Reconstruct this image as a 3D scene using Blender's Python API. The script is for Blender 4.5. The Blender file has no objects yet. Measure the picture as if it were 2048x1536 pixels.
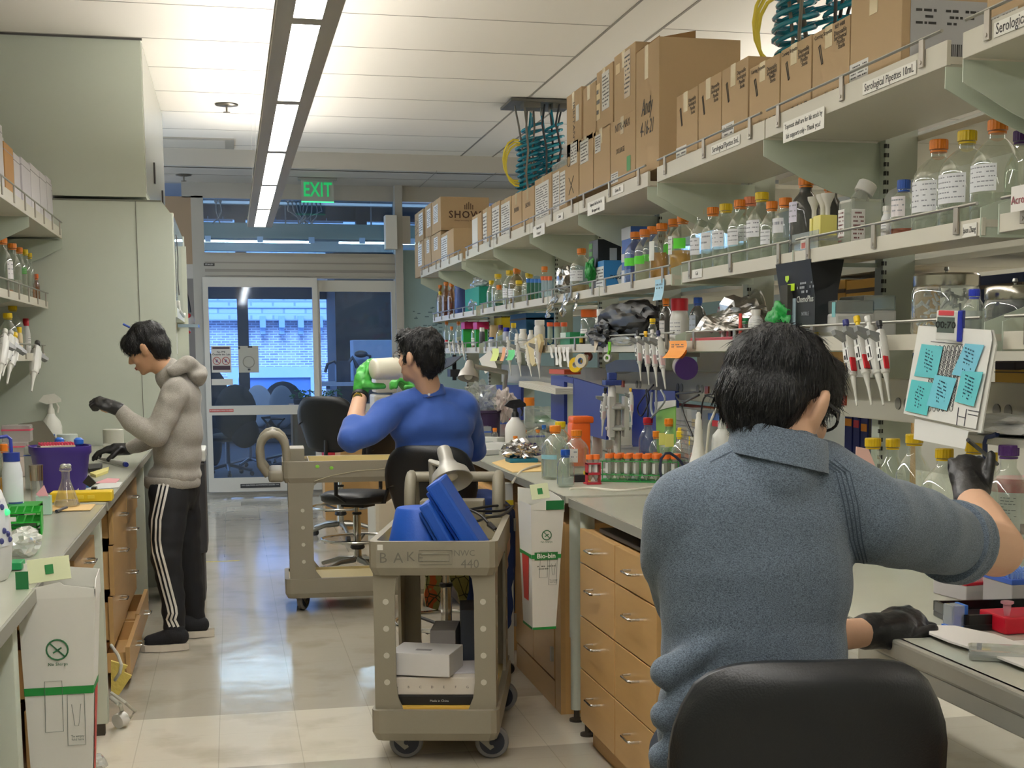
import bpy, bmesh, math, random
from mathutils import Vector, Matrix, Euler
random.seed(7)
SC = bpy.context.scene; COL = SC.collection
# ---------------------------------------------------------------- camera
FPX, PPX, PPY = 2757.68, 1096.9, 1015.1
YAW, PIT, ROL, EYE = .22476605, -.11157816, -.00503419, 1.5
_cy, _sy, _cp, _sp, _cr, _sr = math.cos(YAW), math.sin(YAW), math.cos(PIT), math.sin(PIT), math.cos(ROL), math.sin(ROL)
CW = Vector((_sy*_cp, _cy*_cp, _sp)); _r0 = Vector((_cy, -_sy, 0)); _u0 = _r0.cross(CW)
CR = _cr*_r0 + _sr*_u0; CU = -_sr*_r0 + _cr*_u0
EYEP = Vector((0, 0, EYE))
def at(x, y, X=None, Y=None, Z=None):
    d = CW + CR*((x-PPX)/FPX) - CU*((y-PPY)/FPX)
    t = (X/d.x) if X is not None else (Y/d.y if Y is not None else (Z-EYE)/d.z)
    return EYEP + d*t
def pxw(n, Y, X=0.0):
    return n*(Vector((X, Y, 0)).dot(CW))/FPX
cd = bpy.data.cameras.new('camera'); cam = bpy.data.objects.new('camera', cd); COL.objects.link(cam)
cd.sensor_fit = 'HORIZONTAL'; cd.sensor_width = 36; cd.lens = FPX*36/2048
cd.shift_x = (1024-PPX)/2048; cd.shift_y = (PPY-768)/2048
cd.clip_start = .05; cd.clip_end = 200
cam.matrix_world = Matrix.Translation(EYEP) @ Matrix((CR, CU, -CW)).transposed().to_4x4()
SC.camera = cam
# ---------------------------------------------------------------- world, exposure
w = bpy.data.worlds.new('sky'); SC.world = w; w.use_nodes = True
bg = w.node_tree.nodes['Background']; bg.inputs[0].default_value = (.62, .78, 1, 1); bg.inputs[1].default_value = 1.6
SC.view_settings.view_transform = 'Standard'; SC.view_settings.look = 'None'
SC.view_settings.exposure = 0.55; SC.view_settings.gamma = 1; SC.view_settings.use_curve_mapping = False
SC.cycles.max_bounces = 8; SC.cycles.transparent_max_bounces = 24; SC.cycles.diffuse_bounces = 4; SC.cycles.glossy_bounces = 3
SC.cycles.caustics_reflective = False; SC.cycles.caustics_refractive = False; SC.cycles.sample_clamp_indirect = 4
LAMP_DOWN, LAMP_UP = 26.0, 14.0
# ---------------------------------------------------------------- materials
def lin(h):
    if isinstance(h, (tuple, list)): return tuple(h)[:3]+(1,)
    h = h.lstrip('#'); o = []
    for i in (0, 2, 4):
        v = int(h[i:i+2], 16)/255; o.append(v/12.92 if v <= .04045 else ((v+.055)/1.055)**2.4)
    return tuple(o)+(1,)
MATS = {}
def M(col, rough=.5, metal=0, bump=0, bscale=60, var=0, vscale=8, trans=0, emit=0, coat=0, sheen=0, stretch=None, spec=None, detail=4):
    key = (col, rough, metal, bump, bscale, var, vscale, trans, emit, coat, sheen, stretch, spec)
    if key in MATS: return MATS[key]
    m = bpy.data.materials.new('mat_%d' % len(MATS)); m.use_nodes = True; nt = m.node_tree; n = nt.nodes; L = nt.links
    b = n['Principled BSDF']; c = lin(col)
    b.inputs['Base Color'].default_value = c; b.inputs['Roughness'].default_value = rough; b.inputs['Metallic'].default_value = metal
    if spec is not None: b.inputs['Specular IOR Level'].default_value = spec
    if coat: b.inputs['Coat Weight'].default_value = coat; b.inputs['Coat Roughness'].default_value = .15
    if sheen: b.inputs['Sheen Weight'].default_value = sheen; b.inputs['Sheen Roughness'].default_value = .4
    if emit: b.inputs['Emission Color'].default_value = c; b.inputs['Emission Strength'].default_value = emit
    if bump or var:
        tc = n.new('ShaderNodeTexCoord'); mp = n.new('ShaderNodeMapping'); L.new(tc.outputs['Object'], mp.inputs[0])
        if stretch: mp.inputs['Scale'].default_value = stretch
    if bump:
        t = n.new('ShaderNodeTexNoise'); t.inputs['Scale'].default_value = bscale; t.inputs['Detail'].default_value = detail; L.new(mp.outputs[0], t.inputs[0])
        bp = n.new('ShaderNodeBump'); bp.inputs['Strength'].default_value = bump; bp.inputs['Distance'].default_value = .01
        L.new(t.outputs['Fac'], bp.inputs['Height']); L.new(bp.outputs[0], b.inputs['Normal'])
    if var:
        t = n.new('ShaderNodeTexNoise'); t.inputs['Scale'].default_value = vscale; t.inputs['Detail'].default_value = 6; L.new(mp.outputs[0], t.inputs[0])
        mx = n.new('ShaderNodeMix'); mx.data_type = 'RGBA'
        mx.inputs['A'].default_value = tuple(max(0, v*(1-var)) for v in c[:3])+(1,); mx.inputs['B'].default_value = tuple(min(1, v*(1+var)) for v in c[:3])+(1,)
        L.new(t.outputs['Fac'], mx.inputs['Factor']); L.new(mx.outputs['Result'], b.inputs['Base Color'])
    if trans:
        tr = n.new('ShaderNodeBsdfTransparent'); ms = n.new('ShaderNodeMixShader'); ms.inputs[0].default_value = trans
        tr.inputs[0].default_value = tuple(.5+.5*v for v in c[:3])+(1,)
        L.new(b.outputs[0], ms.inputs[1]); L.new(tr.outputs[0], ms.inputs[2]); L.new(ms.outputs[0], n['Material Output'].inputs[0])
    MATS[key] = m; return m
def GLASS(tint='#F4F8F4', refl=1.0, haze=.04):
    key = ('glass', tint, refl, haze)
    if key in MATS: return MATS[key]
    m = bpy.data.materials.new('glass_%d' % len(MATS)); m.use_nodes = True; nt = m.node_tree; n = nt.nodes; L = nt.links
    n.remove(n['Principled BSDF'])
    tr = n.new('ShaderNodeBsdfTransparent'); tr.inputs[0].default_value = lin(tint)
    gl = n.new('ShaderNodeBsdfGlossy'); gl.inputs['Roughness'].default_value = .04; gl.inputs[0].default_value = (refl, refl, refl, 1)
    df = n.new('ShaderNodeBsdfDiffuse'); df.inputs[0].default_value = lin('#E6EAE6')
    fr = n.new('ShaderNodeLayerWeight'); fr.inputs[0].default_value = .35
    m1 = n.new('ShaderNodeMixShader'); m2 = n.new('ShaderNodeMixShader'); m1.inputs[0].default_value = haze
    L.new(tr.outputs[0], m1.inputs[1]); L.new(df.outputs[0], m1.inputs[2])
    mul = n.new('ShaderNodeMath'); mul.operation = 'MULTIPLY_ADD'; mul.inputs[1].default_value = .55; mul.inputs[2].default_value = .03
    L.new(fr.outputs['Facing'], mul.inputs[0]); L.new(mul.outputs[0], m2.inputs[0])
    L.new(m1.outputs[0], m2.inputs[1]); L.new(gl.outputs[0], m2.inputs[2]); L.new(m2.outputs[0], n['Material Output'].inputs[0])
    MATS[key] = m; return m
# ---------------------------------------------------------------- mesh helper
class B:
    def __init__(s): s.bm = bmesh.new(); s.M = Matrix(); s.mats = []; s.mi = 0
    def use(s, m):
        if m not in s.mats: s.mats.append(m)
        s.mi = s.mats.index(m); return s
    def tr(s, M=None): s.M = M or Matrix(); return s
    def _f(s, vs):
        try: f = s.bm.faces.new(vs); f.material_index = s.mi; return f
        except ValueError: return None
    def v(s, p): return s.bm.verts.new(s.M @ Vector(p))
    def box(s, x0, y0, z0, x1, y1, z1, bev=0):
        if bev:
            t = bmesh.new(); bmesh.ops.create_cube(t, size=1)
            for q in t.verts: q.co = Vector(((x0+x1)/2+q.co.x*(x1-x0), (y0+y1)/2+q.co.y*(y1-y0), (z0+z1)/2+q.co.z*(z1-z0)))
            bmesh.ops.bevel(t, geom=list(t.edges), offset=bev, segments=2, affect='EDGES', profile=.6)
            mp = {q: s.v(q.co) for q in t.verts}
            for f in t.faces: s._f([mp[q] for q in f.verts])
            t.free(); return s
        p = [s.v(q) for q in ((x0,y0,z0),(x1,y0,z0),(x1,y1,z0),(x0,y1,z0),(x0,y0,z1),(x1,y0,z1),(x1,y1,z1),(x0,y1,z1))]
        for f in ((0,3,2,1),(4,5,6,7),(0,1,5,4),(1,2,6,5),(2,3,7,6),(3,0,4,7)): s._f([p[i] for i in f])
        return s
    def cb(s, c, d, bev=0): return s.box(c[0]-d[0]/2, c[1]-d[1]/2, c[2]-d[2]/2, c[0]+d[0]/2, c[1]+d[1]/2, c[2]+d[2]/2, bev)
    def lathe(s, prof, c=(0,0,0), n=20, cap=True, axis=None, sq=0):
        R = Matrix() if axis is None else Vector((0,0,1)).rotation_difference(Vector(axis)).to_matrix().to_4x4()
        T = Matrix.Translation(Vector(c)) @ R; rings = []
        for r, z in prof:
            ring = []
            for i in range(n):
                a = 2*math.pi*(i+.5)/n; ca, sa = math.cos(a), math.sin(a)
                k = 1 if not sq else (1-sq)+sq/max(abs(ca), abs(sa))
                ring.append(s.v(T @ Vector((r*ca*k, r*sa*k, z))))
            rings.append(ring)
        for a, b in zip(rings, rings[1:]):
            for i in range(n): s._f([a[i], a[(i+1)%n], b[(i+1)%n], b[i]])
        if cap: s._f(rings[0][::-1]); s._f(rings[-1])
        return s
    def cyl(s, p0, p1, r0, r1=None, n=14):
        p0, p1 = Vector(p0), Vector(p1); d = p1-p0
        return s.lathe([(r0, 0), (r0 if r1 is None else r1, d.length)], p0, n, True, d)
    def tube(s, pts, r, n=8, closed=False, cap=True):
        pts = [Vector(p) for p in pts]; N = len(pts); rings = []; prev = None
        for i in range(N):
            a = pts[(i-1) % N] if (i or closed) else pts[0]; b = pts[(i+1) % N] if (i < N-1 or closed) else pts[-1]
            t = (b-a).normalized()
            if prev is None: nx = t.orthogonal().normalized()
            else:
                nx = prev - t*prev.dot(t); nx = nx.normalized() if nx.length > 1e-6 else t.orthogonal().normalized()
            prev = nx; ny = t.cross(nx); rr = r[i] if isinstance(r, (list, tuple)) else r
            rings.append([s.v(pts[i] + (nx*math.cos(2*math.pi*k/n) + ny*math.sin(2*math.pi*k/n))*rr) for k in range(n)])
        m = N if closed else N-1
        for i in range(m):
            a, b = rings[i], rings[(i+1) % N]
            for k in range(n): s._f([a[k], a[(k+1)%n], b[(k+1)%n], b[k]])
        if cap and not closed: s._f(rings[0][::-1]); s._f(rings[-1])
        return s
    def prism(s, poly, d, off=(0,0,0), axis='x'):
        "poly: 2D points; extruded by d along an axis"
        f = {'x': lambda a, b, t: (t, a, b), 'y': lambda a, b, t: (a, t, b), 'z': lambda a, b, t: (a, b, t)}[axis]
        o = Vector(off); A = [s.v(Vector(f(a, b, 0))+o) for a, b in poly]; Bv = [s.v(Vector(f(a, b, d))+o) for a, b in poly]
        s._f(A[::-1]); s._f(Bv); n = len(poly)
        for i in range(n): s._f([A[i], A[(i+1)%n], Bv[(i+1)%n], Bv[i]])
        return s
    def quad(s, *p): s._f([s.v(q) for q in p]); return s
    def ell(s, c, r, n=16, m=10, R=None):
        T = Matrix.Translation(Vector(c)) @ (R.to_4x4() if R else Matrix()); rows = []
        for j in range(1, m):
            th = math.pi*j/m
            rows.append([s.v(T @ Vector((r[0]*math.sin(th)*math.cos(2*math.pi*i/n), r[1]*math.sin(th)*math.sin(2*math.pi*i/n), r[2]*math.cos(th)))) for i in range(n)])
        t, b = s.v(T @ Vector((0, 0, r[2]))), s.v(T @ Vector((0, 0, -r[2])))
        for i in range(n):
            k = (i+1) % n; s._f([t, rows[0][i], rows[0][k]]); s._f([b, rows[-1][k], rows[-1][i]])
            for a, c2 in zip(rows, rows[1:]): s._f([a[i], c2[i], c2[k], a[k]])
        return s
    def mesh(s, me, T=None):
        T = T or Matrix(); vs = [s.v(T @ q.co) for q in me.vertices]
        for p in me.polygons: s._f([vs[i] for i in p.vertices])
        return s
    def build(s, name, mat=None, parent=None, smooth=False, sharp=35, M0=None):
        bmesh.ops.recalc_face_normals(s.bm, faces=s.bm.faces)
        me = bpy.data.meshes.new(name); s.bm.to_mesh(me); s.bm.free()
        for m in (s.mats or [mat]): me.materials.append(m)
        if smooth:
            me.polygons.foreach_set('use_smooth', [True]*len(me.polygons))
            if sharp: me.set_sharp_from_angle(angle=math.radians(sharp))
        o = bpy.data.objects.new(name, me); COL.objects.link(o)
        if parent is not None: o.parent = parent
        if M0 is not None: o.matrix_local = M0
        return o
def T(name, label, cat, loc=(0,0,0), rz=0, group=None, R=None):
    o = bpy.data.objects.new(name, None); COL.objects.link(o); o.empty_display_size = .05
    o.location = loc; o.rotation_euler = R or (0, 0, rz); o['label'] = label; o['category'] = cat
    if group: o['group'] = group
    return o
def tag(o, label, cat, group=None, kind=None):
    o['label'] = label; o['category'] = cat
    if group: o['group'] = group
    if kind: o['kind'] = kind
    return o
def ST(name, b, mat=None, smooth=False):
    o = b.build(name, mat, None, smooth); o['kind'] = 'structure'; return o
def dup(o, parent=None):
    c = o.copy(); COL.objects.link(c); c.parent = parent
    for ch in o.children: dup(ch, c)
    return c
_TXT = {}
def text_mesh(s, size=.02, bold=False, align='CENTER', ext=.0003, shear=0, sp=1.0):
    k = (s, size, bold, align, ext, shear, sp)
    if k in _TXT: return _TXT[k]
    cu = bpy.data.curves.new('t', 'FONT'); cu.body = s; cu.size = size; cu.align_x = align; cu.align_y = 'CENTER'; cu.extrude = ext
    cu.resolution_u = 2; cu.shear = shear; cu.space_character = sp
    if bold: cu.offset = size*.02
    o = bpy.data.objects.new('t', cu); COL.objects.link(o)
    me = bpy.data.meshes.new_from_object(o); bpy.data.objects.remove(o); bpy.data.curves.remove(cu); _TXT[k] = me; return me
def frame(o, xa, ya):
    "matrix with x axis xa, y axis ya, origin o"
    xa, ya = Vector(xa).normalized(), Vector(ya).normalized(); za = xa.cross(ya)
    return Matrix.Translation(Vector(o)) @ Matrix((xa, ya, za)).transposed().to_4x4()
FX = lambda o: frame(o, (0,-1,0), (0,0,1))     # text on a plane that faces -X (reads from the aisle)
FXP = lambda o: frame(o, (0,1,0), (0,0,1))     # plane that faces +X
FY = lambda o: frame(o, (1,0,0), (0,0,1))      # plane that faces -Y (camera)
INK = M('#2A2A2A', .6)
def scrib(b, T0, w, h, rows, dens=.8, th=None, seed=0):
    "rows of short printed strokes, w x h centred in frame T0"
    rnd = random.Random(seed or int(w*1e5)+rows); th = th or h/rows*.4
    for r in range(rows):
        y = h/2-(r+.5)*h/rows; x = -w/2
        lim = w/2 if r < rows-1 else w*.1
        while x < lim:
            l = rnd.uniform(.04, .12)*w
            if rnd.random() < dens:
                b.M = T0; e = min(x+l, w/2); b.box(x, y-th/2, 0, e, y+th/2, .0003)
            x += l+rnd.uniform(.015, .03)*w
    b.M = Matrix(); return b
# ================================================================ THE ROOM
CEIL = 3.46; DY = 15.2
def floor_mat():
    m = bpy.data.materials.new('vinyl_tile'); m.use_nodes = True; n = m.node_tree.nodes; L = m.node_tree.links; b = n['Principled BSDF']
    tc = n.new('ShaderNodeTexCoord'); sx = n.new('ShaderNodeSeparateXYZ'); L.new(tc.outputs['Object'], sx.inputs[0])
    def math_(op, a, v=None, v2=None):
        q = n.new('ShaderNodeMath'); q.operation = op
        for i, z in enumerate((a, v, v2)):
            if z is None: continue
            if isinstance(z, (int, float)): q.inputs[i].default_value = z
            else: L.new(z, q.inputs[i])
        return q.outputs[0]
    def joint(s, off):
        fr = math_('FRACT', math_('MULTIPLY_ADD', s, 1/.308, off)); return math_('LESS_THAN', fr, .012)
    jx = joint(sx.outputs[0], .29); jy = joint(sx.outputs[1], .14)
    j = math_('MULTIPLY', math_('MAXIMUM', jx, math_('MULTIPLY', jy, .5)), .3)
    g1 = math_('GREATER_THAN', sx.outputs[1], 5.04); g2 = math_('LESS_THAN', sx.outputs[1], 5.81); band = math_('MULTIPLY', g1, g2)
    far = math_('GREATER_THAN', sx.outputs[1], 11.0)
    nz = n.new('ShaderNodeTexNoise'); nz.inputs['Scale'].default_value = 3; nz.inputs['Detail'].default_value = 8; L.new(tc.outputs['Object'], nz.inputs[0])
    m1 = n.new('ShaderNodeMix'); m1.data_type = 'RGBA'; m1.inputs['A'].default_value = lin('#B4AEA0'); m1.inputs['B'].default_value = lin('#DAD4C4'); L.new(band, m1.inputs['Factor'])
    m2 = n.new('ShaderNodeMix'); m2.data_type = 'RGBA'; m2.blend_type = 'MULTIPLY'; m2.inputs['B'].default_value = (.35, .33, .3, 1)
    L.new(m1.outputs['Result'], m2.inputs['A']); L.new(j, m2.inputs['Factor'])
    m3 = n.new('ShaderNodeMix'); m3.data_type = 'RGBA'; m3.blend_type = 'MULTIPLY'; m3.inputs['B'].default_value = (.8, .78, .74, 1)
    rp = n.new('ShaderNodeValToRGB'); rp.color_ramp.elements[0].position = .5; rp.color_ramp.elements[1].position = .68
    L.new(nz.outputs['Fac'], rp.inputs[0]); L.new(rp.outputs[0], m3.inputs['Factor']); L.new(m2.outputs['Result'], m3.inputs['A']); L.new(m3.outputs['Result'], b.inputs['Base Color'])
    b.inputs['Roughness'].default_value = .11; b.inputs['Specular IOR Level'].default_value = .6
    n2 = n.new('ShaderNodeTexNoise'); n2.inputs['Scale'].default_value = 6; L.new(tc.outputs['Object'], n2.inputs[0])
    bp = n.new('ShaderNodeBump'); bp.inputs['Strength'].default_value = .06; bp.inputs['Distance'].default_value = .02; L.new(n2.outputs[0], bp.inputs['Height']); L.new(bp.outputs[0], b.inputs['Normal'])
    return m
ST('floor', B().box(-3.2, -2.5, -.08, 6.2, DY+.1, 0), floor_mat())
WALLM = M('#CACFC4', .55, bump=.05, bscale=120)
SAGE = M('#BEC5B8', .45); FRAME = M('#A9A59B', .4, .35); FRAMEL = M('#C9C6BC', .4, .2)
CEILM = M('#E9E4DA', .85, bump=.05, bscale=300); JOINT = M('#8F8A80', .8)
# ceiling: boards joined every .885 m, one grid line along the room at x = 2.3
b = B().use(CEILM); b.box(-3.2, -2.5, CEIL, 6.2, 14.0, CEIL+.06); b.use(JOINT)
y = 9.175-.885*13
while y < 13.9:
    b.box(-3.2, y-.004, CEIL-.0015, 2.3, y+.004, CEIL+.01); b.box(2.62, y-.004, CEIL-.0015, 6.2, y+.004, CEIL+.01); y += .885
for x in (2.3, 2.62): b.box(x-.008, -2.5, CEIL-.003, x+.008, 14, CEIL+.01)
ST('ceiling', b)
b = B().use(M('#B9B4A9', .8)); b.box(-3.2, 14.0, 3.30, 6.2, DY+.15, 3.36); b.box(-3.2, 13.9, 3.30, 6.2, 14.05, CEIL+.06)
b.use(JOINT); b.box(-3.2, 14.55, 3.297, 6.2, 14.56, 3.31)
for x in (2.05, 2.65, 3.25): b.box(x, 13.9, 3.297, x+.008, DY, 3.31)
ST('trim_1', b)   # lowered soffit in front of the door wall
ST('wall_back', B().box(-3.2, -2.6, 0, 6.2, -2.5, CEIL), WALLM)
ST('wall_right', B().box(6.1, -2.5, 0, 6.2, DY, CEIL), M('#C4C2B4', .6))
ST('wall_left', B().box(-1.92, -2.5, 0, -1.82, 9.2, CEIL), WALLM)
# partition that closes the left bench bay, its upper part standing out less than the lower
b = B(); b.box(-1.9, 9.2, 2.49, -.49, 11.9, CEIL); ST('wall_partition', b, SAGE)
ST('trim_2', B().box(-1.9, 9.19, CEIL-.012, -.48, 9.21, CEIL), M('#4A4A48', .6))
# bright duct side with two dark latches
b = B().use(M('#E4E4DC', .18, .3)); b.box(-.489, 9.23, 2.52, -.484, 11.9, 3.44)
b.use(M('#2B2B2B', .5)); b.box(-.484, 10.15, 2.69, -.472, 10.22, 2.83); b.box(-.484, 11.3, 2.64, -.472, 11.36, 2.77)
duct = b.build('duct_panel'); tag(duct, 'shiny white duct panel with two black latches high on the left', 'panel')
# fume hood below
fh = T('fume_hood', 'tall pale green fume hood beyond the standing man in the hoodie', 'fume hood', (0, 9.2, 0))
b = B(); b.prism([(-1.9, 0), (-.36, 0), (-.335, .05), (-.335, 2.38), (-.40, 2.47), (-1.9, 2.47)], .04, axis='y'); b.box(-1.9, .04, 1.0, -1.86, 2.2, 2.47); b.box(-1.9, .04, 2.43, -.42, 2.2, 2.47)
b.build('side_panel', SAGE, fh)
B().box(-.557, -.004, .9, -.553, .0, 2.47).box(-1.9, -.004, 2.462, -.40, 0, 2.472).build('panel_seam', M('#6E7066', .7), fh)
b = B(); b.box(-.42, .045, 1.74, -.325, 2.2, 1.80); b.box(-.38, .045, 1.80, -.33, .09, 2.40); b.box(-.38, 2.1, 1.8, -.33, 2.2, 2.42); b.box(-.42, .045, 0, -.36, 2.2, .93); b.box(-1.8, .045, .9, -.33, 2.2, .95)
b.build('front_frame', M('#D6DACB', .35), fh)
B().box(-.345, .09, 1.8, -.335, 2.1, 2.40).build('sash', GLASS('#E4EEEE', 1.2, .25), fh)
b = B(); b.tube([(-.33, .5, 2.3), (-.325, .52, 2.15), (-.33, .5, 2.0), (-.325, .51, 1.9)], .004, 6); b.build('cord', M('#555555', .5), fh)
b = B(); b.tube([(-.33, .45, 1.86), (-.325, .46, 1.80), (-.30, .55, 1.76), (-.3, .7, 1.78)], .01, 8); b.build('faucet', M('#E8E8E0', .3), fh)
B().box(-.33, .2, 1.68, -.2, .6, 1.70).build('mirror_tray', M('#BBD0E8', .1, .8), fh)
# door wall -------------------------------------------------------
b = B().use(FRAME)
def wbox(x0, x1, z0, z1, t=.12, y=DY): b.box(x0, y, z0, x1, y+t, z1)
wbox(-.36, -.235, 0, 3.16); wbox(-.45, 6.1, 3.14, 3.36)                         # left jamb, head
wbox(-.235, 1.79, 2.54, 2.575, .14, DY-.02); wbox(-.235, 1.79, 2.33, 2.54, .2, DY-.05); wbox(-.235, 1.79, 2.31, 2.335, .16, DY-.03)
b.use(M('#8F8B82', .4, .3)); b.box(-.235, DY-.052, 2.37, 1.79, DY-.05, 2.40); b.box(-.235, DY-.052, 2.46, 1.79, DY-.05, 2.475)
b.use(FRAME)
wbox(-.31, 1.9, -.0, .03, .3, DY-.06)
ST('door_2', b)
ST('trim_3', B().box(1.77, DY-.12, 0, 1.85, DY+.12, 3.44).box(1.77, DY-.12, 3.36, 6.1, DY-.02, 3.44), M('#A8A49A', .5))
b = B().use(M('#8AA3A6', .6, var=.12, vscale=2)); b.box(1.85, DY, 0, 6.1, DY+.1, 2.62)
b.use(M('#5A7076', .7))
rnd = random.Random(3)
for i in range(60):
    x, z = rnd.uniform(1.95, 2.9), rnd.uniform(1.72, 2.0); b.box(x, DY-.002, z, x+rnd.uniform(.01, .05), DY, z+.012)
ST('wall_far', b)
# brown narrow wall left of the door
b = B().use(M('#9C8468', .6)); b.box(-1.9, DY, 2.45, -.36, DY+.1, 3.15); b.use(M('#B1ACA2', .6)); b.box(-1.9, DY, 2.30, -.36, DY+.1, 2.45); b.use(M('#75706C', .25)); b.box(-1.9, DY, 0, -.36, DY+.1, 2.30)
ST('wall_pillar', b)
# transom glazing
ST('window_1', B().box(-.235, DY+.04, 2.57, 1.77, DY+.05, 3.14), GLASS('#C9DCEA', 1.0, .03))
ST('window_2', B().box(1.85, DY+.04, 2.64, 2.45, DY+.05, 3.12).box(1.85, DY+.02, 2.6, 2.45, DY+.08, 2.64), GLASS('#C9DCEA', 1.0, .03))
# sliding door: left leaf and fixed right leaf
def leaf(label, x0, x1, y, ztop, zbot, mid, headh, name):
    t = T(name, label, 'door', (x0, y, 0)); W = x1-x0; b = B(); s = .055
    b.box(0, -.02, .04, s, .03, ztop); b.box(W-s, -.02, .04, W, .03, ztop); b.box(s, -.02, ztop-headh, W-s, .03, ztop); b.box(s, -.02, .04, W-s, .03, zbot); b.box(s, -.025, mid[0], W-s, .035, mid[1])
    b.build('door_frame', FRAMEL, t)
    B().box(s, 0, zbot, W-s, .008, ztop-headh).build('glass_pane', GLASS('#CFE0F4', 1.0, .03), t)
    t['kind'] = 'structure'; return t
d1 = leaf('sliding glass door leaf with red emergency sticker on its middle rail', -.265, .925, DY-.10, 2.31, .19, (.86, .96), .10, 'door_1')
d2 = leaf('fixed glass door panel right of the sliding leaf', .90, 1.78, DY, 2.29, .19, (.86, .96), .12, 'door_3')
def sign(parent, name, T0, w, h, base, items, th=.002):
    "flat sign: base plate with lettering as its child; items = (text, x, y, size, mat)"
    b = B(); b.M = T0; b.box(-w/2, -h/2, 0, w/2, h/2, th); o = b.build(name, base, parent)
    bb = B()
    for tx, x, y, s, mt in items:
        bb.use(mt); bb.M = T0 @ Matrix.Translation((x, y, th)); bb.mesh(text_mesh(tx, s))
    if items: bb.build('lettering', None, o)
    return o
WHT = M('#ECEAE4', .5); RED = M('#C23B3B', .5); GRN = M('#1E9B52', .5); BLK = M('#232323', .5)
p = at(443, 825, Y=DY-.14); sign(d1, 'emergency_sticker', Matrix.Translation(-d1.location) @ FY((p.x, DY-.128, .91)), .25, .032, M('#B8544C', .5), [('IN EMERGENCY PUSH TO OPEN', 0, 0, .0165, WHT)])
p = at(521, 972, Y=DY-.14); sign(d1, 'caution_strip', Matrix.Translation(-d1.location) @ FY((p.x, DY-.123, .10)), .42, .045, M('#2E2E2E', .5), [('<<< CAUTION AUTOMATIC DOOR >>>', 0, .006, .022, WHT)])
def paper_sign(px0, py0, px1, py1, Y, label, kind):
    a, c = at(px0, py0, Y=Y), at(px1, py1, Y=Y); w, h = c.x-a.x, a.z-c.z; T0 = FY(((a.x+c.x)/2, Y, (a.z+c.z)/2))
    t = T('paper_sign', label, 'sign'); b = B(); b.M = T0; b.box(-w/2, -h/2, 0, w/2, h/2, .002); pl = b.build('sheet', M('#CFC9BC' if kind < 2 else '#A9A79A', .6), t)
    b = B()
    if kind == 0:
        b.use(M('#45303A', .6)); b.M = T0; b.box(-w*.44, h*.39, .002, w*.44, h*.46, .003); b.box(-w*.44, -h*.40, .002, w*.44, -h*.24, .003)
        b.use(INK)
        for s, z in (('No PPE', .27), ('Outside the Lab', .18)): b.M = T0 @ Matrix.Translation((0, h*z, .002)); b.mesh(text_mesh(s, h*.10, True))
        b.use(M('#B0564F', .5))
        for sx in (-.23, .23):
            b.M = T0 @ Matrix.Translation((w*sx, -h*.06, .003)); b.tube([(w*.19*math.cos(a_), w*.19*math.sin(a_), 0) for a_ in [k*math.pi/10 for k in range(20)]], .004, 5, True)
            b.tube([(-w*.13, w*.13, 0), (w*.13, -w*.13, 0)], .004, 5)
        b.use(M('#4B5A8C', .5)); b.M = T0
        for sx in (-.23, .23): b.box(w*sx-w*.05, -h*.11, .002, w*sx+w*.05, -h*.01, .003)
        b.build('lettering', None, pl)
    elif kind == 2:
        b.use(M('#3C3C40', .6)); b.M = T0; b.box(-w*.02, h*.43, .002, w*.2, h*.5, .003); b.box(-w*.05, -h*.42, .002, w*.08, -h*.35, .003); b.box(-w*.5, h*.38, .002, -w*.4, h*.48, .003)
        b.use(M('#8F8E82', .6)); b.tube([(w*.28*math.cos(k*.314), -h*.1+w*.28*math.sin(k*.314), .003) for k in range(20)], .005, 5, True); b.build('tape_mark', None, pl)
    return t
paper_sign(422, 692, 463, 745, DY-.115, 'paper sign with two red crossed-out circles on the sliding door', 0)
paper_sign(476, 692, 518, 745, DY-.115, 'back of a taped grey paper sign on the sliding door', 2)
paper_sign(423, 758, 466, 770, DY-.115, 'small blank white strip of paper on the sliding door', 1)
# header maker plate
t = T('name_plate', 'small dark oval maker plate on the door header', 'plate'); sign(t, 'plate', FY((-.19, DY-.053, 2.445)), .11, .03, M('#3A3833', .4), [('STANLEY', 0, 0, .02, WHT)])
# exit sign
p = at(635, 383, Y=14.6); t = T('exit_sign', 'green lit EXIT sign hanging from the ceiling', 'exit sign', (p.x, 14.6, p.z))
B().box(-.165, -.004, -.10, .165, .004, .11).build('panel', M('#B8BDB2', .3, trans=.35), t)
b = B(); b.M = FY((0, -.006, .012)) @ Matrix.Scale(1.25, 4, (0, 1, 0)) @ Matrix.Scale(.86, 4, (1, 0, 0)); b.mesh(text_mesh('EXIT', .16, True, ext=.002, sp=1.05)); b.build('lettering', M('#10A85A', .4, emit=.55), t)
B().box(-.165, -.006, -.112, .165, .006, -.10).build('glow_edge', M('#3BE08A', .4, emit=1.2), t)
B().box(-.2, -.04, .11, .2, .04, .135, .006).build('canopy', M('#8F9189', .4, .3), t)
B().box(-.03, -.02, .135, .03, .02, .30).build('stem', M('#8F9189', .4, .3), t)
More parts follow.
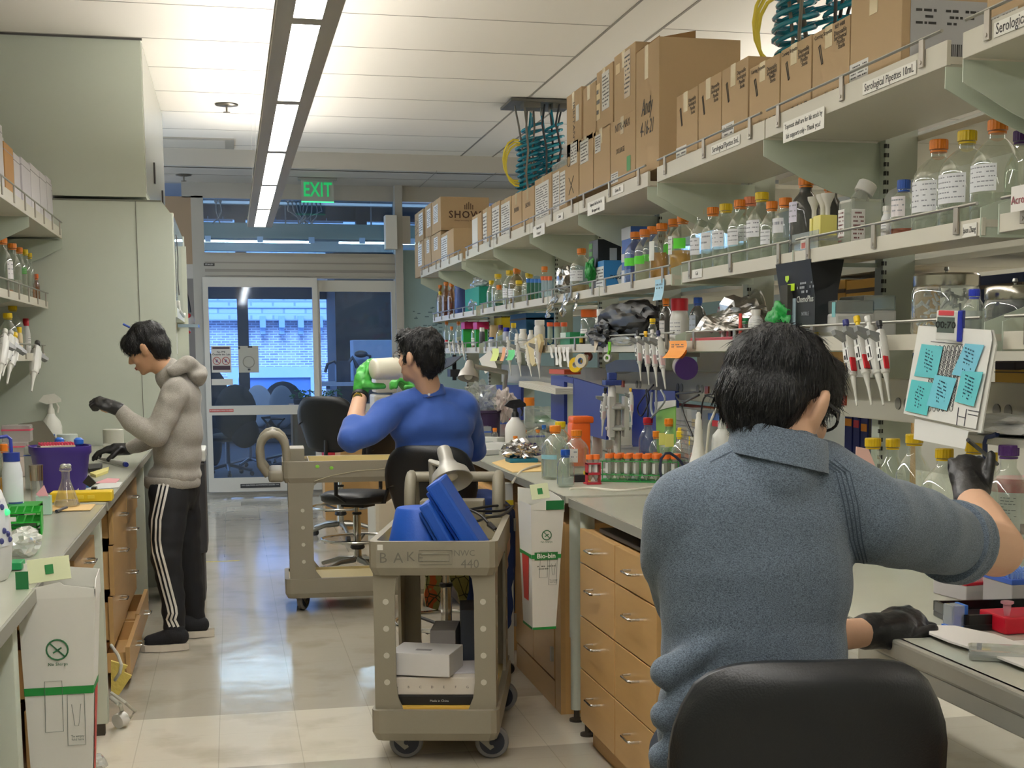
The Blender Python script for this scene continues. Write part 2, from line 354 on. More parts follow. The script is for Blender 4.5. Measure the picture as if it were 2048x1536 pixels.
# ---------------------------------------------------------------- lamps
def pendant(x, y0, nseg, label, seg=1.53):
    t = T('pendant_light', label, 'ceiling light', (x, y0, 2.6)); LN = seg*nseg
    b = B(); wo, wi = .104, .047
    b.box(-wo, 0, 0, -wi, LN, .03); b.box(wi, 0, 0, wo, LN, .03)
    for k in range(nseg+1): b.box(-wi, max(0, k*seg-.045), 0, wi, min(LN, k*seg+.045), .03)
    b.prism([(-wo, .03), (-.085, .09), (-.085, .10), (-wo-.004, .03)], LN, axis='y'); b.prism([(wo, .03), (.085, .09), (.085, .10), (wo+.004, .03)], LN, axis='y')
    b.box(-wo, 0, .03, wo, .003, .09); b.box(-wo, LN-.003, .03, wo, LN, .09); b.build('housing', M('#A8A49A', .45, .2), t)
    for k in range(nseg):
        B().box(-wi, k*seg+.045, .004, wi, (k+1)*seg-.045, .008).build('diffuser', M('#FFFDF8', .5, emit=LAMP_DOWN), t)
    b = B(); b.box(-.075, .02, .085, .075, LN-.02, .09); b.build('uplight', M('#FFFAF2', .5, emit=LAMP_UP), t)
    b = B()
    for k in range(nseg):
        for s in (-.1, .1): b.cyl((s*.7, k*seg+.4, .03), (s*.7, k*seg+.4, CEIL-2.6), .0008, n=4)
    b.build('hanger_wire', M('#B5B2A8', .4, .6), t); return t
pendant(.281, 12.45-1.53*9, 9, 'long pendant light fixture with bright panels above the aisle')
pendant(4.1, 12.45-1.53*9, 9, 'matching pendant light fixture over the aisle behind the shelves')
# ceiling bits
def sprinkler(px, py, label, col, r=.09, old=False):
    p = at(px, py, Z=CEIL if py < 330 else 3.30); t = T('sprinkler', label, 'sprinkler', p)
    B().lathe([(r, -.008), (r*.95, -.012), (r*.4, -.02)], n=24).build('escutcheon', M(col, .3, .6), t, True)
    b = B()
    if old: b.lathe([(.03, -.02), (.032, -.07), (.02, -.08), (.012, -.10)], n=12); b.build('sensor', M('#C9B98A', .4), t, True)
    else: b.lathe([(.008, -.01), (.008, -.06), (.028, -.062), (.028, -.066), (.006, -.07)], n=10); b.build('deflector', M('#7A756C', .4, .6), t, True)
sprinkler(453, 208, 'dark ceiling sprinkler left of the long lamp, nearer one', '#6F6A60'); sprinkler(367, 349, 'small far sprinkler over the left side of the door', '#6F6A60', .08)
sprinkler(738, 314, 'ceiling sprinkler with a cream head right of the exit sign', '#B5B1A6', .11, True)
t = T('air_vent', 'rectangular recessed vent in the ceiling beyond the sprinkler', 'vent', (-.33, 13.5, CEIL-.012))
B().box(-.42, -.3, 0, .42, .3, .012).build('frame', M('#A5A196', .6), t); B().box(-.37, -.24, -.003, .34, .24, 0).build('grille', M('#C9C5BA', .5), t)
# ================================================================ BEYOND THE GLASS
ST('floor_outer', B().box(-6, DY+.1, -.08, 10, 24.2, 0), M('#3F4A5C', .8, var=.2, vscale=40))
ST('ceiling_outer', B().box(-6, DY+.15, 4.0, 10, 24.2, 4.1), M('#7C8088', .9))
b = B(); b.box(-6, 24.0, 0, 10, 24.2, .35); b.box(-6, 24.0, 3.75, 10, 24.2, 4.1)
for x in (-1.2, .13, 2.15, 4.4): b.box(x, 23.95, 0, x+.18, 24.2, 4.05)
b.box(-6, 23.95, 2.43, 10, 24.1, 2.63); ST('wall_outer', b, M('#39414F', .6))
ST('window_3', B().box(-6, 24.05, .35, 10, 24.06, 3.8), GLASS('#DDE9F8', .5, .0))
# dark pier in the far room
ST('wall_pier', B().box(1.62, 22.0, 0, 2.55, 24.0, 3.5), M('#2E343E', .6))
t = T('window_blind', 'blue-lit horizontal blinds high behind the door', 'blinds')
for x0, x1 in ((-.7, .1), (.5, 1.9), (2.9, 4.2)):
    b = B()
    for k in range(18): b.box(x0, 23.6, 2.65+k*.06, x1, 23.63, 2.69+k*.06)
    for s in (.2, .5, .8): b.box(x0+(x1-x0)*s, 23.59, 2.62, x0+(x1-x0)*s+.01, 23.6, 3.75)
    b.build('slats', M('#B4CCF0', .6), t)
# big beam, duct and cables seen through the transom
bm_ = T('ceiling_beam', 'pale green steel beam crossing behind the transom window', 'beam', (0, 17.5, 0))
B().box(-4, 0, 2.93, 6, .25, 3.10).box(-4, -.05, 2.91, 6, .3, 2.935).build('beam', M('#9AA394', .6), bm_)
b = B()
for k in range(9): b.box(-1.5+k*.62, -.08, 2.86, -1.43+k*.62, -.02, 2.93)
b.build('clip', M('#C8D4E4', .4), bm_)
fl = T('strip_light', 'thin bright strip light behind the transom window', 'ceiling light', (0, 20, 0)); B().box(-2.2, 0, 3.06, 1.15, .06, 3.09).build('tube', M('#FBFFEE', .5, emit=30), fl); B().box(-2.2, 0, 3.09, 1.2, .08, 3.13).box(-.5, .03, 3.13, -.48, .05, 4.0).box(.8, .03, 3.13, .82, .05, 4.0).build('housing', M('#80868C', .5), fl)
fl = T('strip_light', 'shorter strip light at the right behind the transom', 'ceiling light', (0, 20, 0)); B().box(1.55, 0, 3.06, 3.2, .06, 3.09).build('tube', M('#FBFFEE', .5, emit=30), fl); B().box(1.5, 0, 3.09, 3.2, .08, 3.13).box(2, .03, 3.13, 2.02, .05, 4.0).build('housing', M('#80868C', .5), fl)
for (px, n_, lb) in ((440, 2, 'two black cables hanging at the left behind the transom'), (612, 9, 'bundle of black cables behind the transom below the exit sign')):
    t = T('cable_bundle', lb, 'cables', (0, 16.2, 0)); b = B()
    for k in range(n_):
        p = at(px+(k-n_/2)*8, 405, Y=16.2); x = p.x; q = at(612-15*math.sin(k*1.7)+((px-612)), 447, Y=16.2)
        z0, z1 = p.z, q.z; b.tube([(x, 0, 4.0), (x, 0, z0), (x+.02*math.sin(k), 0, z0*.6+z1*.4), ((x+q.x)/2+.03*math.sin(k*2), 0, z0*.3+z1*.7), (q.x, 0, z1)], .008, 5)
        b.lathe([(.02, 0), (.02, .03)], (x, 0, z0), 8)
    b.build('cable', M('#23262C', .5), t)
b = B(); b.box(-4, 16.3, 3.20, 6, 16.4, 3.23); b.box(-4, 18.9, 3.12, 6, 19.1, 3.2); b.box(-4, 21.5, 3.05, 6, 21.7, 3.4)
tag(b.build('cable_tray', M('#9BA3AA', .5, .3)), 'grey cable tray under the outer ceiling', 'cable tray')
# brick building outside
def brick_mat(c1, c2, mortar, s):
    m = bpy.data.materials.new('brick'); m.use_nodes = True; n = m.node_tree.nodes; L = m.node_tree.links; b = n['Principled BSDF']
    tc = n.new('ShaderNodeTexCoord'); mp = n.new('ShaderNodeMapping'); mp.inputs['Rotation'].default_value = (math.pi/2, 0, 0); br = n.new('ShaderNodeTexBrick')
    L.new(tc.outputs['Object'], mp.inputs[0]); L.new(mp.outputs[0], br.inputs[0]); br.inputs['Scale'].default_value = s
    br.inputs['Color1'].default_value = lin(c1); br.inputs['Color2'].default_value = lin(c2); br.inputs['Mortar'].default_value = lin(mortar); br.inputs['Mortar Size'].default_value = .012
    br.inputs['Brick Width'].default_value = .24; br.inputs['Row Height'].default_value = .07; L.new(br.outputs[0], b.inputs['Base Color']); b.inputs['Roughness'].default_value = .9
    return m
bd = T('brick_building', 'blue-lit brick building outside the far windows', 'building', (0, 40, 0))
zc = at(500, 640, Y=40).z
B().box(-12, 0, -4, 20, 1, zc).build('brick_wall', brick_mat('#8C8EA4', '#B8B4C0', '#E4E8F0', 1.0), bd)
b = B(); b.box(-12, -.25, zc, 20, 1, zc+2.2); b.box(-12, -.35, zc-.02, 20, 0, zc+.12); b.build('cornice', brick_mat('#B8C4D4', '#C4D0DE', '#98A8BC', .4), bd)
b = B()
for k in range(12):
    p = at(487+k*37.7, 640, Y=40); b.box(p.x-.08, -.5, zc-.22, p.x+.08, 0, zc+.1); b.box(p.x-.07, -.35, zc-.40, p.x+.07, 0, zc-.22)
b.build('corbel', M('#9DB4D0', .8), bd)
zw = at(560, 755, Y=40).z
b = B()
for k in range(4): b.box(-3.5+k*3.4, -.15, zw-2.2, -3.2+k*3.4, 0, zw); b.box(-1.2+k*3.4, -.15, zw-2.2, -.9+k*3.4, 0, zw); b.box(-3.5+k*3.4, -.15, zw, -.9+k*3.4, 0, zw+.3)
b.box(-12, -.3, zw+1.7, 20, 0, zw+1.78); b.box(-12, -.3, zw+1.95, 20, 0, zw+2.0)
b.build('stone_surround', M('#B8C8DC', .8), bd)
b = B()
for k in range(4): b.box(-3.2+k*3.4, -.05, zw-2.2, -1.2+k*3.4, 0, zw)
b.build('window_glass', M('#5F7FB0', .2), bd)
# daylight through the far windows
sun = bpy.data.lights.new('overcast_sun', 'SUN'); sun.energy = 6.5; sun.angle = .6; sun.color = (.9, .95, 1); so = bpy.data.objects.new('overcast_sun', sun); COL.objects.link(so); so.rotation_euler = (math.radians(50), 0, math.radians(-10))
# ================================================================ BENCHES AND CABINETS
TOPM = M('#B4B4A6', .25, var=.06, vscale=5, coat=.3); EDGEM = M('#8C8C82', .4)
WOOD = M('#B8935F', .42, var=.10, vscale=3, stretch=(1, 1, 9), coat=.2); WOODE = M('#C49B62', .45)
CHROME = M('#C8C8C4', .18, 1); STEEL = M('#A8A8A2', .32, .9); SHELFM = M('#CBC7B9', .42); BRKT = M('#BFC9BA', .42); CARD = M('#B39A78', .8, bump=.08, bscale=40, var=.05, vscale=3)
WHITE = M('#E6E4DC', .45); PLW = M('#E9E9E4', .35); PAPER = M('#ECECE6', .7)
def worktop(label, X0, X1, Y0, Y1, Z=.935, sgn=1):
    t = T('worktop', label, 'worktop', (X0, Y0, Z)); b = B(); b.box(0, 0, -.03, X1-X0, Y1-Y0, 0, .004); b.build('slab', TOPM, t, True)
    xe = 0 if sgn > 0 else X1-X0
    b = B(); b.box(xe-.006*sgn if sgn > 0 else xe, -.0, -.034, xe if sgn > 0 else xe+.006, Y1-Y0, -.001); b.build('edge_strip', EDGEM, t); return t
worktop('long grey worktop on the right, under the nearest row of bottles', 1.28, 2.20, 1.0, 5.22)
worktop('far grey worktop on the right, beside the man in the blue shirt', 1.28, 2.20, 5.30, 11.2)
worktop('grey worktop on the left, under the purple ice bucket', -1.80, -.49, 5.6, 9.15, .93, -1)
worktop('near grey worktop on the left, under the white shaker', -1.80, -.49, 1.5, 5.52, .93, -1)
worktop('grey worktop on the far side of the shelf island', 2.30, 3.2, 1.0, 11.2)
def handle(b, x, y, z, s, L=.10, d=.035, r=.0045):
    "U pull, s = -1 faces -X; runs along Y"
    b.tube([(x, y-L/2, z), (x+s*d*.8, y-L/2, z), (x+s*d, y-L/2+.012, z), (x+s*d, y+L/2-.012, z), (x+s*d*.8, y+L/2, z), (x, y+L/2, z)], r, 8)
def drawer_unit(label, xf, s, y0, y1, zs, depth=.6, base=.1, pulls=None, top=.85, handles=True):
    "front at x = xf facing s*X; zs = drawer edges from top down"
    t = T('drawer_cabinet', label, 'cabinet', (xf, y0, 0)); W = y1-y0; b = B()
    xa, xb = sorted((-s*.02, -s*depth)); b.box(xa, .002, base, xb, W-.002, top-.012, .002); b.box(xa+.03*(s < 0), .004, .0, xb-.03*(s > 0), W-.004, base)
    b.build('carcass', WOODE, t)
    for i, (za, zb) in enumerate(zip(zs, zs[1:])):
        pull = (pulls or {}).get(i, 0)
        a, c = sorted((s*pull, s*pull-s*.02)); b = B(); b.box(a, .004, zb+.003, c, W-.004, za-.003, .0015); d = b.build('drawer', WOOD, t)
        if pull > .02:
            a, c = sorted((s*pull-s*.02, -s*.03)); B().box(a, .02, zb+.02, c, .035, za-.03).box(a, W-.035, zb+.02, c, W-.02, za-.03).box(a, .02, zb+.02, c, W-.02, zb+.03).build('drawer_box', WOODE, d)
        if handles: b = B(); handle(b, s*pull, W/2, (za*.55+zb*.45) if za-zb < .16 else za-.075, s); b.build('handle', CHROME, d, True)
    return t
Z4 = [.846, .714, .51, .307, .10]
drawer_unit('light wooden drawer unit beside the round white bench leg, four handles', 1.265, -1, 4.517, 5.005, Z4)
drawer_unit('light wooden drawer unit half hidden by the man in the grey sweater', 1.265, -1, 4.03, 4.515, Z4)
drawer_unit('wooden cabinet under the near right worktop at the picture edge', 1.62, -1, 1.2, 2.5, [.80, .10], base=.05, top=.84, depth=.4, handles=False)
# dark tray on the near right drawer unit
t = tag(B().box(1.30, 4.05, .846, 1.85, 4.85, .862, .003).build('board', M('#3C3A38', .6)), 'dark flat board on top of the right drawer units', 'board')
# far cabinet with two doors
t = T('base_cabinet', 'wooden two-door cabinet behind the hanging white bin, right side', 'cabinet', (1.30, 5.47, 0))
B().box(.02, 0, .0, .6, .92, .80).build('carcass', WOODE, t); B().box(0, 0, 0, .02, .10, .80).build('stile', WOOD, t); B().box(0, .11, 0, .02, .92, .115).build('plinth', WOOD, t)
for k in range(2):
    d = B().box(-.002, .115+k*.405, .125, .02, .515+k*.405, .795, .002).build('door', WOOD, t)
    for z in (.2, .66): B().box(-.012, .12 if k == 0 else .90, z, -.002, .15 if k == 0 else .92, z+.06).build('hinge', STEEL, d)
B().tube([(-.002, .50, .4), (-.03, .50, .4), (-.03, .50, .52), (-.002, .50, .52)], .004, 6).build('handle', CHROME, t, True)
t = T('base_cabinet', 'farther wooden cabinet under the right worktop behind the cart', 'cabinet', (1.30, 6.75, 0)); B().box(0, 0, 0, .6, 3.8, .80).build('carcass', WOODE, t)
B().box(-.02, .02, .12, 0, 1.2, .79).build('door', WOOD, t); B().box(-.02, 1.25, .12, 0, 2.4, .79).build('door', WOOD, t)
# round telescopic legs at the joint of the two right worktops
def leg(x, y, label, z=.905, r=.028):
    t = T('bench_support', label, 'bench leg', (x, y, 0)); b = B()
    b.lathe([(r, .35), (r, z)], n=20).build('tube', M('#C6CCBF', .35), t, True); B().lathe([(r*.86, .05), (r*.86, .36)], n=20).build('inner_tube', M('#C6CCBF', .35), t, True)
    B().lathe([(.03, 0), (.03, .01), (.012, .015), (.012, .05)], n=14).build('foot', M('#4A453E', .6, .5), t, True)
leg(1.33, 5.14, 'round pale bench leg at the end of the near right worktop'); leg(1.34, 5.36, 'pale bench leg just behind the near one, under the far worktop')
# left cabinets
drawer_unit('left wooden drawer unit nearest the camera, at the picture edge', -.53, 1, 2.3, 3.02, [.80, .56, .33, .10], base=.08, top=.83)
drawer_unit('left wooden drawer unit behind the white bin, drawers ajar', -.60, 1, 4.05, 4.78, [.82, .70, .50, .30, .10], pulls={0: .06, 1: .03, 2: .02})
drawer_unit('left wooden drawer unit next to the pale post, same height', -.60, 1, 4.80, 5.50, [.82, .70, .50, .30, .10], pulls={0: .07, 1: .03})
drawer_unit('wooden drawer unit by the standing man, near half, lowest drawer pulled out', -.60, 1, 6.35, 7.15, [.83, .66, .43, .20, .05], pulls={0: .07, 1: .065, 2: .055, 3: .12}, base=.05)
drawer_unit('wooden drawer unit directly behind the standing man, far half', -.60, 1, 7.17, 7.95, [.83, .66, .43, .20, .05], pulls={0: .07, 1: .06, 2: .05, 3: .11}, base=.05)
def lpost(y, label):
    t = T('bench_support', label, 'bench leg', (-.56, y, 0)); B().box(-.5, -.03, .05, .0, .03, .90, .003).box(-.03, -.035, .05, .045, .035, .90, .004).build('panel', M('#C3CABB', .4), t, True)
    B().box(-.02, -.02, 0, .03, .02, .05).build('foot', M('#4A453E', .6, .5), t)
lpost(5.62, 'pale green square bench post between the left drawer units'); lpost(8.35, 'pale green bench post behind the standing man'); lpost(3.40, 'pale bench post hidden behind the large white bin')
# ---------------------------------------------------------------- shelves of the island
BAYS = [(1.9, 3.13, 'nearest'), (3.206, 4.40, 'second'), (4.41, 5.60, 'third'), (5.73, 6.925, 'fourth'), (6.935, 8.105, 'fifth'), (8.115, 9.26, 'sixth'), (9.27, 10.42, 'seventh'), (10.6, 11.8, 'eighth'), (11.81, 12.95, 'farthest')]
ENDS = {1.9, 3.13, 3.206, 5.60, 5.73, 10.42, 10.6, 12.95}
def rail_parts(t, x, y0, y1, z, s, drop, n=2):
    b = B(); b.tube([(x, y0+.02, z), (x, y1-.02, z)], .0045, 8); r = b.build('rail', STEEL, t, True)
    for k in range(n+1):
        y = y0+.12+(y1-y0-.24)*k/n; b = B(); b.box(x-.004, y-.012, z-drop, x+.002 , y+.012, z+.004, .001); b.cyl((x-.006, y, z-drop+.012), (x, y, z-drop+.012), .005, n=8); b.build('rail_clip', M('#A29C92', .35, .8), t)
def shelf(y0, y1, x0, x1, zb, kind, label, s=1):
    """s=1: front at x0 facing the aisle (-X)"""
    t = T('wall_shelf', label, 'shelf', (0, 0, 0)); th = {'top': .022, 'mid': .04, 'low': .04}[kind]; b = B()
    lip = .062 if kind == 'top' else .045
    b.box(min(x0, x0+s*.012), y0, zb, max(x0, x0+s*.012), y1, zb+lip, .0015); b.box(min(x0+s*.01, x1), y0, zb+th-.018, max(x0+s*.01, x1), y1, zb+th); b.build('board', SHELFM, t)
    ys = [y0, y1] if y1 in ENDS else [y0]
    for y in ys:
        yy = y+.003 if y == y0 else y-.006
        if kind == 'top': poly = [(x0, zb-.002), (x0, zb-.055), (x0+s*.06, zb-.085), (x0+s*.14, zb-.125), (x0+s*.24, zb-.165), (x0+s*.34, zb-.19), (x0+s*.43, zb-.205), (x0+s*.43, zb-.002)]
        elif y in ENDS: poly = [(x0-s*.002, zb-.004), (x0-s*.002, zb+.07), (x0+s*.10, zb+.105), (x0+s*.20, zb+.15), (x0+s*.32, zb+.17), (x0+s*.32, zb-.004)]
        else: poly = [(x0-s*.002, zb-.004), (x0-s*.002, zb+.05), (x0+s*.02, zb+.05), (x0+s*.02, zb+.01), (x0+s*.32, zb+.01), (x0+s*.32, zb-.004)]
        B().prism(poly, .004, (0, yy, 0), axis='y').build('bracket', BRKT, t)
    if kind != 'bare': rail_parts(t, x0-s*.004, y0, y1, zb+(.088 if kind == 'top' else .082), s, .07)
    return t
for i, (y0, y1, nm) in enumerate(BAYS):
    shelf(y0, y1, 1.75, 2.17, 2.203, 'top', 'top right shelf, %s bay from the camera, carrying cardboard boxes' % nm)
    shelf(y0, y1, 1.86, 2.17, 1.79, 'mid', 'middle right shelf, %s bay from the camera, with a steel rail' % nm)
    shelf(y0, y1, 1.88, 2.17, 1.503, 'low', 'lowest right shelf, %s bay from the camera, over the bench' % nm)
    # the other face of the island
    t = T('wall_shelf', 'plain shelf on the far side of the island, %s bay, behind the slotted posts' % nm, 'shelf')
    B().box(2.29, y0, 1.79, 2.72, y1, 1.81).box(2.29, y0, 2.205, 2.75, y1, 2.225).box(2.29, y0, 1.50, 2.66, y1, 1.52).build('board', SHELFM, t)
SLOT = M('#2E2E2A', .8)
for y, nm in ((1.9, 'nearest'), (3.17, 'second'), (4.405, 'third'), (5.665, 'fourth'), (6.93, 'fifth'), (8.11, 'sixth'), (9.265, 'seventh'), (10.51, 'eighth'), (11.8, 'ninth'), (12.95, 'farthest')):
    t = T('shelf_post', 'pale slotted steel shelf post, %s from the camera' % nm, 'post', (2.23, y, 0))
    B().box(-.06, -.03, .93, .06, .03, 2.42, .003).build('column', M('#A9B0A4', .45), t)
    b = B()
    for k in range(46): b.box(-.062, -.034, .98+k*.03, -.056, -.024, .994+k*.03); b.box(-.052, -.0312, .98+k*.03, -.046, -.03, .994+k*.03)
    b.build('slot_row', SLOT, t)
# raceway at the back of the bench
t = T('utility_raceway', 'long grey utility raceway with round outlets above the right bench', 'raceway')
B().box(2.13, 2.4, 1.27, 2.165, 11, 1.41, .004).build('trunking', M('#B4B1A3', .5), t)
b = B()
for y in (2.9, 3.5, 4.1, 4.75, 5.5, 6.1, 6.4, 7.1, 7.8, 8.6):
    for dy in (0, .06): b.lathe([(.02, 0), (.02, .003)], (2.13, y+dy, 1.33), 14, axis=(-1, 0, 0))
b.build('outlet', M('#77756C', .5), t)
b = B()
for y in (3.25, 4.55, 6.0, 7.4): b.box(2.122, y, 1.31, 2.13, y+.045, 1.345)
b.build('red_cover', M('#A2472F', .4), t)
# back panel pieces (white boards and frames seen between shelf and raceway)
for i, (px0, px1, py0, py1, col, lb) in enumerate([(1395, 1475, 703, 745, '#D9D9D4', 'white board behind the seated man, under the lowest shelf'), (1660, 1712, 704, 745, '#C9A25A', 'tan file box beyond the shelf posts beside the pipettes')]):
    a, c = at(px0, py0, X=2.17), at(px1, py1, X=2.17); tag(B().box(2.168, c.y, c.z, 2.175, a.y, a.z).build('back_board', M(col, .5)), lb, 'board')
tag(B().box(2.165, 5.9, 1.235, 2.17, 6.6, 1.25).build('red_strip', M('#9A4A30', .5)), 'red-brown strip along the back of the bench', 'strip')
# left shelves
def left_shelf(x0, zb, kind, label, y0=4.5, y1=9.17):
    t = T('wall_shelf', label, 'shelf'); b = B(); lip = .062 if kind == 'top' else .045
    b.box(x0-.012, y0, zb, x0, y1, zb+lip, .0015); b.box(-1.82, y0, zb+.01, x0-.01, y1, zb+.03); b.build('board', SHELFM, t)
    for y in (y0, 6.0, 7.7):
        if kind == 'top': poly = [(x0, zb-.002), (x0, zb-.055), (x0-.06, zb-.085), (x0-.14, zb-.125), (x0-.24, zb-.165), (x0-.34, zb-.19), (x0-.8, zb-.205), (x0-.8, zb-.002)]
        else: poly = [(x0, zb-.004), (x0, zb+.01), (x0-.32, zb+.01), (x0-.32, zb-.1)]
        B().prism(poly, .004, (0, y, 0), axis='y').build('bracket', BRKT, t)
    if kind == 'top': B().prism(poly, .004, (0, y1-.004, 0), axis='y').build('bracket', BRKT, t)
    rail_parts(t, x0+.004, y0, y1, zb+(.10 if kind == 'top' else .095), -1, .085, 12); return t
left_shelf(-1.0, 2.22, 'top', 'top left shelf carrying white cartons')
left_shelf(-1.10, 1.79, 'mid', 'middle left shelf with orange-capped glass bottles')
left_shelf(-1.13, 1.47, 'low', 'lowest left shelf with pipettes hanging from it')
# ================================================================ ITEM BUILDERS
from mathutils import noise
def place(px, yt, Z0, X=None, yb=None):
    if yb is not None:
        p = at(px, yb, Z=Z0)
        if p.x > 1.98 and Z0 < 1: p = at(px, yt, X=1.94)
        return p.x, p.y, at(px, yt, Y=p.y).z-Z0
    p = at(px, yt, X=X); return p.x, p.y, p.z-Z0
def arc(b, r, z0, z1, a0, a1, n=8, th=.0004):
    a0, a1 = math.radians(a0), math.radians(a1)
    for i in range(n):
        p, q = a0+(a1-a0)*i/n, a0+(a1-a0)*(i+1)/n; R = r+th
        b.quad((R*math.cos(p), R*math.sin(p), z0), (R*math.cos(q), R*math.sin(q), z0), (R*math.cos(q), R*math.sin(q), z1), (R*math.cos(p), R*math.sin(p), z1))
    return b
def arc_text(b, r, z0, z1, a0, a1, rows, seed=1):
    rnd = random.Random(seed)
    for k in range(rows):
        z = z1-(z1-z0)*(k+.8)/(rows+.8); h = (z1-z0)/rows*.2; a = a0+3
        while a < a1-4:
            l = rnd.uniform(3, 9)
            if rnd.random() < .8: arc(b, r, z, z+h, a, min(a+l, a1-3), 1, .0008)
            a += l+2
CAPC = {'o': '#E8831C', 'y': '#E3C210', 'b': '#1D4FA8', 'r': '#C4202C', 's': '#E88A60', 'p': '#4B2468', 'w': '#E8E6E0', 'g': '#1E8A50', 'k': '#262628', 'a': '#D9641C'}
GL = GLASS('#F1F5F0', 1.1, .07); GLA = GLASS('#D8A468', 1.0, .05); GLB = GLASS('#B9CCE8', 1.0, .06); GLR = GLASS('#4A1F22', .8, .1)
PLC = GLASS('#F2F4F2', .9, .22); PLH = GLASS('#EDEFEA', .6, .5)
def bottle(px, yt, Z0, w, cap='o', label='', X=None, yb=None, liq=None, lab=None, glass=None, group=None, xyh=None, name='glass_bottle', capw=1.0, ink=3, cat='bottle'):
    """lab bottle. w = body width in pixels. liq = (colour, level). lab = list of (z0, z1, a0, a1, colour)"""
    x, y, H = xyh or place(px, yt, Z0, X, yb); R = pxw(w, y, x)/2; R = min(R, H*.30)
    t = T(name, label, cat, (x, y, Z0), group=group); nr = min(max(R*.42, .011), .021)*1.0
    cr = nr*1.25*capw; ch = min(.027, H*.16); zc = H-ch
    prof = [(R*.86, .0), (R*.98, .004), (R, .012), (R, H*.56), (R*.97, H*.61), (R*.86, H*.67), (R*.66, H*.74), (max(nr*1.08, R*.46), H*.79), (nr, H*.82), (nr, zc+.004)]
    B().lathe(prof, n=24, cap=True).build('body', glass or GL, t, True, 50)
    b = B(); n = 36; rr = [cr*(1 if i % 2 else .955) for i in range(n)]
    rings = []
    for zz, k in ((zc, 1), (H-.003, 1), (H, .93)):
        rings.append([b.v((rr[i]*k*math.cos(2*math.pi*i/n), rr[i]*k*math.sin(2*math.pi*i/n), zz)) for i in range(n)])
    for a_, c_ in zip(rings, rings[1:]):
        for i in range(n): b._f([a_[i], a_[(i+1) % n], c_[(i+1) % n], c_[i]])
    b._f(rings[0][::-1]); b._f(rings[-1]); b.build('cap', M(CAPC.get(cap, cap), .38), t)
    B().lathe([(nr*1.12, 0), (nr*1.12, .005)], (0, 0, zc-.008), 20).build('pouring_ring', M(CAPC.get(cap, cap), .4), t, True)
    if liq:
        B().lathe([(R*.84, .006), (R*.955, .012), (R*.955, H*.56*liq[1]), (R*.95, H*.56*liq[1]+.0005)], n=20).build('liquid', M(liq[0], .15, trans=liq[2] if len(liq) > 2 else .55, spec=.3), t, True)
    for k, (z0, z1, a0, a1, c) in enumerate(lab or []):
        b = B(); arc(b, R, H*z0, H*z1, a0, a1); lo = b.build('paper_label', M(c, .6), t)
        if ink and c != '#5FD93A': b = B(); arc_text(b, R, H*z0, H*z1, a0, a1, ink, int(px)+k); b.build('print', M('#8E929C', .6), lo)
    return t
def jar(px, yt, Z0, w, capc, label, X=None, yb=None, body='#ECEAE4', capf=.8, caph=.2, lab=None, glass=None, sq=0, name='plastic_jar', group=None, neck=.12, stripes=None, cat='jar'):
    "straight-sided plastic jar / tub with a wide lid"
    x, y, H = place(px, yt, Z0, X, yb); R = pxw(w, y, x)/2; t = T(name, label, cat, (x, y, Z0), group=group); hc = H*caph; zb = H-hc
    B().lathe([(R*.92, 0), (R, .006), (R, zb*(1-neck)), (R*.9, zb*(1-neck*.5)), (R*capf*.9, zb*.985), (R*capf*.9, zb+.003)], n=22, sq=sq).build('body', glass or M(body, .35), t, True, 50)
    B().lathe([(R*capf, zb), (R*capf, H-.003), (R*capf*.93, H)], n=24).build('cap', M(CAPC.get(capc, capc), .4), t, True)
    for z0, z1, a0, a1, c in (lab or []):
        b = B(); arc(b, R*(1.0 if not sq else 1.18), H*z0, H*z1, a0, a1); lo = b.build('paper_label', M(c, .6), t)
        if c in ('#F0F0EC', '#ECECEC'): b = B(); arc_text(b, R, H*z0, H*z1, a0, a1, 4, int(px)); b.build('print', M('#8E929C', .6), lo)
    return t
LBL = M('#EFEFEC', .6)
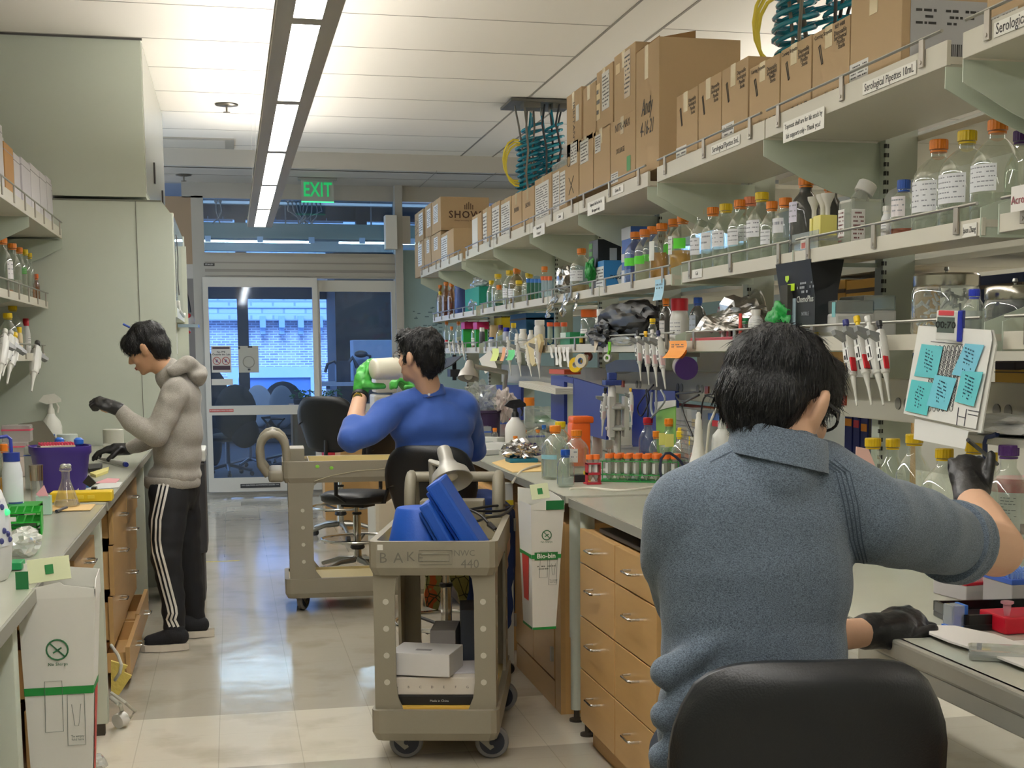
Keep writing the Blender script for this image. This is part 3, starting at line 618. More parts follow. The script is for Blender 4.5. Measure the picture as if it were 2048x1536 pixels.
def cbox(px0, px1, yt, label, X=1.785, Z0=2.232, depth=.30, yb=None, mat=None, ft=(), fl=(), st=(), tape=True, name='cardboard_box', group=None, top=None, cat='box', gap=.003, hw=()):
    """carton whose front (aisle) face spans px0..px1. fl: labels (u0,v0,u1,v1,colour,rows); ft/st: (text,u,v,size,rot) on front / near side"""
    n_ = at(px1, yt, X=X); f_ = at(px0, yt, X=X); y0, y1 = n_.y+gap, f_.y-gap
    if yb is not None: Z0 = at(px1, yb, X=X).z
    H = n_.z-Z0; W = y1-y0; t = T(name, label, cat, (X, y0, Z0), group=group)
    b = B(); b.box(0, 0, 0, depth, W, H, .0025); b.build('carton', mat or CARD, t)
    if tape: b = B(); b.box(-.0008, W*.46, H*.74, 0, W*.46+min(.05, W*.25), H+.001); b.box(0, W*.46, H, depth, W*.46+min(.05, W*.25), H+.0008); b.build('tape', M('#D8C9A4', .25), t)
    for (u0, v0, u1, v1, c, rows) in fl:
        b = B(); b.box(-.0016, W*(1-u1), H*v0, -.0009, W*(1-u0), H*v1); lo = b.build('shipping_label', M(c, .55), t)
        if rows:
            b = B(); F = FX((-.0017, W*(1-(u0+u1)/2), H*(v0+v1)/2)); scrib(b, F, W*(u1-u0)*.85, H*(v1-v0)*.85, rows, seed=int(px0)); b.build('print', M('#55555A', .6), lo)
    def txt(items, fr):
        b = B()
        for s, u, v, sz, rot in items: b.M = fr(u, v) @ Matrix.Rotation(rot, 4, 'Z'); b.mesh(text_mesh(s, sz))
        b.build('print', M('#4A4036', .6), t)
    if ft: txt(ft, lambda u, v: FX((-.0012, W*(1-u), H*v)))
    if st: txt(st, lambda u, v: FY((depth*u, -.0008, H*v)))
    for pts in hw: b = B(); b.tube([(-.001, W*(1-u), H*v) for u, v in pts], .0018, 5); b.build('handwriting', M('#3B3A3A', .6), t)
    return t
def crumple(b, c, r, seed=0, amp=.35, n=3, sc=1.6, R=None):
    t = bmesh.new(); bmesh.ops.create_icosphere(t, subdivisions=n, radius=1); mp = {}
    T0 = Matrix.Translation(Vector(c)) @ (R.to_4x4() if R else Matrix())
    for q in t.verts:
        d = 1+amp*noise.noise(q.co*sc+Vector((seed, seed*1.7, 0)))+amp*.5*noise.noise(q.co*sc*3+Vector((seed, 0, seed)))
        mp[q] = b.v(T0 @ Vector((q.co.x*r[0]*d, q.co.y*r[1]*d, q.co.z*r[2]*d)))
    for f in t.faces: b._f([mp[q] for q in f.verts])
    t.free(); return b
def sheet(b, O, U, V, nu=12, nv=12, amp=.01, sc=12, seed=0, fold=0):
    "crumpled sheet spanned by O + u*U + v*V"
    O, U, V = Vector(O), Vector(U), Vector(V); N = U.cross(V).normalized(); g = []
    for i in range(nu+1):
        for j in range(nv+1):
            p = O+U*(i/nu)+V*(j/nv); g.append(b.v(p+N*amp*(noise.noise(p*sc+Vector((seed, 0, 0)))+fold*math.sin(i*1.3+seed))))
    for i in range(nu):
        for j in range(nv): a = i*(nv+1)+j; b._f([g[a], g[a+1], g[a+nv+2], g[a+nv+1]])
    return b
FOIL = M('#C9C9C9', .22, 1); BAGC = GLASS('#F2F4F4', 1.4, .22); BLACKBAG = M('#121316', .42)
def pip(hx, hy, tx, ty, X, label, knob='#E6E6E2', mark=None, group=None, R=1.0, twist=0):
    a, c = at(hx, hy, X=X), at(tx, ty, X=X); L = (a-c).length; t = T('micropipette', label, 'pipette', a, group=group)
    z = (c-a).normalized(); xa = Vector((-1, -.35, 0)); xa = (xa-z*xa.dot(z)).normalized(); ya = z.cross(xa); t.rotation_euler = Matrix((xa, ya, z)).transposed().to_euler()
    k = L/.25*R
    b = B(); b.lathe([(.0085*k, .0), (.009*k, .003), (.009*k, .016*k), (.006*k, .018*k), (.006*k, .03*k)], n=14); b.build('plunger_button', M(knob, .35), t, True)
    b = B(); b.lathe([(.010*k, .028*k), (.0125*k, .032*k), (.0125*k, .045*k), (.016*k, .05*k), (.0165*k, .10*k), (.0155*k, L*.50), (.013*k, L*.60), (.011*k, L*.63)], n=14, sq=.35); b.build('handle', M('#DCDCD8', .35), t, True)
    b = B(); b.prism([(-.014*k, .044*k), (.052*k, .036*k), (.050*k, .05*k), (.016*k, .066*k), (-.014*k, .066*k)], .014*k, (0, -.007*k, 0), axis='y'); b.M = Matrix(); b.build('finger_hook', M('#8C8F90', .4), t)
    b = B(); b.lathe([(.0125*k, L*.62), (.0125*k, L*.645), (.009*k, L*.66), (.0075*k, L*.72), (.0048*k, L*.80), (.0028*k, L)], n=12); b.build('shaft', M('#CFCFC8', .35), t, True)
    b = B(); b.box(.0125*k, -.010*k, .085*k, .0172*k, .010*k, .125*k); lo = b.build('sticker', M('#F2F2F0', .5), t)
    b = B(); b.box(.017*k, -.006*k, .09*k, .0176*k, -.002*k, .12*k); b.box(.017*k, .001*k, .105*k, .0176*k, .007*k, .117*k); b.build('print', INK, lo)
    b = B(); b.box(.012*k, -.003*k, .068*k, .0168*k, .0*k, .083*k); b.box(.012*k, .003*k, .125*k, .0165*k, .006*k, .15*k); b.build('volume_window', M('#3A3A3C', .3), t)
    if mark: b = B(); b.box(-.002*k, -.0165*k, L*.46, .0155*k, -.011*k, L*.615, .001); b.build('colour_marker', M(mark, .4), t)
    return t
def note(px0, py0, px1, py1, X, col, label, curl=.01, rows=3, name='sticky_note', skew=0, cat='note', Y=None):
    a, c = at(px0, py0, X=X), at(px1, py1, X=X); t = T(name, label, cat); w = a.y-c.y; h = a.z-c.z
    b = B(); n = 6; g = []
    for j in range(n+1):
        f = j/n; dx = -curl*f*f*2; sk = skew*f
        g.append((b.v((X+dx, a.y-sk*w, a.z-h*f)), b.v((X+dx, c.y-sk*w, a.z-h*f))))
    for p, q in zip(g, g[1:]): b._f([p[0], p[1], q[1], q[0]])
    lo = b.build('paper', M(col, .65), t)
    if rows: b = B(); scrib(b, FX((X-.0015-curl*.35, (a.y+c.y)/2-skew*w*.4, a.z-h*.42)), w*.7, h*.5, rows, .7, seed=int(px0)); b.build('handwriting', M('#3E4C58', .6), lo)
    return t
def ring(px, py, rpx, X, col, label, inner='#D8D4C8', name='tape_roll', hole=.5, cat='tape', depth=.02):
    p = at(px, py, X=X); r = pxw(rpx, p.y, X); t = T(name, label, cat, p); b = B(); n = 24
    xs = (0, depth); d = Vector((-.75, -.66, .05)).normalized(); R = Vector((0, 0, 1)).rotation_difference(d).to_matrix().to_4x4(); b.M = R
    P = []
    for rr, z in ((r*hole, 0), (r, 0), (r, depth), (r*hole, depth)): P.append([b.v((rr*math.cos(2*math.pi*i/n), rr*math.sin(2*math.pi*i/n), z)) for i in range(n)])
    for k in range(4):
        A, C = P[k], P[(k+1) % 4]
        for i in range(n): b._f([A[i], A[(i+1) % n], C[(i+1) % n], C[i]])
    b.build('tape', M(col, .5), t, True, 40)
    b = B(); b.M = R; P = []
    for rr, z in ((r*hole*.88, -.001), (r*hole*1.02, -.001), (r*hole*1.02, depth+.001), (r*hole*.88, depth+.001)): P.append([b.v((rr*math.cos(2*math.pi*i/n), rr*math.sin(2*math.pi*i/n), z)) for i in range(n)])
    for k in range(4):
        A, C = P[k], P[(k+1) % 4]
        for i in range(n): b._f([A[i], A[(i+1) % n], C[(i+1) % n], C[i]])
    b.build('core', M(inner, .6), t, True, 40); return t
# ================================================================ TOP RIGHT SHELF: CARTONS
WL = '#ECECEA'
GB = 'cardboard boxes on the top right shelf'
def gb(*a, **k): return cbox(*a, group=GB, **k)
PT = [('Disposable', .76, .86, .020, 0), ('Serological', .76, .80, .020, 0), ('Pipette', .78, .74, .020, 0), ('Sterile', .80, .68, .018, 0)]
PEN = [[(.18, .80), (.22, .82), (.30, .58), (.27, .57), (.18, .80)]]
ARW = [[(.55, .17), (.60, .20), (.65, .17)], [(.60, .13), (.60, .19)], [(.72, .13), (.72, .2), (.70, .18)], [(.82, .13), (.82, .2), (.88, .2), (.88, .13)], [(.38, .14), (.44, .2)], [(.44, .14), (.38, .2)], [(.14, .13), (.28, .13), (.28, .18), (.14, .18), (.14, .13)]]
gb(1353, 1396, 170, 'pipette carton directly right of the tall box with black handwriting', fl=[(.0, .02, .5, .30, WL, 5)], ft=PT, hw=PEN)
gb(1397, 1443, 142, 'pipette carton without a white shipping label, second after the tall handwritten box', ft=PT, hw=PEN)
gb(1444, 1497, 111, 'pipette carton with a white label low on its left, third after the tall handwritten box', fl=[(.02, .02, .5, .32, WL, 6)], ft=PT, hw=PEN)
gb(1499, 1560, 105, 'pipette carton with handling symbols, farthest of the three printed ones', ft=PT+[('Corning Stripette', .3, .93, .018, 0)], hw=PEN+ARW)
gb(1562, 1624, 68, 'pipette carton with handling symbols, middle of the three printed ones', ft=PT+[('Corning Stripette', .3, .93, .018, 0)], hw=PEN+ARW)
gb(1626, 1701, 28, 'pipette carton with handling symbols, nearest of the three printed ones', ft=PT+[('REF 4488', .75, .94, .018, 0), ('Corning Stripette', .3, .93, .018, 0)], hw=PEN+ARW)
t = gb(1703, 1807, -60, 'large tall carton at the top right with a grey barcode label on its near side', fl=[(.0, .05, .38, .34, WL, 7)], depth=.37)
b = B(); b.M = FY((.14, -.001, .11)); b.box(-.115, -.09, 0, .115, .10, .0008); lo = b.build('barcode_label', M('#A9ABB0', .5), t)
b = B(); F = FY((.14, -.002, .165)); scrib(b, F, .2, .05, 3, seed=5)
for k in range(16): b.M = FY((.145+k*.006, -.002, .075)); b.box(0, -.02, 0, .003 if k % 3 else .0045, .02, .0003)
b.build('print', INK, lo)
b = B(); b.M = FY((.22, -.002, .115)); b.mesh(text_mesh('950', .025)); b.build('number', INK, lo)
gb(1975, 2110, -70, 'carton at the top right corner of the photo, behind the nearest shelf end', fl=[(.0, .1, .5, .5, WL, 6)], depth=.37, ft=[('Serological', .7, .8, .02, 0)])
# tall handwritten box
t = gb(1272, 1319, 72, 'tall open brown box with a name and date handwritten on it', yb=334, depth=.36)
b = B(); F0 = t.location
H_ = at(1319, 72, X=1.785).z-at(1319, 334, X=1.785).z; W_ = at(1272, 72, X=1.785).y-at(1319, 72, X=1.785).y
for s, v, sz in (('Andy', .52, .10), ('4-16-21', .35, .085)):
    b.M = FX((-.0015, W_*.5, H_*v)) @ Matrix.Scale(.75, 4, (1, 0, 0)); b.mesh(text_mesh(s, sz, shear=.3))
b.build('handwriting', M('#2B2B2B', .6), t)
b = B(); b.prism([(0, H_), (.0, H_+.004), (.15, H_+.035), (.15, H_+.03)], .004, (0, W_*.5, 0), axis='y'); b.box(.0, 0, H_, .003, W_, H_+.003); b.prism([(.02, H_), (.16, H_+.03), (.16, H_), (.02, H_)], W_*.9, (0, 0, 0), axis='y'); b.build('flap', M('#8A6A42', .8), t)
# two-tier stack
FL1 = lambda u0, v0, u1, v1, n=6: (u0, v0, u1, v1, WL, n)
NT = lambda: [('NITRI-MAX', .5, .86, .05, 0), ('X-LARGE', .42, .5, .034, 0)]
b1 = gb(1221, 1271, 217, 'brown glove carton printed in black and blue, right end of the lower tier', yb=353, depth=.26, ft=NT(), fl=[(.02, .04, .32, .2, WL, 4)])
b = B(); b.M = FX((-.0015, .10, .07)); b.box(-.03, -.03, 0, .03, .035, .0005); b.build('green_print', M('#4E9A60', .6), b1)
gb(1187, 1220, 246, 'plain brown carton in the lower tier, left of the printed glove carton', yb=366, depth=.26, fl=[FL1(.1, .62, .45, .92)])
gb(1158, 1186, 264, 'lower tier carton with a white label high up, dented at its lower corner', yb=380, depth=.26, fl=[FL1(.1, .55, .7, .95)])
gb(1133, 1157, 276, 'lower tier carton with an inked scribble, at the left end of the double stack', yb=393, depth=.26, fl=[FL1(.35, .6, .9, .96)], hw=[[(.2+.15*math.cos(k*.5), .72+.12*math.sin(k*.5)) for k in range(20)], [(.2, .1), (.6, .4)], [(.6, .1), (.2, .4)]])
gb(1228, 1271, 82, 'brown carton with taped paper strip, top tier beside the tall handwritten box', yb=218, depth=.22, fl=[(.5, .25, .78, .95, '#E6D8C6', 9), (.1, .7, .3, .85, '#D8C49A', 0)])
gb(1193, 1226, 122, 'carton with a long white printed label, top tier second from the tall handwritten box', yb=246, depth=.22, fl=[FL1(.35, .3, .8, .92, 9), (.0, .2, .25, .8, '#DCC79C', 3)])
gb(1166, 1192, 160, 'narrow brown carton in the top tier, third from the tall handwritten box', yb=272, depth=.22)
gb(1133, 1163, 172, 'upright carton with a vertical line of print, left end of the top tier', yb=300, depth=.16, ft=[('IRRITANT', .5, .5, .05, -math.pi/2)], fl=[FL1(.65, .5, .85, .75, 0)])
# single row
gb(1104, 1134, 328, 'carton with two tall white labels, just left of the double stack', fl=[FL1(.05, .15, .5, .95, 12), FL1(.55, .25, .9, .9, 8)], tape=False)
gb(1069, 1103, 343, 'carton wrapped in a large white barcode label, second left of the double stack', fl=[FL1(.05, .08, .85, .88, 14)])
gb(1044, 1068, 370, 'brown carton with a printed hand logo, nearer of two alike in the single row', ft=[('SHOWA', .5, .62, .04, 0)])
gb(1023, 1043, 381, 'brown carton with a printed hand logo, farther of two alike in the single row', ft=[('SHOWA', .5, .62, .04, 0)])
gb(1001, 1022, 391, 'carton with a full white label, just left of the two hand-logo cartons', fl=[FL1(.05, .1, .9, .9, 12)])
gb(983, 1000, 400, 'narrow carton with white shipping label, second left of the hand-logo cartons', fl=[FL1(.05, .1, .9, .9, 10)])
gb(965, 982, 411, 'carton with half a white label, next to the gap before the far stack', fl=[FL1(.05, .1, .5, .9, 8)])
gb(944, 963, 424, 'carton with a plain white panel at the left end of the single row', fl=[FL1(.0, .05, .6, .92, 0)])
# far stack with printed near sides
def showa(t, W, H, x, z, s):
    b = B(); b.M = FY((x, -.0012, z)); b.mesh(text_mesh('SHOWA', s, True, sp=1.15))
    for k in range(5): b.M = FY((x-.04*s/.1+k*.02*s/.1, -.0012, z+s*.55)); b.box(0, 0, 0, .009*s/.1, s*(.45+.15*(2-abs(k-2))), .0004)
    b.M = FY((x, -.0012, z-s*.55)); b.mesh(text_mesh('Always Innovating. Never Imitating.', s*.2)); b.build('logo', M('#4A3020', .6), t)
t = gb(863, 881, 393, 'large brown carton with a black hand logo on its side, top of the far stack', Z0=2.55, depth=.42, fl=[FL1(.2, .3, .7, .85, 9)]); showa(t, 0, 0, .24, .13, .085)
gb(850, 862, 405, 'top-tier carton in the far stack, behind the logo carton', Z0=2.55, depth=.3, fl=[FL1(.3, .3, .9, .85, 8)])
gb(829, 846, 417, 'farthest top-tier carton with inked capital letters', Z0=2.55, depth=.3, fl=[FL1(.5, .2, .95, .9, 8)], hw=[[(.1, .3), (.4, .35), (.1, .45), (.4, .5), (.1, .6), (.4, .7), (.1, .8)]])
t = gb(882, 907, 456, 'lower brown carton with a partly hidden logo, nearest in the far stack', depth=.42, fl=[FL1(.0, .1, .5, .9, 10)]); showa(t, 0, 0, .36, .12, .085)
gb(862, 881, 462, 'lower-tier carton under the large logo carton', depth=.3, fl=[FL1(.3, .55, .7, .9, 6)])
gb(848, 861, 470, 'lower-tier carton, second from the far end', depth=.3, fl=[FL1(.4, .55, .8, .9, 6)])
gb(829, 847, 478, 'lower-tier carton at the very far end of the shelf', depth=.3, fl=[FL1(.4, .3, .8, .9, 8)])
t = T('clear_plastic_bin', 'clear plastic bin with green things behind the cartons by the near hose coil', 'bin', (2.0, 8.3, 2.53)); B().box(0, -.5, 0, .15, .3, .14, .01).build('bin_wall', PLC, t)
B().box(0.02, -.45, .0, .13, .25, .05).build('contents', M('#5A6A4A', .6), t)
tag(crumple(B(), (1.84, 5.52, 2.262), (.05, .10, .024), 3, .5).build('crumpled_wrap', M('#E4E2DC', .5)), 'crumpled white wrapping at the shelf joint below the tall box', 'wrapping')
# shelf edge labels
def strip(px0, py0, px1, py1, X, txts, label, col='#E9E7DF', dz=0, size=.022, xoff=.002):
    a, c = at(px0, py0, X=X), at(px1, py1, X=X); y0, y1 = c.y, a.y; W = y1-y0; z = (a.z+c.z)/2+dz; n_ = len(txts); h = .03*n_+.004
    t = T('shelf_label', label, 'label', (X-xoff, y0, z)); B().box(-.0008, 0, -h/2, 0, W, h/2).build('strip', M(col, .35), t)
    b = B()
    for k, s in enumerate(txts):
        me = text_mesh(s, size); wd = max(v.co.x for v in me.vertices)-min(v.co.x for v in me.vertices); sc = min(1, W*.92/wd)
        b.M = FX((-.0012, W/2, h/2-.017-.03*k)) @ Matrix.Scale(sc, 4, (1, 0, 0)); b.mesh(me)
    b.build('print', INK, t); return t
strip(1727, 175, 1834, 138, 1.75, ['Serological Pipettes 10mL'], 'white strip label for the largest pipettes on the top shelf edge', size=.03)
strip(1424, 300, 1481, 280, 1.75, ['Serological Pipettes 5mL'], 'white strip label for smaller pipettes on the top shelf edge', size=.028)
strip(1990, 58, 2120, 10, 1.75, ['Serological Pipettes'], 'white strip label on the nearest top shelf edge at the right border', size=.036)
strip(1568, 262, 1650, 225, 1.745, ['Topmost shelf are for lab stock by', 'lab support only - Thank you!'], 'white paper notice hanging from the top right shelf edge, nearest of three', dz=-.01, size=.022)
strip(1176, 415, 1210, 402, 1.745, ['Topmost shelf are for lab', 'lab support only'], 'white paper notice on the top shelf edge below the lower carton stack', dz=-.01, size=.022)
strip(1067, 462, 1090, 452, 1.745, ['Topmost shelf', 'lab support'], 'white paper notice on the top shelf edge, farthest of three', dz=-.01, size=.022)
strip(1226, 384, 1248, 376, 1.75, ['Gloves XL'], 'small white label on the top shelf edge below the glove cartons')
strip(1114, 436, 1127, 430, 1.75, ['Gloves'], 'tiny white label on the top shelf edge beyond the glove notice')
strip(1927, 462, 1955, 458, 1.86, ['Jason Zhang'], 'small name label on the middle shelf edge at the right')
strip(1385, 548, 1405, 546, 1.86, ['Gel'], 'small white label at the left end of the third middle shelf')
# ================================================================ MIDDLE RIGHT SHELF
ZM = 1.832; GM = 'glass bottles on the middle right shelf'
def mb(px, yt, w, cap, label, X=1.955, **k): k.setdefault('group', GM); return bottle(px, yt, ZM, w, cap, label, X=X, **k)
LW = lambda z0=.28, z1=.52, a0=165, a1=240: [(z0, z1, a0, a1, '#EBEDF2')]
CL = ('#DDE4DA', .6, .8)
mb(1996, 240, 101, 'o', 'largest clear bottle with orange cap at the right end of the middle shelf', X=1.975, liq=('#D8DDD0', .5, .8), lab=LW(.30, .56), ink=5)
mb(1935, 262, 108, 'y', 'large clear bottle with yellow cap between two orange-capped ones', X=1.975, liq=('#D8DDD0', .35, .85), lab=LW(.25, .55), ink=5)
mb(1878, 280, 100, 'o', 'large empty-looking bottle with orange cap, left of the big yellow-capped one', X=1.975, liq=CL, lab=LW(.22, .55)+[(.05, .3, 245, 265, '#D8DCD8')], ink=5)
mb(2043, 262, 60, 'p', 'bottle with dark purple cap behind the largest orange-capped bottle', X=2.08)
mb(1808, 360, 50, 'b', 'small bottle with bright blue cap and tilted white note', X=1.93, liq=('#C4501C', .25, .4), lab=[(.35, .7, 175, 250, '#EDE6EA')])
bottle(1775, 412, ZM, 24, 'w', 'small white squeeze bottle left of the blue-capped bottle', X=1.91, glass=M('#E2E4E4', .35), lab=[(.1, .45, 170, 235, '#F4F4F4')], name='plastic_bottle')
# square media jug with tilted cap
x, y, H = place(1722, 400, ZM, X=1.96); t = T('media_jug', 'square clear plastic jug with a white cap tilted to the right', 'jug', (x, y, ZM))
B().box(-.055, -.05, 0, .055, .05, H, .01).build('body', GLASS('#E9ECE2', .9, .28), t)
b = B(); b.M = Matrix.Translation((0, .01, H)) @ Matrix.Rotation(.5, 4, 'Y'); b.lathe([(.03, -.005), (.022, .03)], n=18); b.build('neck', GLASS('#E0E2DC', .9, .3), t)
b = B(); b.M = Matrix.Translation((0, .01, H)) @ Matrix.Rotation(.5, 4, 'Y'); b.lathe([(.031, .025), (.031, .058), (.027, .062)], n=26); b.build('cap', M('#ECEAE4', .4), t, True)
b = B(); b.box(-.0565, -.0, .03, -.0555, .045, H*.8); b.M = Matrix.Translation((-.03, -.051, H*.42)) @ Matrix.Rotation(math.pi/2, 4, 'X'); b.box(-.025, -.05, 0, .02, .05, .001); lo = b.build('paper_label', M('#EFEFEC', .5), t)
b = B(); scrib(b, FX((-.0572, .022, H*.42)), .035, .1, 8, seed=4); scrib(b, FY((-.032, -.0528, H*.42)), .035, .09, 7, seed=6); b.build('print', M('#7A4A4A', .6), lo)
t = T('waste_bag', 'hazy plastic bag lying behind the white-capped jug', 'bag'); crumple(B(), (2.07, 4.0, ZM+.10), (.06, .12, .09), 4, .3).build('film', GLASS('#CFD0CC', .8, .45), t, True)
# pipette holder tray
x, y, H = place(1640, 452, ZM, X=1.93); t = T('tip_tray', 'clear plastic tray with yellow inserts and upright white funnels', 'tray', (x, y, ZM)); b = B()
for q in ((-.05, -.10, 0, .07, .12, .003), (-.05, -.10, 0, -.047, .12, H*.75), (-.05, -.10, 0, .07, -.097, H*.55), (.067, -.10, 0, .07, .12, H*.75), (-.05, .117, 0, .07, .12, H*.75)): b.box(*q)
b.build('tray_wall', PLC, t)
B().box(-.03, -.07, .045, .03, -.01, .115, .003).box(-.03, 0, .045, .03, .02, .11, .003).box(-.035, -.09, 0.004, .04, .03, .03).build('yellow_insert', M('#E6DC7C', .45), t)
for dy in (-.06, -.02, .05):
    B().lathe([(.008, .09), (.008, .14), (.012, .155), (.022, .175), (.023, .185)], (0, dy, 0), 16).build('funnel', M('#DAD8D0', .4), t, True)
b = B(); b.box(-.0515, -.02, .01, -.0505, .04, .05); lo = b.build('paper_label', M('#E8E4DC', .5), t); b = B(); b.box(-.0525, .0, .012, -.0516, .03, .03); b.build('print', M('#C86A62', .5), lo)
mb(1612, 355, 64, 'o', 'large bottle of dark burgundy liquid with orange cap', glass=GLR, liq=('#3A0E12', .97, .1), lab=[(.42, .68, 150, 215, '#D8D4E6')])
mb(1663, 366, 55, 'o', 'dark burgundy bottle hidden behind the tray of white funnels', X=2.08, glass=GLR, liq=('#3A0E12', .9, .1))
mb(1571, 396, 50, 'o', 'clear bottle with orange cap touching the burgundy bottle', liq=CL, lab=LW(.42, .66), ink=1)
mb(1544, 403, 44, 'o', 'clear bottle with orange cap and low white label, third right of the tallest yellow cap', liq=CL, lab=LW(.28, .52))
mb(1524, 385, 60, 'y', 'tall clear bottle with yellow cap, highest cap of the clear row', liq=CL, lab=LW(.36, .6))
mb(1501, 394, 50, 's', 'clear bottle with salmon cap behind the tall yellow-capped one', X=1.99, liq=CL, lab=LW(.36, .58))
mb(1481, 400, 50, 'o', 'clear bottle with orange cap left of the salmon-capped one', liq=CL, lab=LW(.32, .56))
mb(1452, 408, 54, 'y', 'clear bottle with wide yellow cap in the middle of the clear row', liq=CL, lab=LW(.34, .58))
mb(1426, 415, 46, 'o', 'clear bottle with orange cap between two yellow-capped ones', liq=CL, lab=LW(.34, .60), ink=2)
mb(1404, 417, 46, 'y', 'clear bottle with yellow cap at the left end of the clear row', liq=CL, lab=LW(.28, .54))
LG = lambda z0=.35, z1=.50: [(z0, z1, 170, 250, '#5FD93A')]
mb(1366, 432, 58, 'o', 'bottle of orange-yellow liquid with white and green labels', liq=('#D9A014', .75, .35), lab=[(.36, .66, 150, 205, '#E8ECE8'), (.45, .62, 212, 262, '#5FD93A')])
mb(1347, 438, 40, 'o', 'clear bottle with green tape left of the orange liquid bottle', X=2.0, liq=('#E6D8B0', .4, .6), lab=LG(.42, .58))
mb(1324, 447, 50, 'o', 'bottle of amber liquid with a large white label', liq=('#C98A12', .85, .3), lab=[(.34, .68, 150, 215, '#E8ECE8')], ink=0)
mb(1305, 453, 40, 'o', 'narrow bottle with green tape and reddish liquid', X=1.99, liq=('#B59A94', .5, .5), lab=LG())
mb(1290, 459, 42, 'o', 'bottle of cloudy cream liquid with green tape', liq=('#CFCFAE', .7, .35), lab=LG())
mb(1271, 464, 44, 'o', 'bottle tinted blue by the carton behind it, with green tape', glass=GLB, liq=('#9CB0D0', .3, .4), lab=LG())
mb(1237, 486, 24, 'o', 'small orange-capped bottle behind the blue-white carton', X=2.09); mb(1226, 500, 26, 'o', 'small orange-capped bottle farther behind the film box', X=2.10)
t = cbox(1243, 1262, 452, 'tall carton with blue and pale grey bands beside the bottles', X=1.95, Z0=ZM, depth=.14, mat=M('#2F5FB4', .5), tape=False, fl=[(0, .8, 1, 1, '#C7CCD6', 0), (0, .0, 1, .28, '#D2D8E2', 0), (0, .42, 1, .56, '#C7CCD6', 0)], name='reagent_carton')
t = cbox(1192, 1208, 520, 'blue and white dispenser box with a curved top', X=1.93, Z0=ZM, depth=.22, mat=M('#2C7FC0', .5), tape=False, fl=[(0, .02, 1, .8, '#E4E8EA', 6)], name='film_box')
H_ = at(1208, 520, X=1.93).z-ZM
b = B(); b.use(M('#DDE4E4', .5)); b.M = FY((.12, -.001, H_*.48)) @ Matrix.Scale(1.3, 4, (0, 1, 0)); b.lathe([(.050, 0), (.05, .0006)], n=24); b.use(M('#2C7FC0', .5)); b.lathe([(.030, .0006), (.03, .0010)], n=24); b.build('emblem', None, t)
b = B(); b.M = FY((.10, -.0025, H_*.42)); b.mesh(text_mesh('PARAFILM', .03, True)); b.build('print', M('#10243C', .5), t)
t = cbox(1178, 1196, 478, 'tall black and green glove dispenser on the middle shelf', X=1.93, Z0=ZM, depth=.13, mat=M('#15181C', .45), tape=False, fl=[(.0, .1, .4, .95, '#4C8A34', 5)], name='glove_box')
b = B(); F = FY((.085, -.001, .19)); b.M = F; b.box(-.02, -.035, 0, .02, .035, .0005); b.build('paper_label', M('#B9BDBE', .5), t); crumple(B(), (-.03, .05, .11), (.028, .04, .055), 5, .5, 4, 1.3).build('glove_finger', M('#1E8C3A', .45), t)
mb(1163, 497, 46, 'o', 'lone orange-capped bottle with tan liquid left of the glove dispenser', liq=('#B89A54', .35, .35), lab=[(.28, .52, 170, 262, '#E4E8EC')])
mb(1089, 533, 24, 'o', 'small amber-tinted bottle with orange cap behind the foil', X=2.05)
# foil ball with hanging tails
t = T('foil_wrap', 'crumpled aluminium foil ball whose torn tails hang over the shelf edge', 'foil')
p = at(1128, 572, X=1.9); crumple(B(), (1.92, p.y, ZM+.085), (.06, .09, .088), 2, .5, 3, 2.5).build('foil_ball', FOIL, t)
for (x0, y0, x1, y1, s) in ((1112, 588, 1090, 636, 1), (1133, 586, 1122, 634, 5), (1152, 586, 1146, 622, 9)):
    a, c = at(x0, y0, X=1.845), at(x1, y1, X=1.845); w_ = .06 if s < 9 else .03; sheet(B(), a+Vector((0, w_, 0)), (0, -2*w_, 0), (c-a)+Vector((.01, 0, 0)), 8, 10, .03, 22, s).build('foil_tail', FOIL, t)
# tube clusters and far bottles
def tubes(px, yt, Z0, n, dx, w, cap, body, label, X, group=None, name='centrifuge_tubes'):
    t = T('tube_rack', label, 'tube rack')
    for k in range(n):
        x, y, H = place(px+dx*k, yt, Z0, X=X); R = pxw(w, y, x)/2; tb = B(); tb.lathe([(.003, .004), (R*.8, .02), (R*.8, H-.02)], (x, y, Z0+.004), 12); tb = tb.build('tube', M(body, .3, trans=.45), t, True)
        B().lathe([(R, H-.024), (R, H), (R*.9, H+.001)], (x, y, Z0), 14).build('cap', M(CAPC.get(cap, cap), .4), tb, True)
    return t
tubes(1057, 558, ZM, 4, 8, 9, '#2C6FC4', '#3E7F66', 'four blue-capped tubes in a green rack on the middle shelf', 1.94)
tubes(1086, 553, ZM, 3, 7, 9, '#E26A3C', '#C6DCE4', 'three orange-capped tubes in a pale rack beside the foil', 1.94)
mb(1058, 546, 30, 'y', 'bottle of yellow liquid with yellow cap behind the blue-capped tubes', X=2.03, liq=('#C9A020', .6, .4))
mb(1038, 561, 26, 'y', 'short clear bottle with yellow cap in front of the orange-capped one', X=1.93, liq=CL)
mb(1034, 537, 36, 'o', 'brownish bottle with orange cap behind the short yellow-capped bottle', X=1.99, glass=GLASS('#D9C9A4', 1, .06), liq=('#B9A070', .3, .5), lab=LW(.2, .45))
mb(1019, 541, 28, 'y', 'clear bottle with yellow cap and white label, right of the green folder box', X=1.96, lab=LW(.25, .5))
mb(998, 570, 20, 'o', 'small bottle with orange cap low in the far row', X=1.9, liq=('#3E9F86', .3, .4))
mb(996, 548, 28, 'y', 'taller bottle with yellow cap above the small orange-capped one', X=1.97, liq=CL)
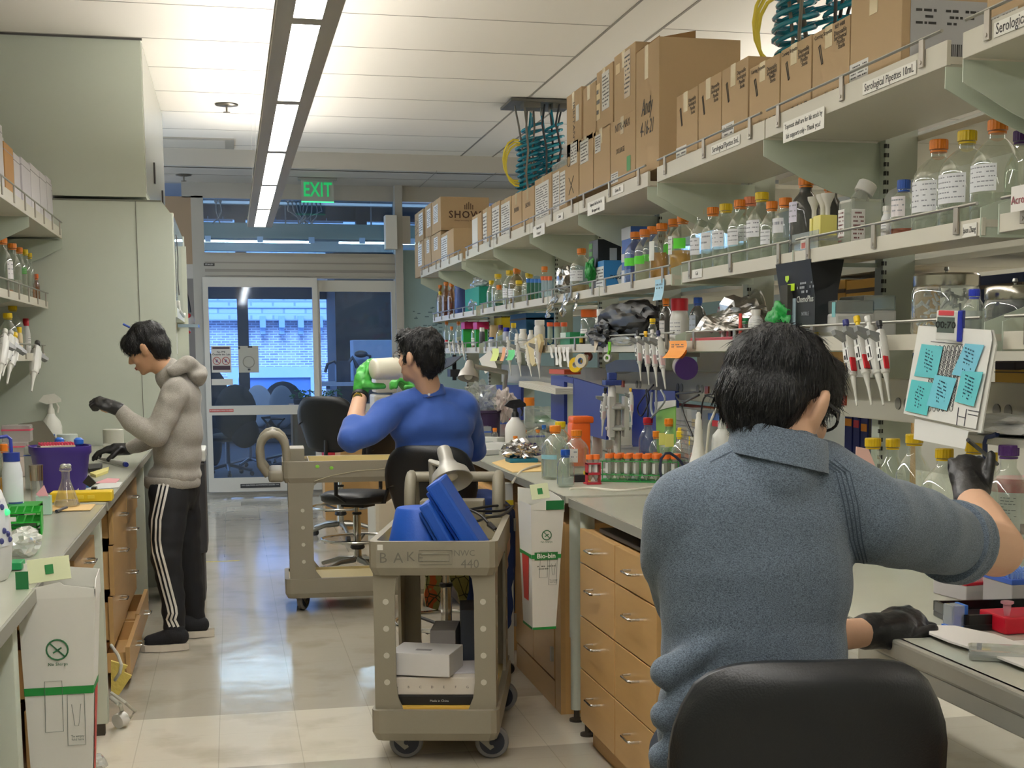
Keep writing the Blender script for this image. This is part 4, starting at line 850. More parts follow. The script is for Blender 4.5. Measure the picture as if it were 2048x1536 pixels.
mb(983, 561, 20, 'y', 'narrow bottle with yellow cap beside the green folder box', X=1.93, liq=('#7FC0B0', .4, .5))
mb(880, 570, 14, 'o', 'far bottle with orange cap, leftmost on the middle shelf', X=1.93, glass=GLA); mb(892, 564, 18, 'o', 'far amber bottle with orange cap, second from the left', X=1.95, glass=GLA, liq=('#7A4210', .8, .2)); mb(903, 566, 18, 'o', 'far amber bottle, third from the left end', X=1.97, glass=GLA, liq=('#7A4210', .8, .2))
mb(880, 583, 12, 'y', 'tiny yellow-capped bottle in front of the leftmost far bottle', X=1.9)
jar(920, 568, ZM, 22, '#3A5090', 'dark blue beaker on the far middle shelf', X=1.97, body='#39508C', capf=1.0, caph=.1)
t = T('wipe_box', 'teal green box with a crumpled white bag on top', 'box'); a, c = at(930, 580, X=1.90), at(958, 612, X=1.90); B().box(1.90, c.y-.0, ZM, 2.0, a.y, a.z, .003).build('box_body', M('#0F8A74', .5), t)
crumple(B(), (1.97, (a.y+c.y)/2, a.z+.03), (.06, .30, .05), 8, .5).build('plastic_bag', GLASS('#E8EAEA', 1, .5), t)
tag(crumple(B(), (1.93, 11.0, ZM+.05), (.05, .25, .05), 12, .5).build('plastic_bag', GLASS('#E8EAEA', 1, .45)), 'crumpled clear bag left of the teal box', 'bag')
a, c = at(1310, 560, X=1.855), at(1331, 600, X=1.855)
note(1310, 560, 1328, 600, 1.853, '#A6D3EA', 'light blue sticky note hanging from the middle shelf edge', skew=.2)
# card with lettering at right edge
t = T('name_card', 'white card with red and black lettering at the right border', 'card'); p = at(2045, 395, X=1.84); B().box(1.84, p.y-.09, p.z-.03, 1.842, p.y+.05, p.z+.03).build('card', M('#E9E5E0', .5), t)
b = B(); b.M = FX((1.8385, p.y+.018, p.z-.004)); b.mesh(text_mesh('Acro', .028)); b.build('lettering', M('#8A3A44', .5), t)
# ================================================================ LOWEST RIGHT SHELF
ZL = 1.545; GLW = 'containers on the lowest right shelf'
def lb(px, yt, w, cap, label, X=1.97, **k): return bottle(px, yt, ZL, w, cap, label, X=X, **k)
def lj(px, yt, w, capc, label, X=1.97, **k): return jar(px, yt, ZL, w, capc, label, X=X, **k)
# glass jars with steel lids
def steeljar(px, yt, w, X, label, fill):
    x, y, H = place(px, yt, ZL, X=X); R = pxw(w, y, x)/2; t = T('storage_jar', label, 'jar', (x, y, ZL)); hl = .032
    B().lathe([(R*.94, 0), (R, .01), (R, H-.055), (R*.93, H-.035), (R*.9, H-hl)], n=28).build('glass_body', GLASS('#EDF2F0', 1.5, .10), t, True, 50)
    B().lathe([(R*.96, H-hl-.004), (R*.97, H-hl), (R*.97, H-.006), (R*.92, H)], n=30).build('lid', M('#B4AFA4', .2, 1), t, True)
    B().lathe([(.004, H), (.004, H+.008), (.008, H+.012), (.006, H+.02)], n=12).build('lid_knob', STEEL, t, True)
    if fill:
        b = B(); rnd = random.Random(4)
        for k in range(90):
            a, rr, z = rnd.uniform(0, 6.28), R*.8*math.sqrt(rnd.random()), rnd.uniform(.02, H*fill); d = Vector((rnd.gauss(0, 1), rnd.gauss(0, 1), rnd.gauss(0, .7))).normalized()*.012
            c = Vector((rr*math.cos(a), rr*math.sin(a), z)); b.cyl(c-d, c+d, .0055, .003, 7)
        o = b.build('microtubes', M('#E4E6E6', .3, trans=.35), t, True); o['kind'] = 'stuff'
    return t
steeljar(1893, 548, 134, 2.0, 'large glass jar with steel lid, full of small clear tubes', .72)
steeljar(2030, 572, 120, 2.03, 'second steel-lidded glass jar cut off by the right border', 0)
lb(1949, 578, 42, '#1F35B8', 'bottle with ribbed royal blue cap in front of the steel-lidded jars', X=1.90, liq=('#E4E8E8', .9, .5))
t = T('cloth', 'folded white cloth lying on the low shelf at the right border', 'cloth'); sheet(B(), (1.90, 2.45, ZL+.01), (0, .55, 0), (.2, 0, .075), 16, 10, .012, 11, 3, .3).build('fold', M('#E6E4E2', .8), t, True); sheet(B(), (1.905, 2.45, ZL+.0), (0, .5, 0), (.0, 0, .04), 14, 4, .008, 11, 4).build('hem', M('#E6E4E2', .8), t, True)
# plastic bins with clear lids
def bin_(px0, px1, yt, yb, X, depth, label, body='#E2E3E0', lid=.35, note_=False):
    n_, f_ = at(px1, yt, X=X), at(px0, yt, X=X); z0 = ZL; H = n_.z-z0; W = f_.y-n_.y; t = T('storage_bin', label, 'bin', (X, n_.y, z0)); h1 = H*(1-lid)
    b = B(); b.box(0, 0, 0, depth, W, h1, .008); b.build('bin_body', M(body, .35, trans=.12), t)
    B().box(.002, .003, h1, depth-.002, W-.003, H, .006).build('clear_lid', GLASS('#C6D6DA', 1.0, .25), t)
    if note_: B().box(-.001, W*.02, H*.55, 0, W*.16, H*.95).build('teal_tape', M('#8FCBD0', .5), t)
    return t
bin_(1627, 1672, 600, 664, 1.92, .14, 'white plastic bin with clear upper half and teal tape', note_=True)
bin_(1676, 1727, 590, 640, 2.02, .12, 'second pale plastic bin right of the teal-taped one')
# boxes on the far side seen between the posts
def farbox(px0, px1, yt, yb, X, col, label, z0=None, name='storage_box'):
    a, c = at(px0, yt, X=X), at(px1, yb, X=X); z0 = c.z if z0 is None else z0
    t = T(name, label, 'box', (X, c.y, z0)); b = B(); b.box(0, 0, 0, .22, a.y-c.y, a.z-z0, .003); b.build('carton', M(col, .7), t); b = B(); b.box(-.002, 0, (a.z-z0)*.8, .222, a.y-c.y+.002, (a.z-z0)*.86); b.build('lid_edge', M('#5A5048', .7), t); return t
farbox(1640, 1690, 565, 592, 2.32, '#C99A4C', 'tan carton on the far shelves, left of two seen between the posts', 1.525)
farbox(1693, 1770, 562, 590, 2.32, '#CFA050', 'tan carton on the far shelves, right of two seen between the posts', 1.525)
farbox(1955, 2045, 553, 580, 2.34, '#2B3558', 'navy box behind the second steel-lidded jar', 1.525)
# black glove box hanging under the shelf
t = T('glove_box', 'black glove dispenser with lime marks hanging open, a green glove pulled out', 'box'); p0 = at(1558, 530, X=1.875); p1 = at(1640, 530, X=1.875); pb = at(1600, 655, X=1.875)
W_ = p0.y-p1.y; t.location = (1.875, p1.y, pb.z); H_ = p0.z-pb.z
b = B(); b.prism([(0, 0), (0, H_*.45), (-.02, H_), (.10, H_), (.08, H_*.5), (.08, 0)], W_*.85, (0, W_*.1, 0), axis='y'); b.build('dispenser', M('#14171C', .45), t)
b = B(); b.use(M('#B5DC28', .5)); b.M = FX((-.012, W_*.70, H_*.78)); b.lathe([(.018, 0), (.018, .0008)], n=6); b.M = FX((-.009, W_*.62, H_*.62)); b.box(-.03, -.012, 0, .03, .012, .0008); b.use(M('#C8CCC8', .5)); b.M = FX((-.006, W_*.3, H_*.42)); b.mesh(text_mesh('ChemoPlus', .03)); b.use(M('#8E949C', .5)); scrib(b, FX((-.008, W_*.28, H_*.7)), W_*.4, H_*.4, 6, .4, .008)
b.use(M('#8E949C', .5)); b.M = FX((-.004, W_*.3, H_*.2)); b.mesh(text_mesh('NITRILE', .018)); b.build('print', None, t)
b = B(); b.box(-.022, W_*.62, H_*.20, -.0, W_*.80, H_*.66); b.build('opening', M('#3A3A36', .8), t)
b = B(); crumple(b, (-.02, W_*.85, H_*.18), (.03, .075, .05), 7, .5, 4, 1.3); b.build('green_glove', M('#1F9440', .45, bump=.6, bscale=30), t, True, 60)
B().box(-.003, W_*.55, 0, 0, W_*.72, H_*.45).build('data_label', M('#8CA0AC', .5), t)
# clusters
lj(1512, 619, 30, 'w', 'white plastic bottle left of the green glove', X=1.93, body='#E6E8E8', capf=.62, lab=[(.15, .55, 165, 240, '#F0F0EC')], neck=.3)
lb(1490, 636, 16, 'g', 'tiny bottle with dark green cap', X=1.92); lj(1481, 627, 7, '#D8453A', 'red-capped marker pen standing on the low shelf', X=1.9, body='#D8453A', caph=.3, capf=1)
lj(1457, 649, 8, 'w', 'tiny white-capped vial with reddish label', X=1.90, body='#D9C8CC', lab=[(.2, .7, 160, 250, '#B0465A')]); lj(1446, 659, 8, 'w', 'smallest vial beside the foil sheet', X=1.90, body='#E4DADC')
tag(B().box(1.885, 4.33, ZL, 2.0, 4.40, ZL+.02, .002).build('yellow_case', M('#E2C21A', .5)), 'small yellow case at the foot of the green glove', 'case')
t = T('foil_sheet', 'loose crumpled foil sheet draped over the low shelf rail', 'foil'); p = at(1450, 640, X=1.9); q = at(1396, 648, X=1.89)
sheet(B(), (1.87, q.y+.03, 1.60), (0, p.y-q.y-.15, -.02), (.14, -.05, .09), 16, 14, .035, 16, 2).build('foil', FOIL, t)
t = T('foil_pack', 'large lump of foil behind the crumpled foil sheet', 'foil'); p = at(1510, 620, X=2.03); crumple(B(), (2.03, p.y+.15, ZL+.085), (.07, .22, .085), 6, .45, 3, 2).build('foil', FOIL, t)
t = T('red_tray', 'flat red tray at the edge of the low shelf', 'tray'); a, c = at(1382, 676, X=1.895), at(1474, 686, X=1.895); B().box(1.892, c.y, ZL, 1.98, a.y, a.z, .003).build('tray', M('#B5202A', .4), t)
tag(crumple(B(), (2.06, 5.28, ZL+.10), (.05, .07, .10), 14, .2).build('faceted_glass', GLASS('#D8DCD8', 1.2, .2)), 'upturned ribbed glass behind the foil sheet', 'glass')
lb(1396, 595, 34, 'b', 'dark brown bottle with blue cap and pale label', X=2.0, glass=GLASS('#2A2228', .8, .1), liq=('#1C1418', .9, .05), lab=[(.1, .6, 165, 235, '#AAB4C4')])
lj(1359, 597, 38, 'r', 'white tub with big red screw cap', X=1.95, body='#E8E6DE', capf=.92, caph=.28, neck=.25, lab=[(.08, .5, 160, 260, '#F0F0EC')])
lb(1332, 597, 26, 'o', 'brown glass bottle with orange cap left of the red-capped tub', X=1.97, glass=GLASS('#8A7468', 1, .1), liq=('#5A3A2C', .5, .2), lab=[(.1, .5, 160, 240, '#DAD8D8')])
lb(1305, 637, 18, 'y', 'small yellow-capped bottle in front of the black bag', X=1.91, liq=('#E4E4D8', .4, .5), lab=[(.0, .4, 160, 250, '#E8E8E4')])
# black bag
t = T('black_bag', 'shiny black plastic bag bundle lying open on the low shelf', 'bag'); p = at(1255, 630, X=1.95)
b = B(); crumple(b, (1.96, p.y, ZL+.115), (.085, .46, .10), 11, .32, 4, 1.6); b.build('bag_body', BLACKBAG, t, True, 25)
b = B(); crumple(b, (1.90, p.y+.25, ZL+.05), (.06, .24, .065), 21, .5, 4, 2.2); b.build('bag_mouth', BLACKBAG, t)
t = T('plastic_wrap', 'bundle of clear plastic film under the black bag', 'wrap'); b = B(); crumple(b, (1.885, p.y-.15, ZL+.012), (.03, .25, .022), 31, .4, 3, 3); b.build('film', GLASS('#E8ECEA', 1.0, .5), t)
lj(1203, 618, 28, 'w', 'white bottle with a thin red band left of the black bag', X=1.97, body='#DCDCDA', capf=.7, neck=.35, lab=[(.42, .46, 150, 260, '#C8303A'), (.2, .4, 150, 260, '#A9CFC8')])
lj(1179, 619, 36, 'a', 'wide glass jar with broad orange lid', X=1.98, capf=.98, caph=.22, glass=GLASS('#DDE2DC', 1.2, .12), lab=[(.1, .45, 160, 240, '#ECECEC')])
lb(1165, 667, 12, 'g', 'small yellow-labelled dark bottle with green cap', X=1.9, glass=M('#26261E', .4), lab=[(.2, .6, 150, 260, '#D9C020')])
tubes(1100, 645, ZL, 3, 14, 13, '#D95A2A', '#C6DACB', 'rack of orange-capped tubes left of the wide orange-lidded jar', 1.93)
t = cbox(1120, 1140, 664, 'green and white tube carton on the low shelf', X=1.895, Z0=ZL, depth=.06, mat=M('#1C8050', .5), tape=False, fl=[(.05, .6, .6, .98, '#D8E4DA', 0)], name='tube_carton')
lj(1079, 640, 22, 'w', 'tall white canister among the far containers', X=2.0, capf=.9); lj(1062, 660, 14, 'w', 'white bottle with narrow neck, right of the orange-topped vial', X=1.93, capf=.6, neck=.35)
lj(1046, 658, 18, 'w', 'white bottle with wide neck left of the narrow-necked one', X=1.94, capf=.75, neck=.3, lab=[(.1, .5, 150, 250, '#F0F0EC')]); lj(1034, 667, 10, 'w', 'tiny pale vial among the far bottles', X=1.91)
lb(1027, 646, 20, 'y', 'clear bottle with yellow cap in the far half of the low shelf', X=1.97); lb(1001, 650, 18, 'p', 'clear bottle with purple cap, far half of the low shelf', X=1.96)
lj(1013, 655, 16, '#2434C0', 'bright blue-capped pot between purple and yellow caps', X=2.0, body='#C8CCE0'); lj(983, 674, 12, 'b', 'short white pot with dark blue lid', X=1.9, body='#D8DCE4')
lj(964, 655, 12, 'w', 'white-capped dark pot in the far group', X=1.93, body='#4A4A50'); lb(950, 646, 16, 'o', 'far bottle with orange cap and red-pink liquid', X=1.97, liq=('#B0384A', .7, .3), lab=[(.1, .4, 150, 250, '#E8E8E4')])
for px, yt, lb_ in ((937, 644, 'left magenta tube rack on the far low shelf'), (962, 644, 'right magenta tube rack behind the white-capped pot')):
    x, y, H = place(px, yt, ZL, X=1.99); t = T('tube_rack', lb_, 'rack', (x, y, ZL)); B().box(-.05, -.09, H-.06, .05, .09, H, .006).build('rack_top', M('#C21E6A', .4), t); B().box(-.05, -.02, 0, .05, .02, H-.06).box(-.05, -.08, 0, .05, .08, .008).build('stand', M('#2FA84A', .4), t)
lb(917, 643, 14, 'o', 'orange-capped bottle left of the magenta rack', X=1.96, liq=('#3F7FB0', .5, .3)); lb(903, 653, 12, 'o', 'short orange-capped bottle near the far shelf end', X=1.93, liq=('#C83A50', .2, .4)); lb(893, 643, 13, 'o', 'farthest bottle with orange cap on the low shelf', X=1.98)
lj(930, 660, 16, '#2A7FB0', 'light blue bag-like pot behind the orange-capped bottle', X=2.03, body='#3A86B8'); lj(893, 680, 8, 'r', 'tiny red-capped vial at the far shelf edge', X=1.9); lj(901, 680, 8, 'g', 'tiny green-capped vial at the far shelf edge', X=1.9)
t = T('paper_roll', 'beige bent glove-paper roll behind the white pots', 'paper roll'); x, y, H = place(985, 646, ZL, X=2.03); B().cyl((x, y, ZL+.03), (x+.02, y, ZL+H*.9), .03, .04).build('roll', M('#C9AE84', .7), t, True)
farbox(1020, 1052, 630, 650, 2.08, '#1E5A86', 'blue printed box behind the far bottles', ZL); farbox(988, 1003, 622, 650, 2.1, '#D8C020', 'yellow box behind the far bottles', ZL)
# pipettes hanging on the low shelf rail
G4 = 'pipettes hanging in front of the lowest shelf'
for hx, hy, tx, ty, kn, mk, lb_ in ((1691, 640, 1714, 812, '#2A2F7A', '#C8202E', 'hanging pipette with dark blue button, leftmost of the four near ones'), (1713, 633, 1743, 810, '#E8C41A', '#C8202E', 'hanging pipette with yellow button, second of the four near ones'), (1735, 633, 1767, 810, '#E8E8E4', None, 'hanging pipette with white button and no red marker'), (1758, 642, 1779, 802, '#22242A', '#C8202E', 'hanging pipette with black button, nearest to the clipboard'),
    (1275, 662, 1282, 762, '#2A2A2C', '#E6C4C4', 'hanging pipette with black button, left one of the middle set'), (1291, 663, 1298, 770, '#E8B81A', '#E6C4C4', 'hanging pipette with yellow button in the middle set'), (1304, 660, 1314, 773, '#DADAD6', '#E6C4C4', 'hanging pipette with grey button in the middle set'), (1316, 662, 1331, 778, '#2A2F5A', '#E6C4C4', 'hanging pipette with navy button, right one of the middle set'),
    (1015, 674, 1022, 751, '#C9C9C4', None, 'far hanging pipette beside the green flag note'), (1033, 680, 1042, 753, '#D8D8D2', None, 'far hanging pipette between the green flag and the tan board'), (1052, 690, 1063, 753, '#D8D8D2', None, 'far hanging pipette partly behind the tan board'), (1072, 677, 1080, 757, '#E4E4DE', None, 'far hanging pipette right of the tan board'),
    (897, 682, 902, 712, '#D8D8D2', None, 'small far pipette, leftmost over the seated man'), (905, 682, 910, 714, '#D8D8D2', None, 'small far pipette, second from the left over the seated man'), (916, 682, 921, 716, '#D8D8D2', None, 'small far pipette, third from the left over the seated man'), (924, 682, 929, 720, '#D8D8D2', None, 'small far pipette just left of the black screen mount')):
    pip(hx, hy, tx, ty, 1.835, lb_, kn, mk, G4)
# clipboard, notes, timer -------------------------------------------------
XN = 1.84
def sheetpoly(name, pts, X, col, parent, th=.001):
    P = [at(x, y, X=X) for x, y in pts]; b = B(); A = [b.v(p) for p in P]; C = [b.v(p+Vector((th, 0, 0))) for p in P]; b._f(A); b._f(C[::-1])
    for i in range(len(A)): b._f([A[i], A[(i+1) % len(A)], C[(i+1) % len(A)], C[i]])
    return b.build(name, M(col, .6), parent)
t = T('clipboard', 'clipboard of white sheets with turquoise sticky notes hanging at the right', 'clipboard')
sheetpoly('back_card', [(1830, 832), (1937, 862), (1930, 898), (1827, 878)], XN+.012, '#EDEDEA', t)
sheetpoly('rear_sheets', [(1836, 655), (1985, 660), (1992, 690), (1962, 866), (1812, 826)], XN+.006, '#E2E2DC', t, .004)
sheetpoly('front_sheet', [(1837, 651), (1982, 660), (1984, 680), (1951, 858), (1807, 827)], XN, '#EEEEEA', t)
P = lambda x, y: at(x, y, X=XN-.001)
b = B(); e = at(1864, 690, X=XN-.0015); f = at(1928, 690, X=XN-.0015); g = at(1905, 805, X=XN-.0015)
for r in range(13):
    for c in range(7):
        px = 1871+c*8.6-r*1.7; py = 700+r*9.5
        if px < 1860 and r < 2: continue
        c0 = P(px, py); b.tube([c0+Vector((0, .0085*math.cos(k*.785), .012*math.sin(k*.785))) for k in range(8)], .0008, 4, True)
b.build('drawn_grid', M('#4A4A50', .6), t)
b = B()
for a_, c_ in (((1917, 815), (1913, 850)), ((1933, 818), (1928, 852)), ((1917, 832), (1931, 836)), ((1936, 820), (1958, 824)), ((1936, 828), (1955, 832)), ((1862, 683), (1925, 689))): b.tube([P(*a_), P(*c_)], .0011, 4)
b.build('drawn_lines', M('#3A3A48', .6), t)
SN = [([(1843, 688), (1886, 693), (1872, 757), (1828, 752)], '#66C8D2', 'b'), ([(1930, 687), (1968, 690), (1944, 757), (1903, 749)], '#7CC8E2', 'c'), ([(1823, 759), (1866, 766), (1853, 831), (1810, 821)], '#5CC6CC', 'd'), ([(1870, 749), (1913, 757), (1893, 821), (1853, 811)], '#74CCE0', 'e'), ([(1924, 742), (1966, 744), (1947, 813), (1909, 803)], '#66C8D2', 'f')]
for k, (pts, col, _) in enumerate(SN):
    nn = sheetpoly('sticky_note', pts, XN-.004-k*.0005, col, t, .0006)
    b = B(); c0 = at(sum(p[0] for p in pts)/4, sum(p[1] for p in pts)/4, X=XN-.0052-k*.0005); scrib(b, FX(c0) @ Matrix.Rotation(-.22, 4, 'Z'), .045, .065, 7, .55, seed=k+3); b.build('handwriting', M('#24506A', .6), nn)
t = T('timer', 'white and blue digital timer with red top clipped over the papers', 'timer'); p = at(1899, 651, X=1.82); t.location = p; t.rotation_euler = (0, -.1, 0)
s = pxw(1, p.y, p.x); TF = frame((0, 0, 0), (.62, -.78, 0), (0, 0, 1)) @ Matrix.Rotation(-.12, 4, 'Z')
b = B(); b.M = TF; b.box(-25*s, -30*s, -.006, 22*s, 30*s, .012, .004); b.build('case', M('#E6E6E2', .35), t)
b = B(); b.M = TF; b.box(19*s, -31*s, -.008, 30*s, 31*s, .013, .004); b.build('blue_grip', M('#2434A8', .35), t)
b = B(); b.M = TF; b.box(-20*s, 20*s, .006, 12*s, 30*s, .014, .002); b.build('red_top', M('#D8505A', .35), t)
b = B(); b.M = TF; b.box(-22*s, -14*s, .010, 14*s, 17*s, .0128); so_ = b.build('screen', M('#5E6A66', .25), t)
b = B(); b.M = TF @ Matrix.Translation((-4*s, 1*s, .013)); b.mesh(text_mesh('00:70', 19*s, True)); b.build('digits', M('#1E2422', .5), so_)
# sticky notes, tapes and hanging things in the middle
note(1338, 682, 1372, 716, 1.84, '#F2A04A', 'orange sticky notes curling off the low shelf edge', .03, 4, skew=.4); note(1358, 700, 1374, 717, 1.85, '#E88A22', 'darker orange note half under the curling one', .01, 0)
ring(1165, 722, 14, 1.86, '#D9CFB4', 'cream tape roll hanging in front of the yellow one', '#5A7FB8', hole=.45); ring(1154, 730, 15, 1.88, '#E8C020', 'yellow tape roll hanging behind the cream one', hole=.4)
ring(1178, 713, 9, 1.92, '#7A3A28', 'small dark red tape roll behind the cream one', hole=.4); ring(1000, 717, 10, 1.86, '#DAD6C8', 'small white tape roll among the far pipettes', '#8A8478', hole=.4)
ring(1218, 716, 8, 1.86, '#D8DAD8', 'white cap ring held by a lime green clip', hole=.55)
t = T('green_clip', 'lime green plastic clip on the low shelf edge', 'clip'); p = at(1219, 700, X=1.855); b = B(); b.tube([p+Vector((0, 0, .04)), p+Vector((0, -.005, .0)), p+Vector((0, .025, -.03)), p+Vector((0, .035, -.05))], .008, 8); b.build('clip', M('#7CD43A', .4), t, True)
t = T('paper_strips', 'row of white paper strips hanging from the low shelf edge', 'strips')
for k, (px, yb) in enumerate(((1102, 716), (1112, 730), (1119, 734), (1127, 722), (1135, 734))):
    a, c = at(px, 694, X=1.865), at(px+4, yb, X=1.85); sheet(B(), a+Vector((0, .035, 0)), (0, -.06, 0), c-a+Vector((0, .02, 0)), 2, 6, .008, 20, k).build('strip', M('#E2E2DE', .6), t)
t = T('tan_board', 'tan cardboard case hanging tilted between the far pipettes', 'board'); P_ = [at(*q, X=1.84) for q in ((1048, 688), (1078, 668), (1082, 684), (1073, 725), (1064, 733), (1052, 700))]
b = B(); A = [b.v(p) for p in P_]; C = [b.v(p+Vector((.02, 0, 0))) for p in P_]; b._f(A); b._f(C[::-1]); [b._f([A[i], A[(i+1) % 6], C[(i+1) % 6], C[i]]) for i in range(6)]; b.build('case', M('#CDBE90', .6), t)
t = T('hanging_paper', 'cream paper sheet hanging askew beneath the far low shelf', 'paper'); P_ = [at(*q, X=1.87) for q in ((958, 718), (981, 700), (994, 735), (970, 747))]; b = B(); A = [b.v(p) for p in P_]; C = [b.v(p+Vector((.002, 0, 0))) for p in P_]; b._f(A); b._f(C[::-1]); [b._f([A[i], A[(i+1) % 4], C[(i+1) % 4], C[i]]) for i in range(4)]; b.build('sheet', M('#D6CFC2', .7), t)
note(984, 697, 997, 722, 1.83, '#D8E48A', 'yellow-green flag note among the far pipettes', .02, 0, skew=.5); note(1016, 700, 1029, 720, 1.825, '#5FCB7E', 'green flag note among the far pipettes', .02, 0, skew=.5); note(1005, 695, 1012, 722, 1.84, '#E6A878', 'peach paper flag between two far pipettes', .01, 0)
t = T('label_tape', 'beige strip of round stickers dangling beside the black bag', 'tape'); b = B(); p = at(1196, 672, X=1.86); q = at(1190, 705, X=1.85); sheet(b, p+Vector((0, .04, 0)), (0, -.06, 0), (q-p), 2, 8, .01, 20, 3).build('strip', M('#DDD0B8', .7), t)
# canister lying behind the pipettes
p = at(1372, 736, X=1.93); t = T('purple_canister', 'white canister lying on its side with a round purple lid', 'canister', p)
r_ = pxw(23, p.y, 1.93); d = (Vector((.22, .97, .05))).normalized(); B().cyl((0, 0, 0), d*.16, r_*.92, n=24).build('body', M('#D6D2CC', .4), t, True); B().cyl(-d*.03, d*.005, r_, n=28).build('lid', M('#4A2A78', .45), t, True)
t = T('canister_hook', 'small steel hook that carries the purple-lidded canister', 'hook'); B().box(1.90, p.y+.02, p.z+r_*.95, 2.0, p.y+.05, 1.505).build('strap', M('#8E8C84', .5), t)
# desk lamps and screen mount in the far half
t = T('bench_lamp', 'grey bell-shaped bench lamp on a jointed arm', 'lamp'); p = at(938, 738, X=1.60); p2 = at(1012, 745, X=1.9); p3 = at(1008, 790, X=1.95)
d = Vector((-.15, -.35, -.95)).normalized()
b = B(); b.lathe([(.020, -.06), (.030, -.04), (.034, -.01), (.062, .025), (.075, .07), (.072, .07), (.058, .028)], p, 22, False, axis=d); b.build('shade', M('#A8A49E', .35, .3), t, True)
B().ell(p+d*.05, (.03, .03, .03)).build('bulb', M('#D8D4C8', .2), t, True)
b = B(); b.tube([p-d*.02+Vector((0.03, 0, 0)), p2, p3+Vector((0, 0, 0)), Vector((p3.x, p3.y, .945))], .018, 10); b.build('arm', M('#9C9A94', .4, .3), t, True)
t = T('screen_mount', 'black tilted flat screen on a mount right of the blue-shirted man', 'screen'); P_ = [at(*q, X=1.75) for q in ((876, 745), (893, 716), (924, 711), (902, 730))]
b = B(); A = [b.v(p) for p in P_]; C = [b.v(p+Vector((.015, .01, .0))) for p in P_]; b._f(A); b._f(C[::-1]); [b._f([A[i], A[(i+1) % 4], C[(i+1) % 4], C[i]]) for i in range(4)]; b.build('screen', M('#45443F', .6), t)
p = at(905, 746, X=1.78); B().box(p.x-.03, p.y-.08, p.z-.03, p.x+.05, p.y+.08, p.z+.03).box(p.x, p.y-.02, p.z-.06, p.x+.03, p.y+.02, p.z+.15).build('bracket', M('#18181A', .5), t)
# navy panels (electrophoresis / file racks) on the far bench
def slab(pts, X, col, label, name, cat, th=.02, holes=(), parent=None, rough=.45):
    t = T(name, label, cat) if label else parent; P_ = [at(*q, X=X) for q in pts]; b = B(); A = [b.v(p) for p in P_]; C = [b.v(p+Vector((th, 0, 0))) for p in P_]; b._f(A); b._f(C[::-1]); n = len(A)
    for i in range(n): b._f([A[i], A[(i+1) % n], C[(i+1) % n], C[i]])
    b.build('panel', M(col, rough), t); return t
NAVY = '#1A2C7A'
t = slab([(1102, 751), (1128, 751), (1128, 849), (1102, 835)], 1.88, NAVY, 'left navy blue file rack with tall slot openings', 'file_rack', 'rack'); slab([(1146, 756), (1212, 775), (1212, 880), (1146, 862)], 1.88, NAVY, None, '', '', parent=t); slab([(1126, 752), (1148, 757), (1148, 768), (1126, 763)], 1.88, NAVY, None, '', '', parent=t); slab([(1102, 820), (1128, 830), (1128, 845), (1102, 838)], 1.90, NAVY, None, '', '', parent=t)
slab([(1264, 778), (1350, 782), (1350, 930), (1264, 915)], 2.02, NAVY, 'right navy blue panel behind the pipette carousel', 'file_rack', 'rack'); slab([(958, 770), (1042, 770), (1042, 840), (958, 830)], 2.04, NAVY, 'far navy panel behind the grey lamp arm', 'file_rack', 'rack')
t = T('paper_stack', 'stack of loose papers lying across the navy rack', 'papers'); b = B()
for k in range(5): b.prism([tuple(at(x, y, X=1.9)[1:]) for x, y in ((1068, 762+k*2.2), (1145, 776+k*2.6), (1145, 778+k*2.6), (1068, 764+k*2.2))], .12, (1.80, 0, 0), axis='x')
b.build('sheet', M('#CFCCC0', .7), t)
t = T('red_box', 'orange-red flat case on top of the navy rack', 'case'); a, c = at(1114, 738, X=1.95), at(1145, 749, X=1.95); B().box(1.9, c.y, c.z, 2.0, a.y, a.z, .002).build('case', M('#C8502E', .5), t)
# dark blue imaging arm over the carousel
t = T('dark_mount', 'dark navy overhanging tray arm under the low shelf', 'arm'); P_ = [(1210, 730), (1232, 720), (1282, 719), (1282, 744), (1236, 743), (1214, 748)]; slab(P_, 1.90, '#141B2C', None, '', '', .1, parent=t)
# pipette carousel
t = T('pipette_carousel', 'grey pipette carousel stand with a blue-topped electronic pipette', 'pipette stand'); p = at(1236, 860, X=1.78); t.location = (1.78, p.y, .935); y0 = p.y; s = pxw(1, y0, 1.78)
B().lathe([(.085, 0), (.085, .012), (.02, .03), (.014, .05), (.014, .33)], n=24).build('base', M('#A9A69E', .4), t, True)
b = B(); b.lathe([(.055, .20), (.06, .205), (.06, .215), (.02, .225)], n=10); b.lathe([(.055, .30), (.06, .305), (.06, .315), (.02, .325)], n=10); b.build('ring', M('#A9A8A4', .4), t, True)
ztop = at(1236, 745, X=1.78).z-.935
B().lathe([(.0145, ztop-.32), (.019, ztop-.25), (.019, ztop-.07), (.014, ztop-.06)], (-.03, 0, 0), 16).build('electronic_pipette', M('#D8D6D2', .4), t, True)
B().box(-.07, -.03, ztop-.06, .01, .03, ztop-.035, .004).box(-.05, -.018, ztop-.035, -.01, .018, ztop, .004).build('blue_head', M('#2A3C80', .4), t)
for k, (hx, hy, tx, ty, kn) in enumerate(((1211, 776, 1204, 872, '#2A2A2C'), (1261, 776, 1264, 850, '#E0B020'))): pip(hx, hy, tx, ty, 1.74, 'pipette on the %s side of the grey carousel' % ('left' if k == 0 else 'right'), kn, '#E0C8C4', 'pipettes on the carousel')
b = B()
for k in range(4): a = k*math.pi/2+.6; b.box(.05*math.cos(a)-.012, .05*math.sin(a)-.012, .17, .05*math.cos(a)+.012, .05*math.sin(a)+.012, .36)
b.build('holder_arm', M('#B9B8B4', .4), t)
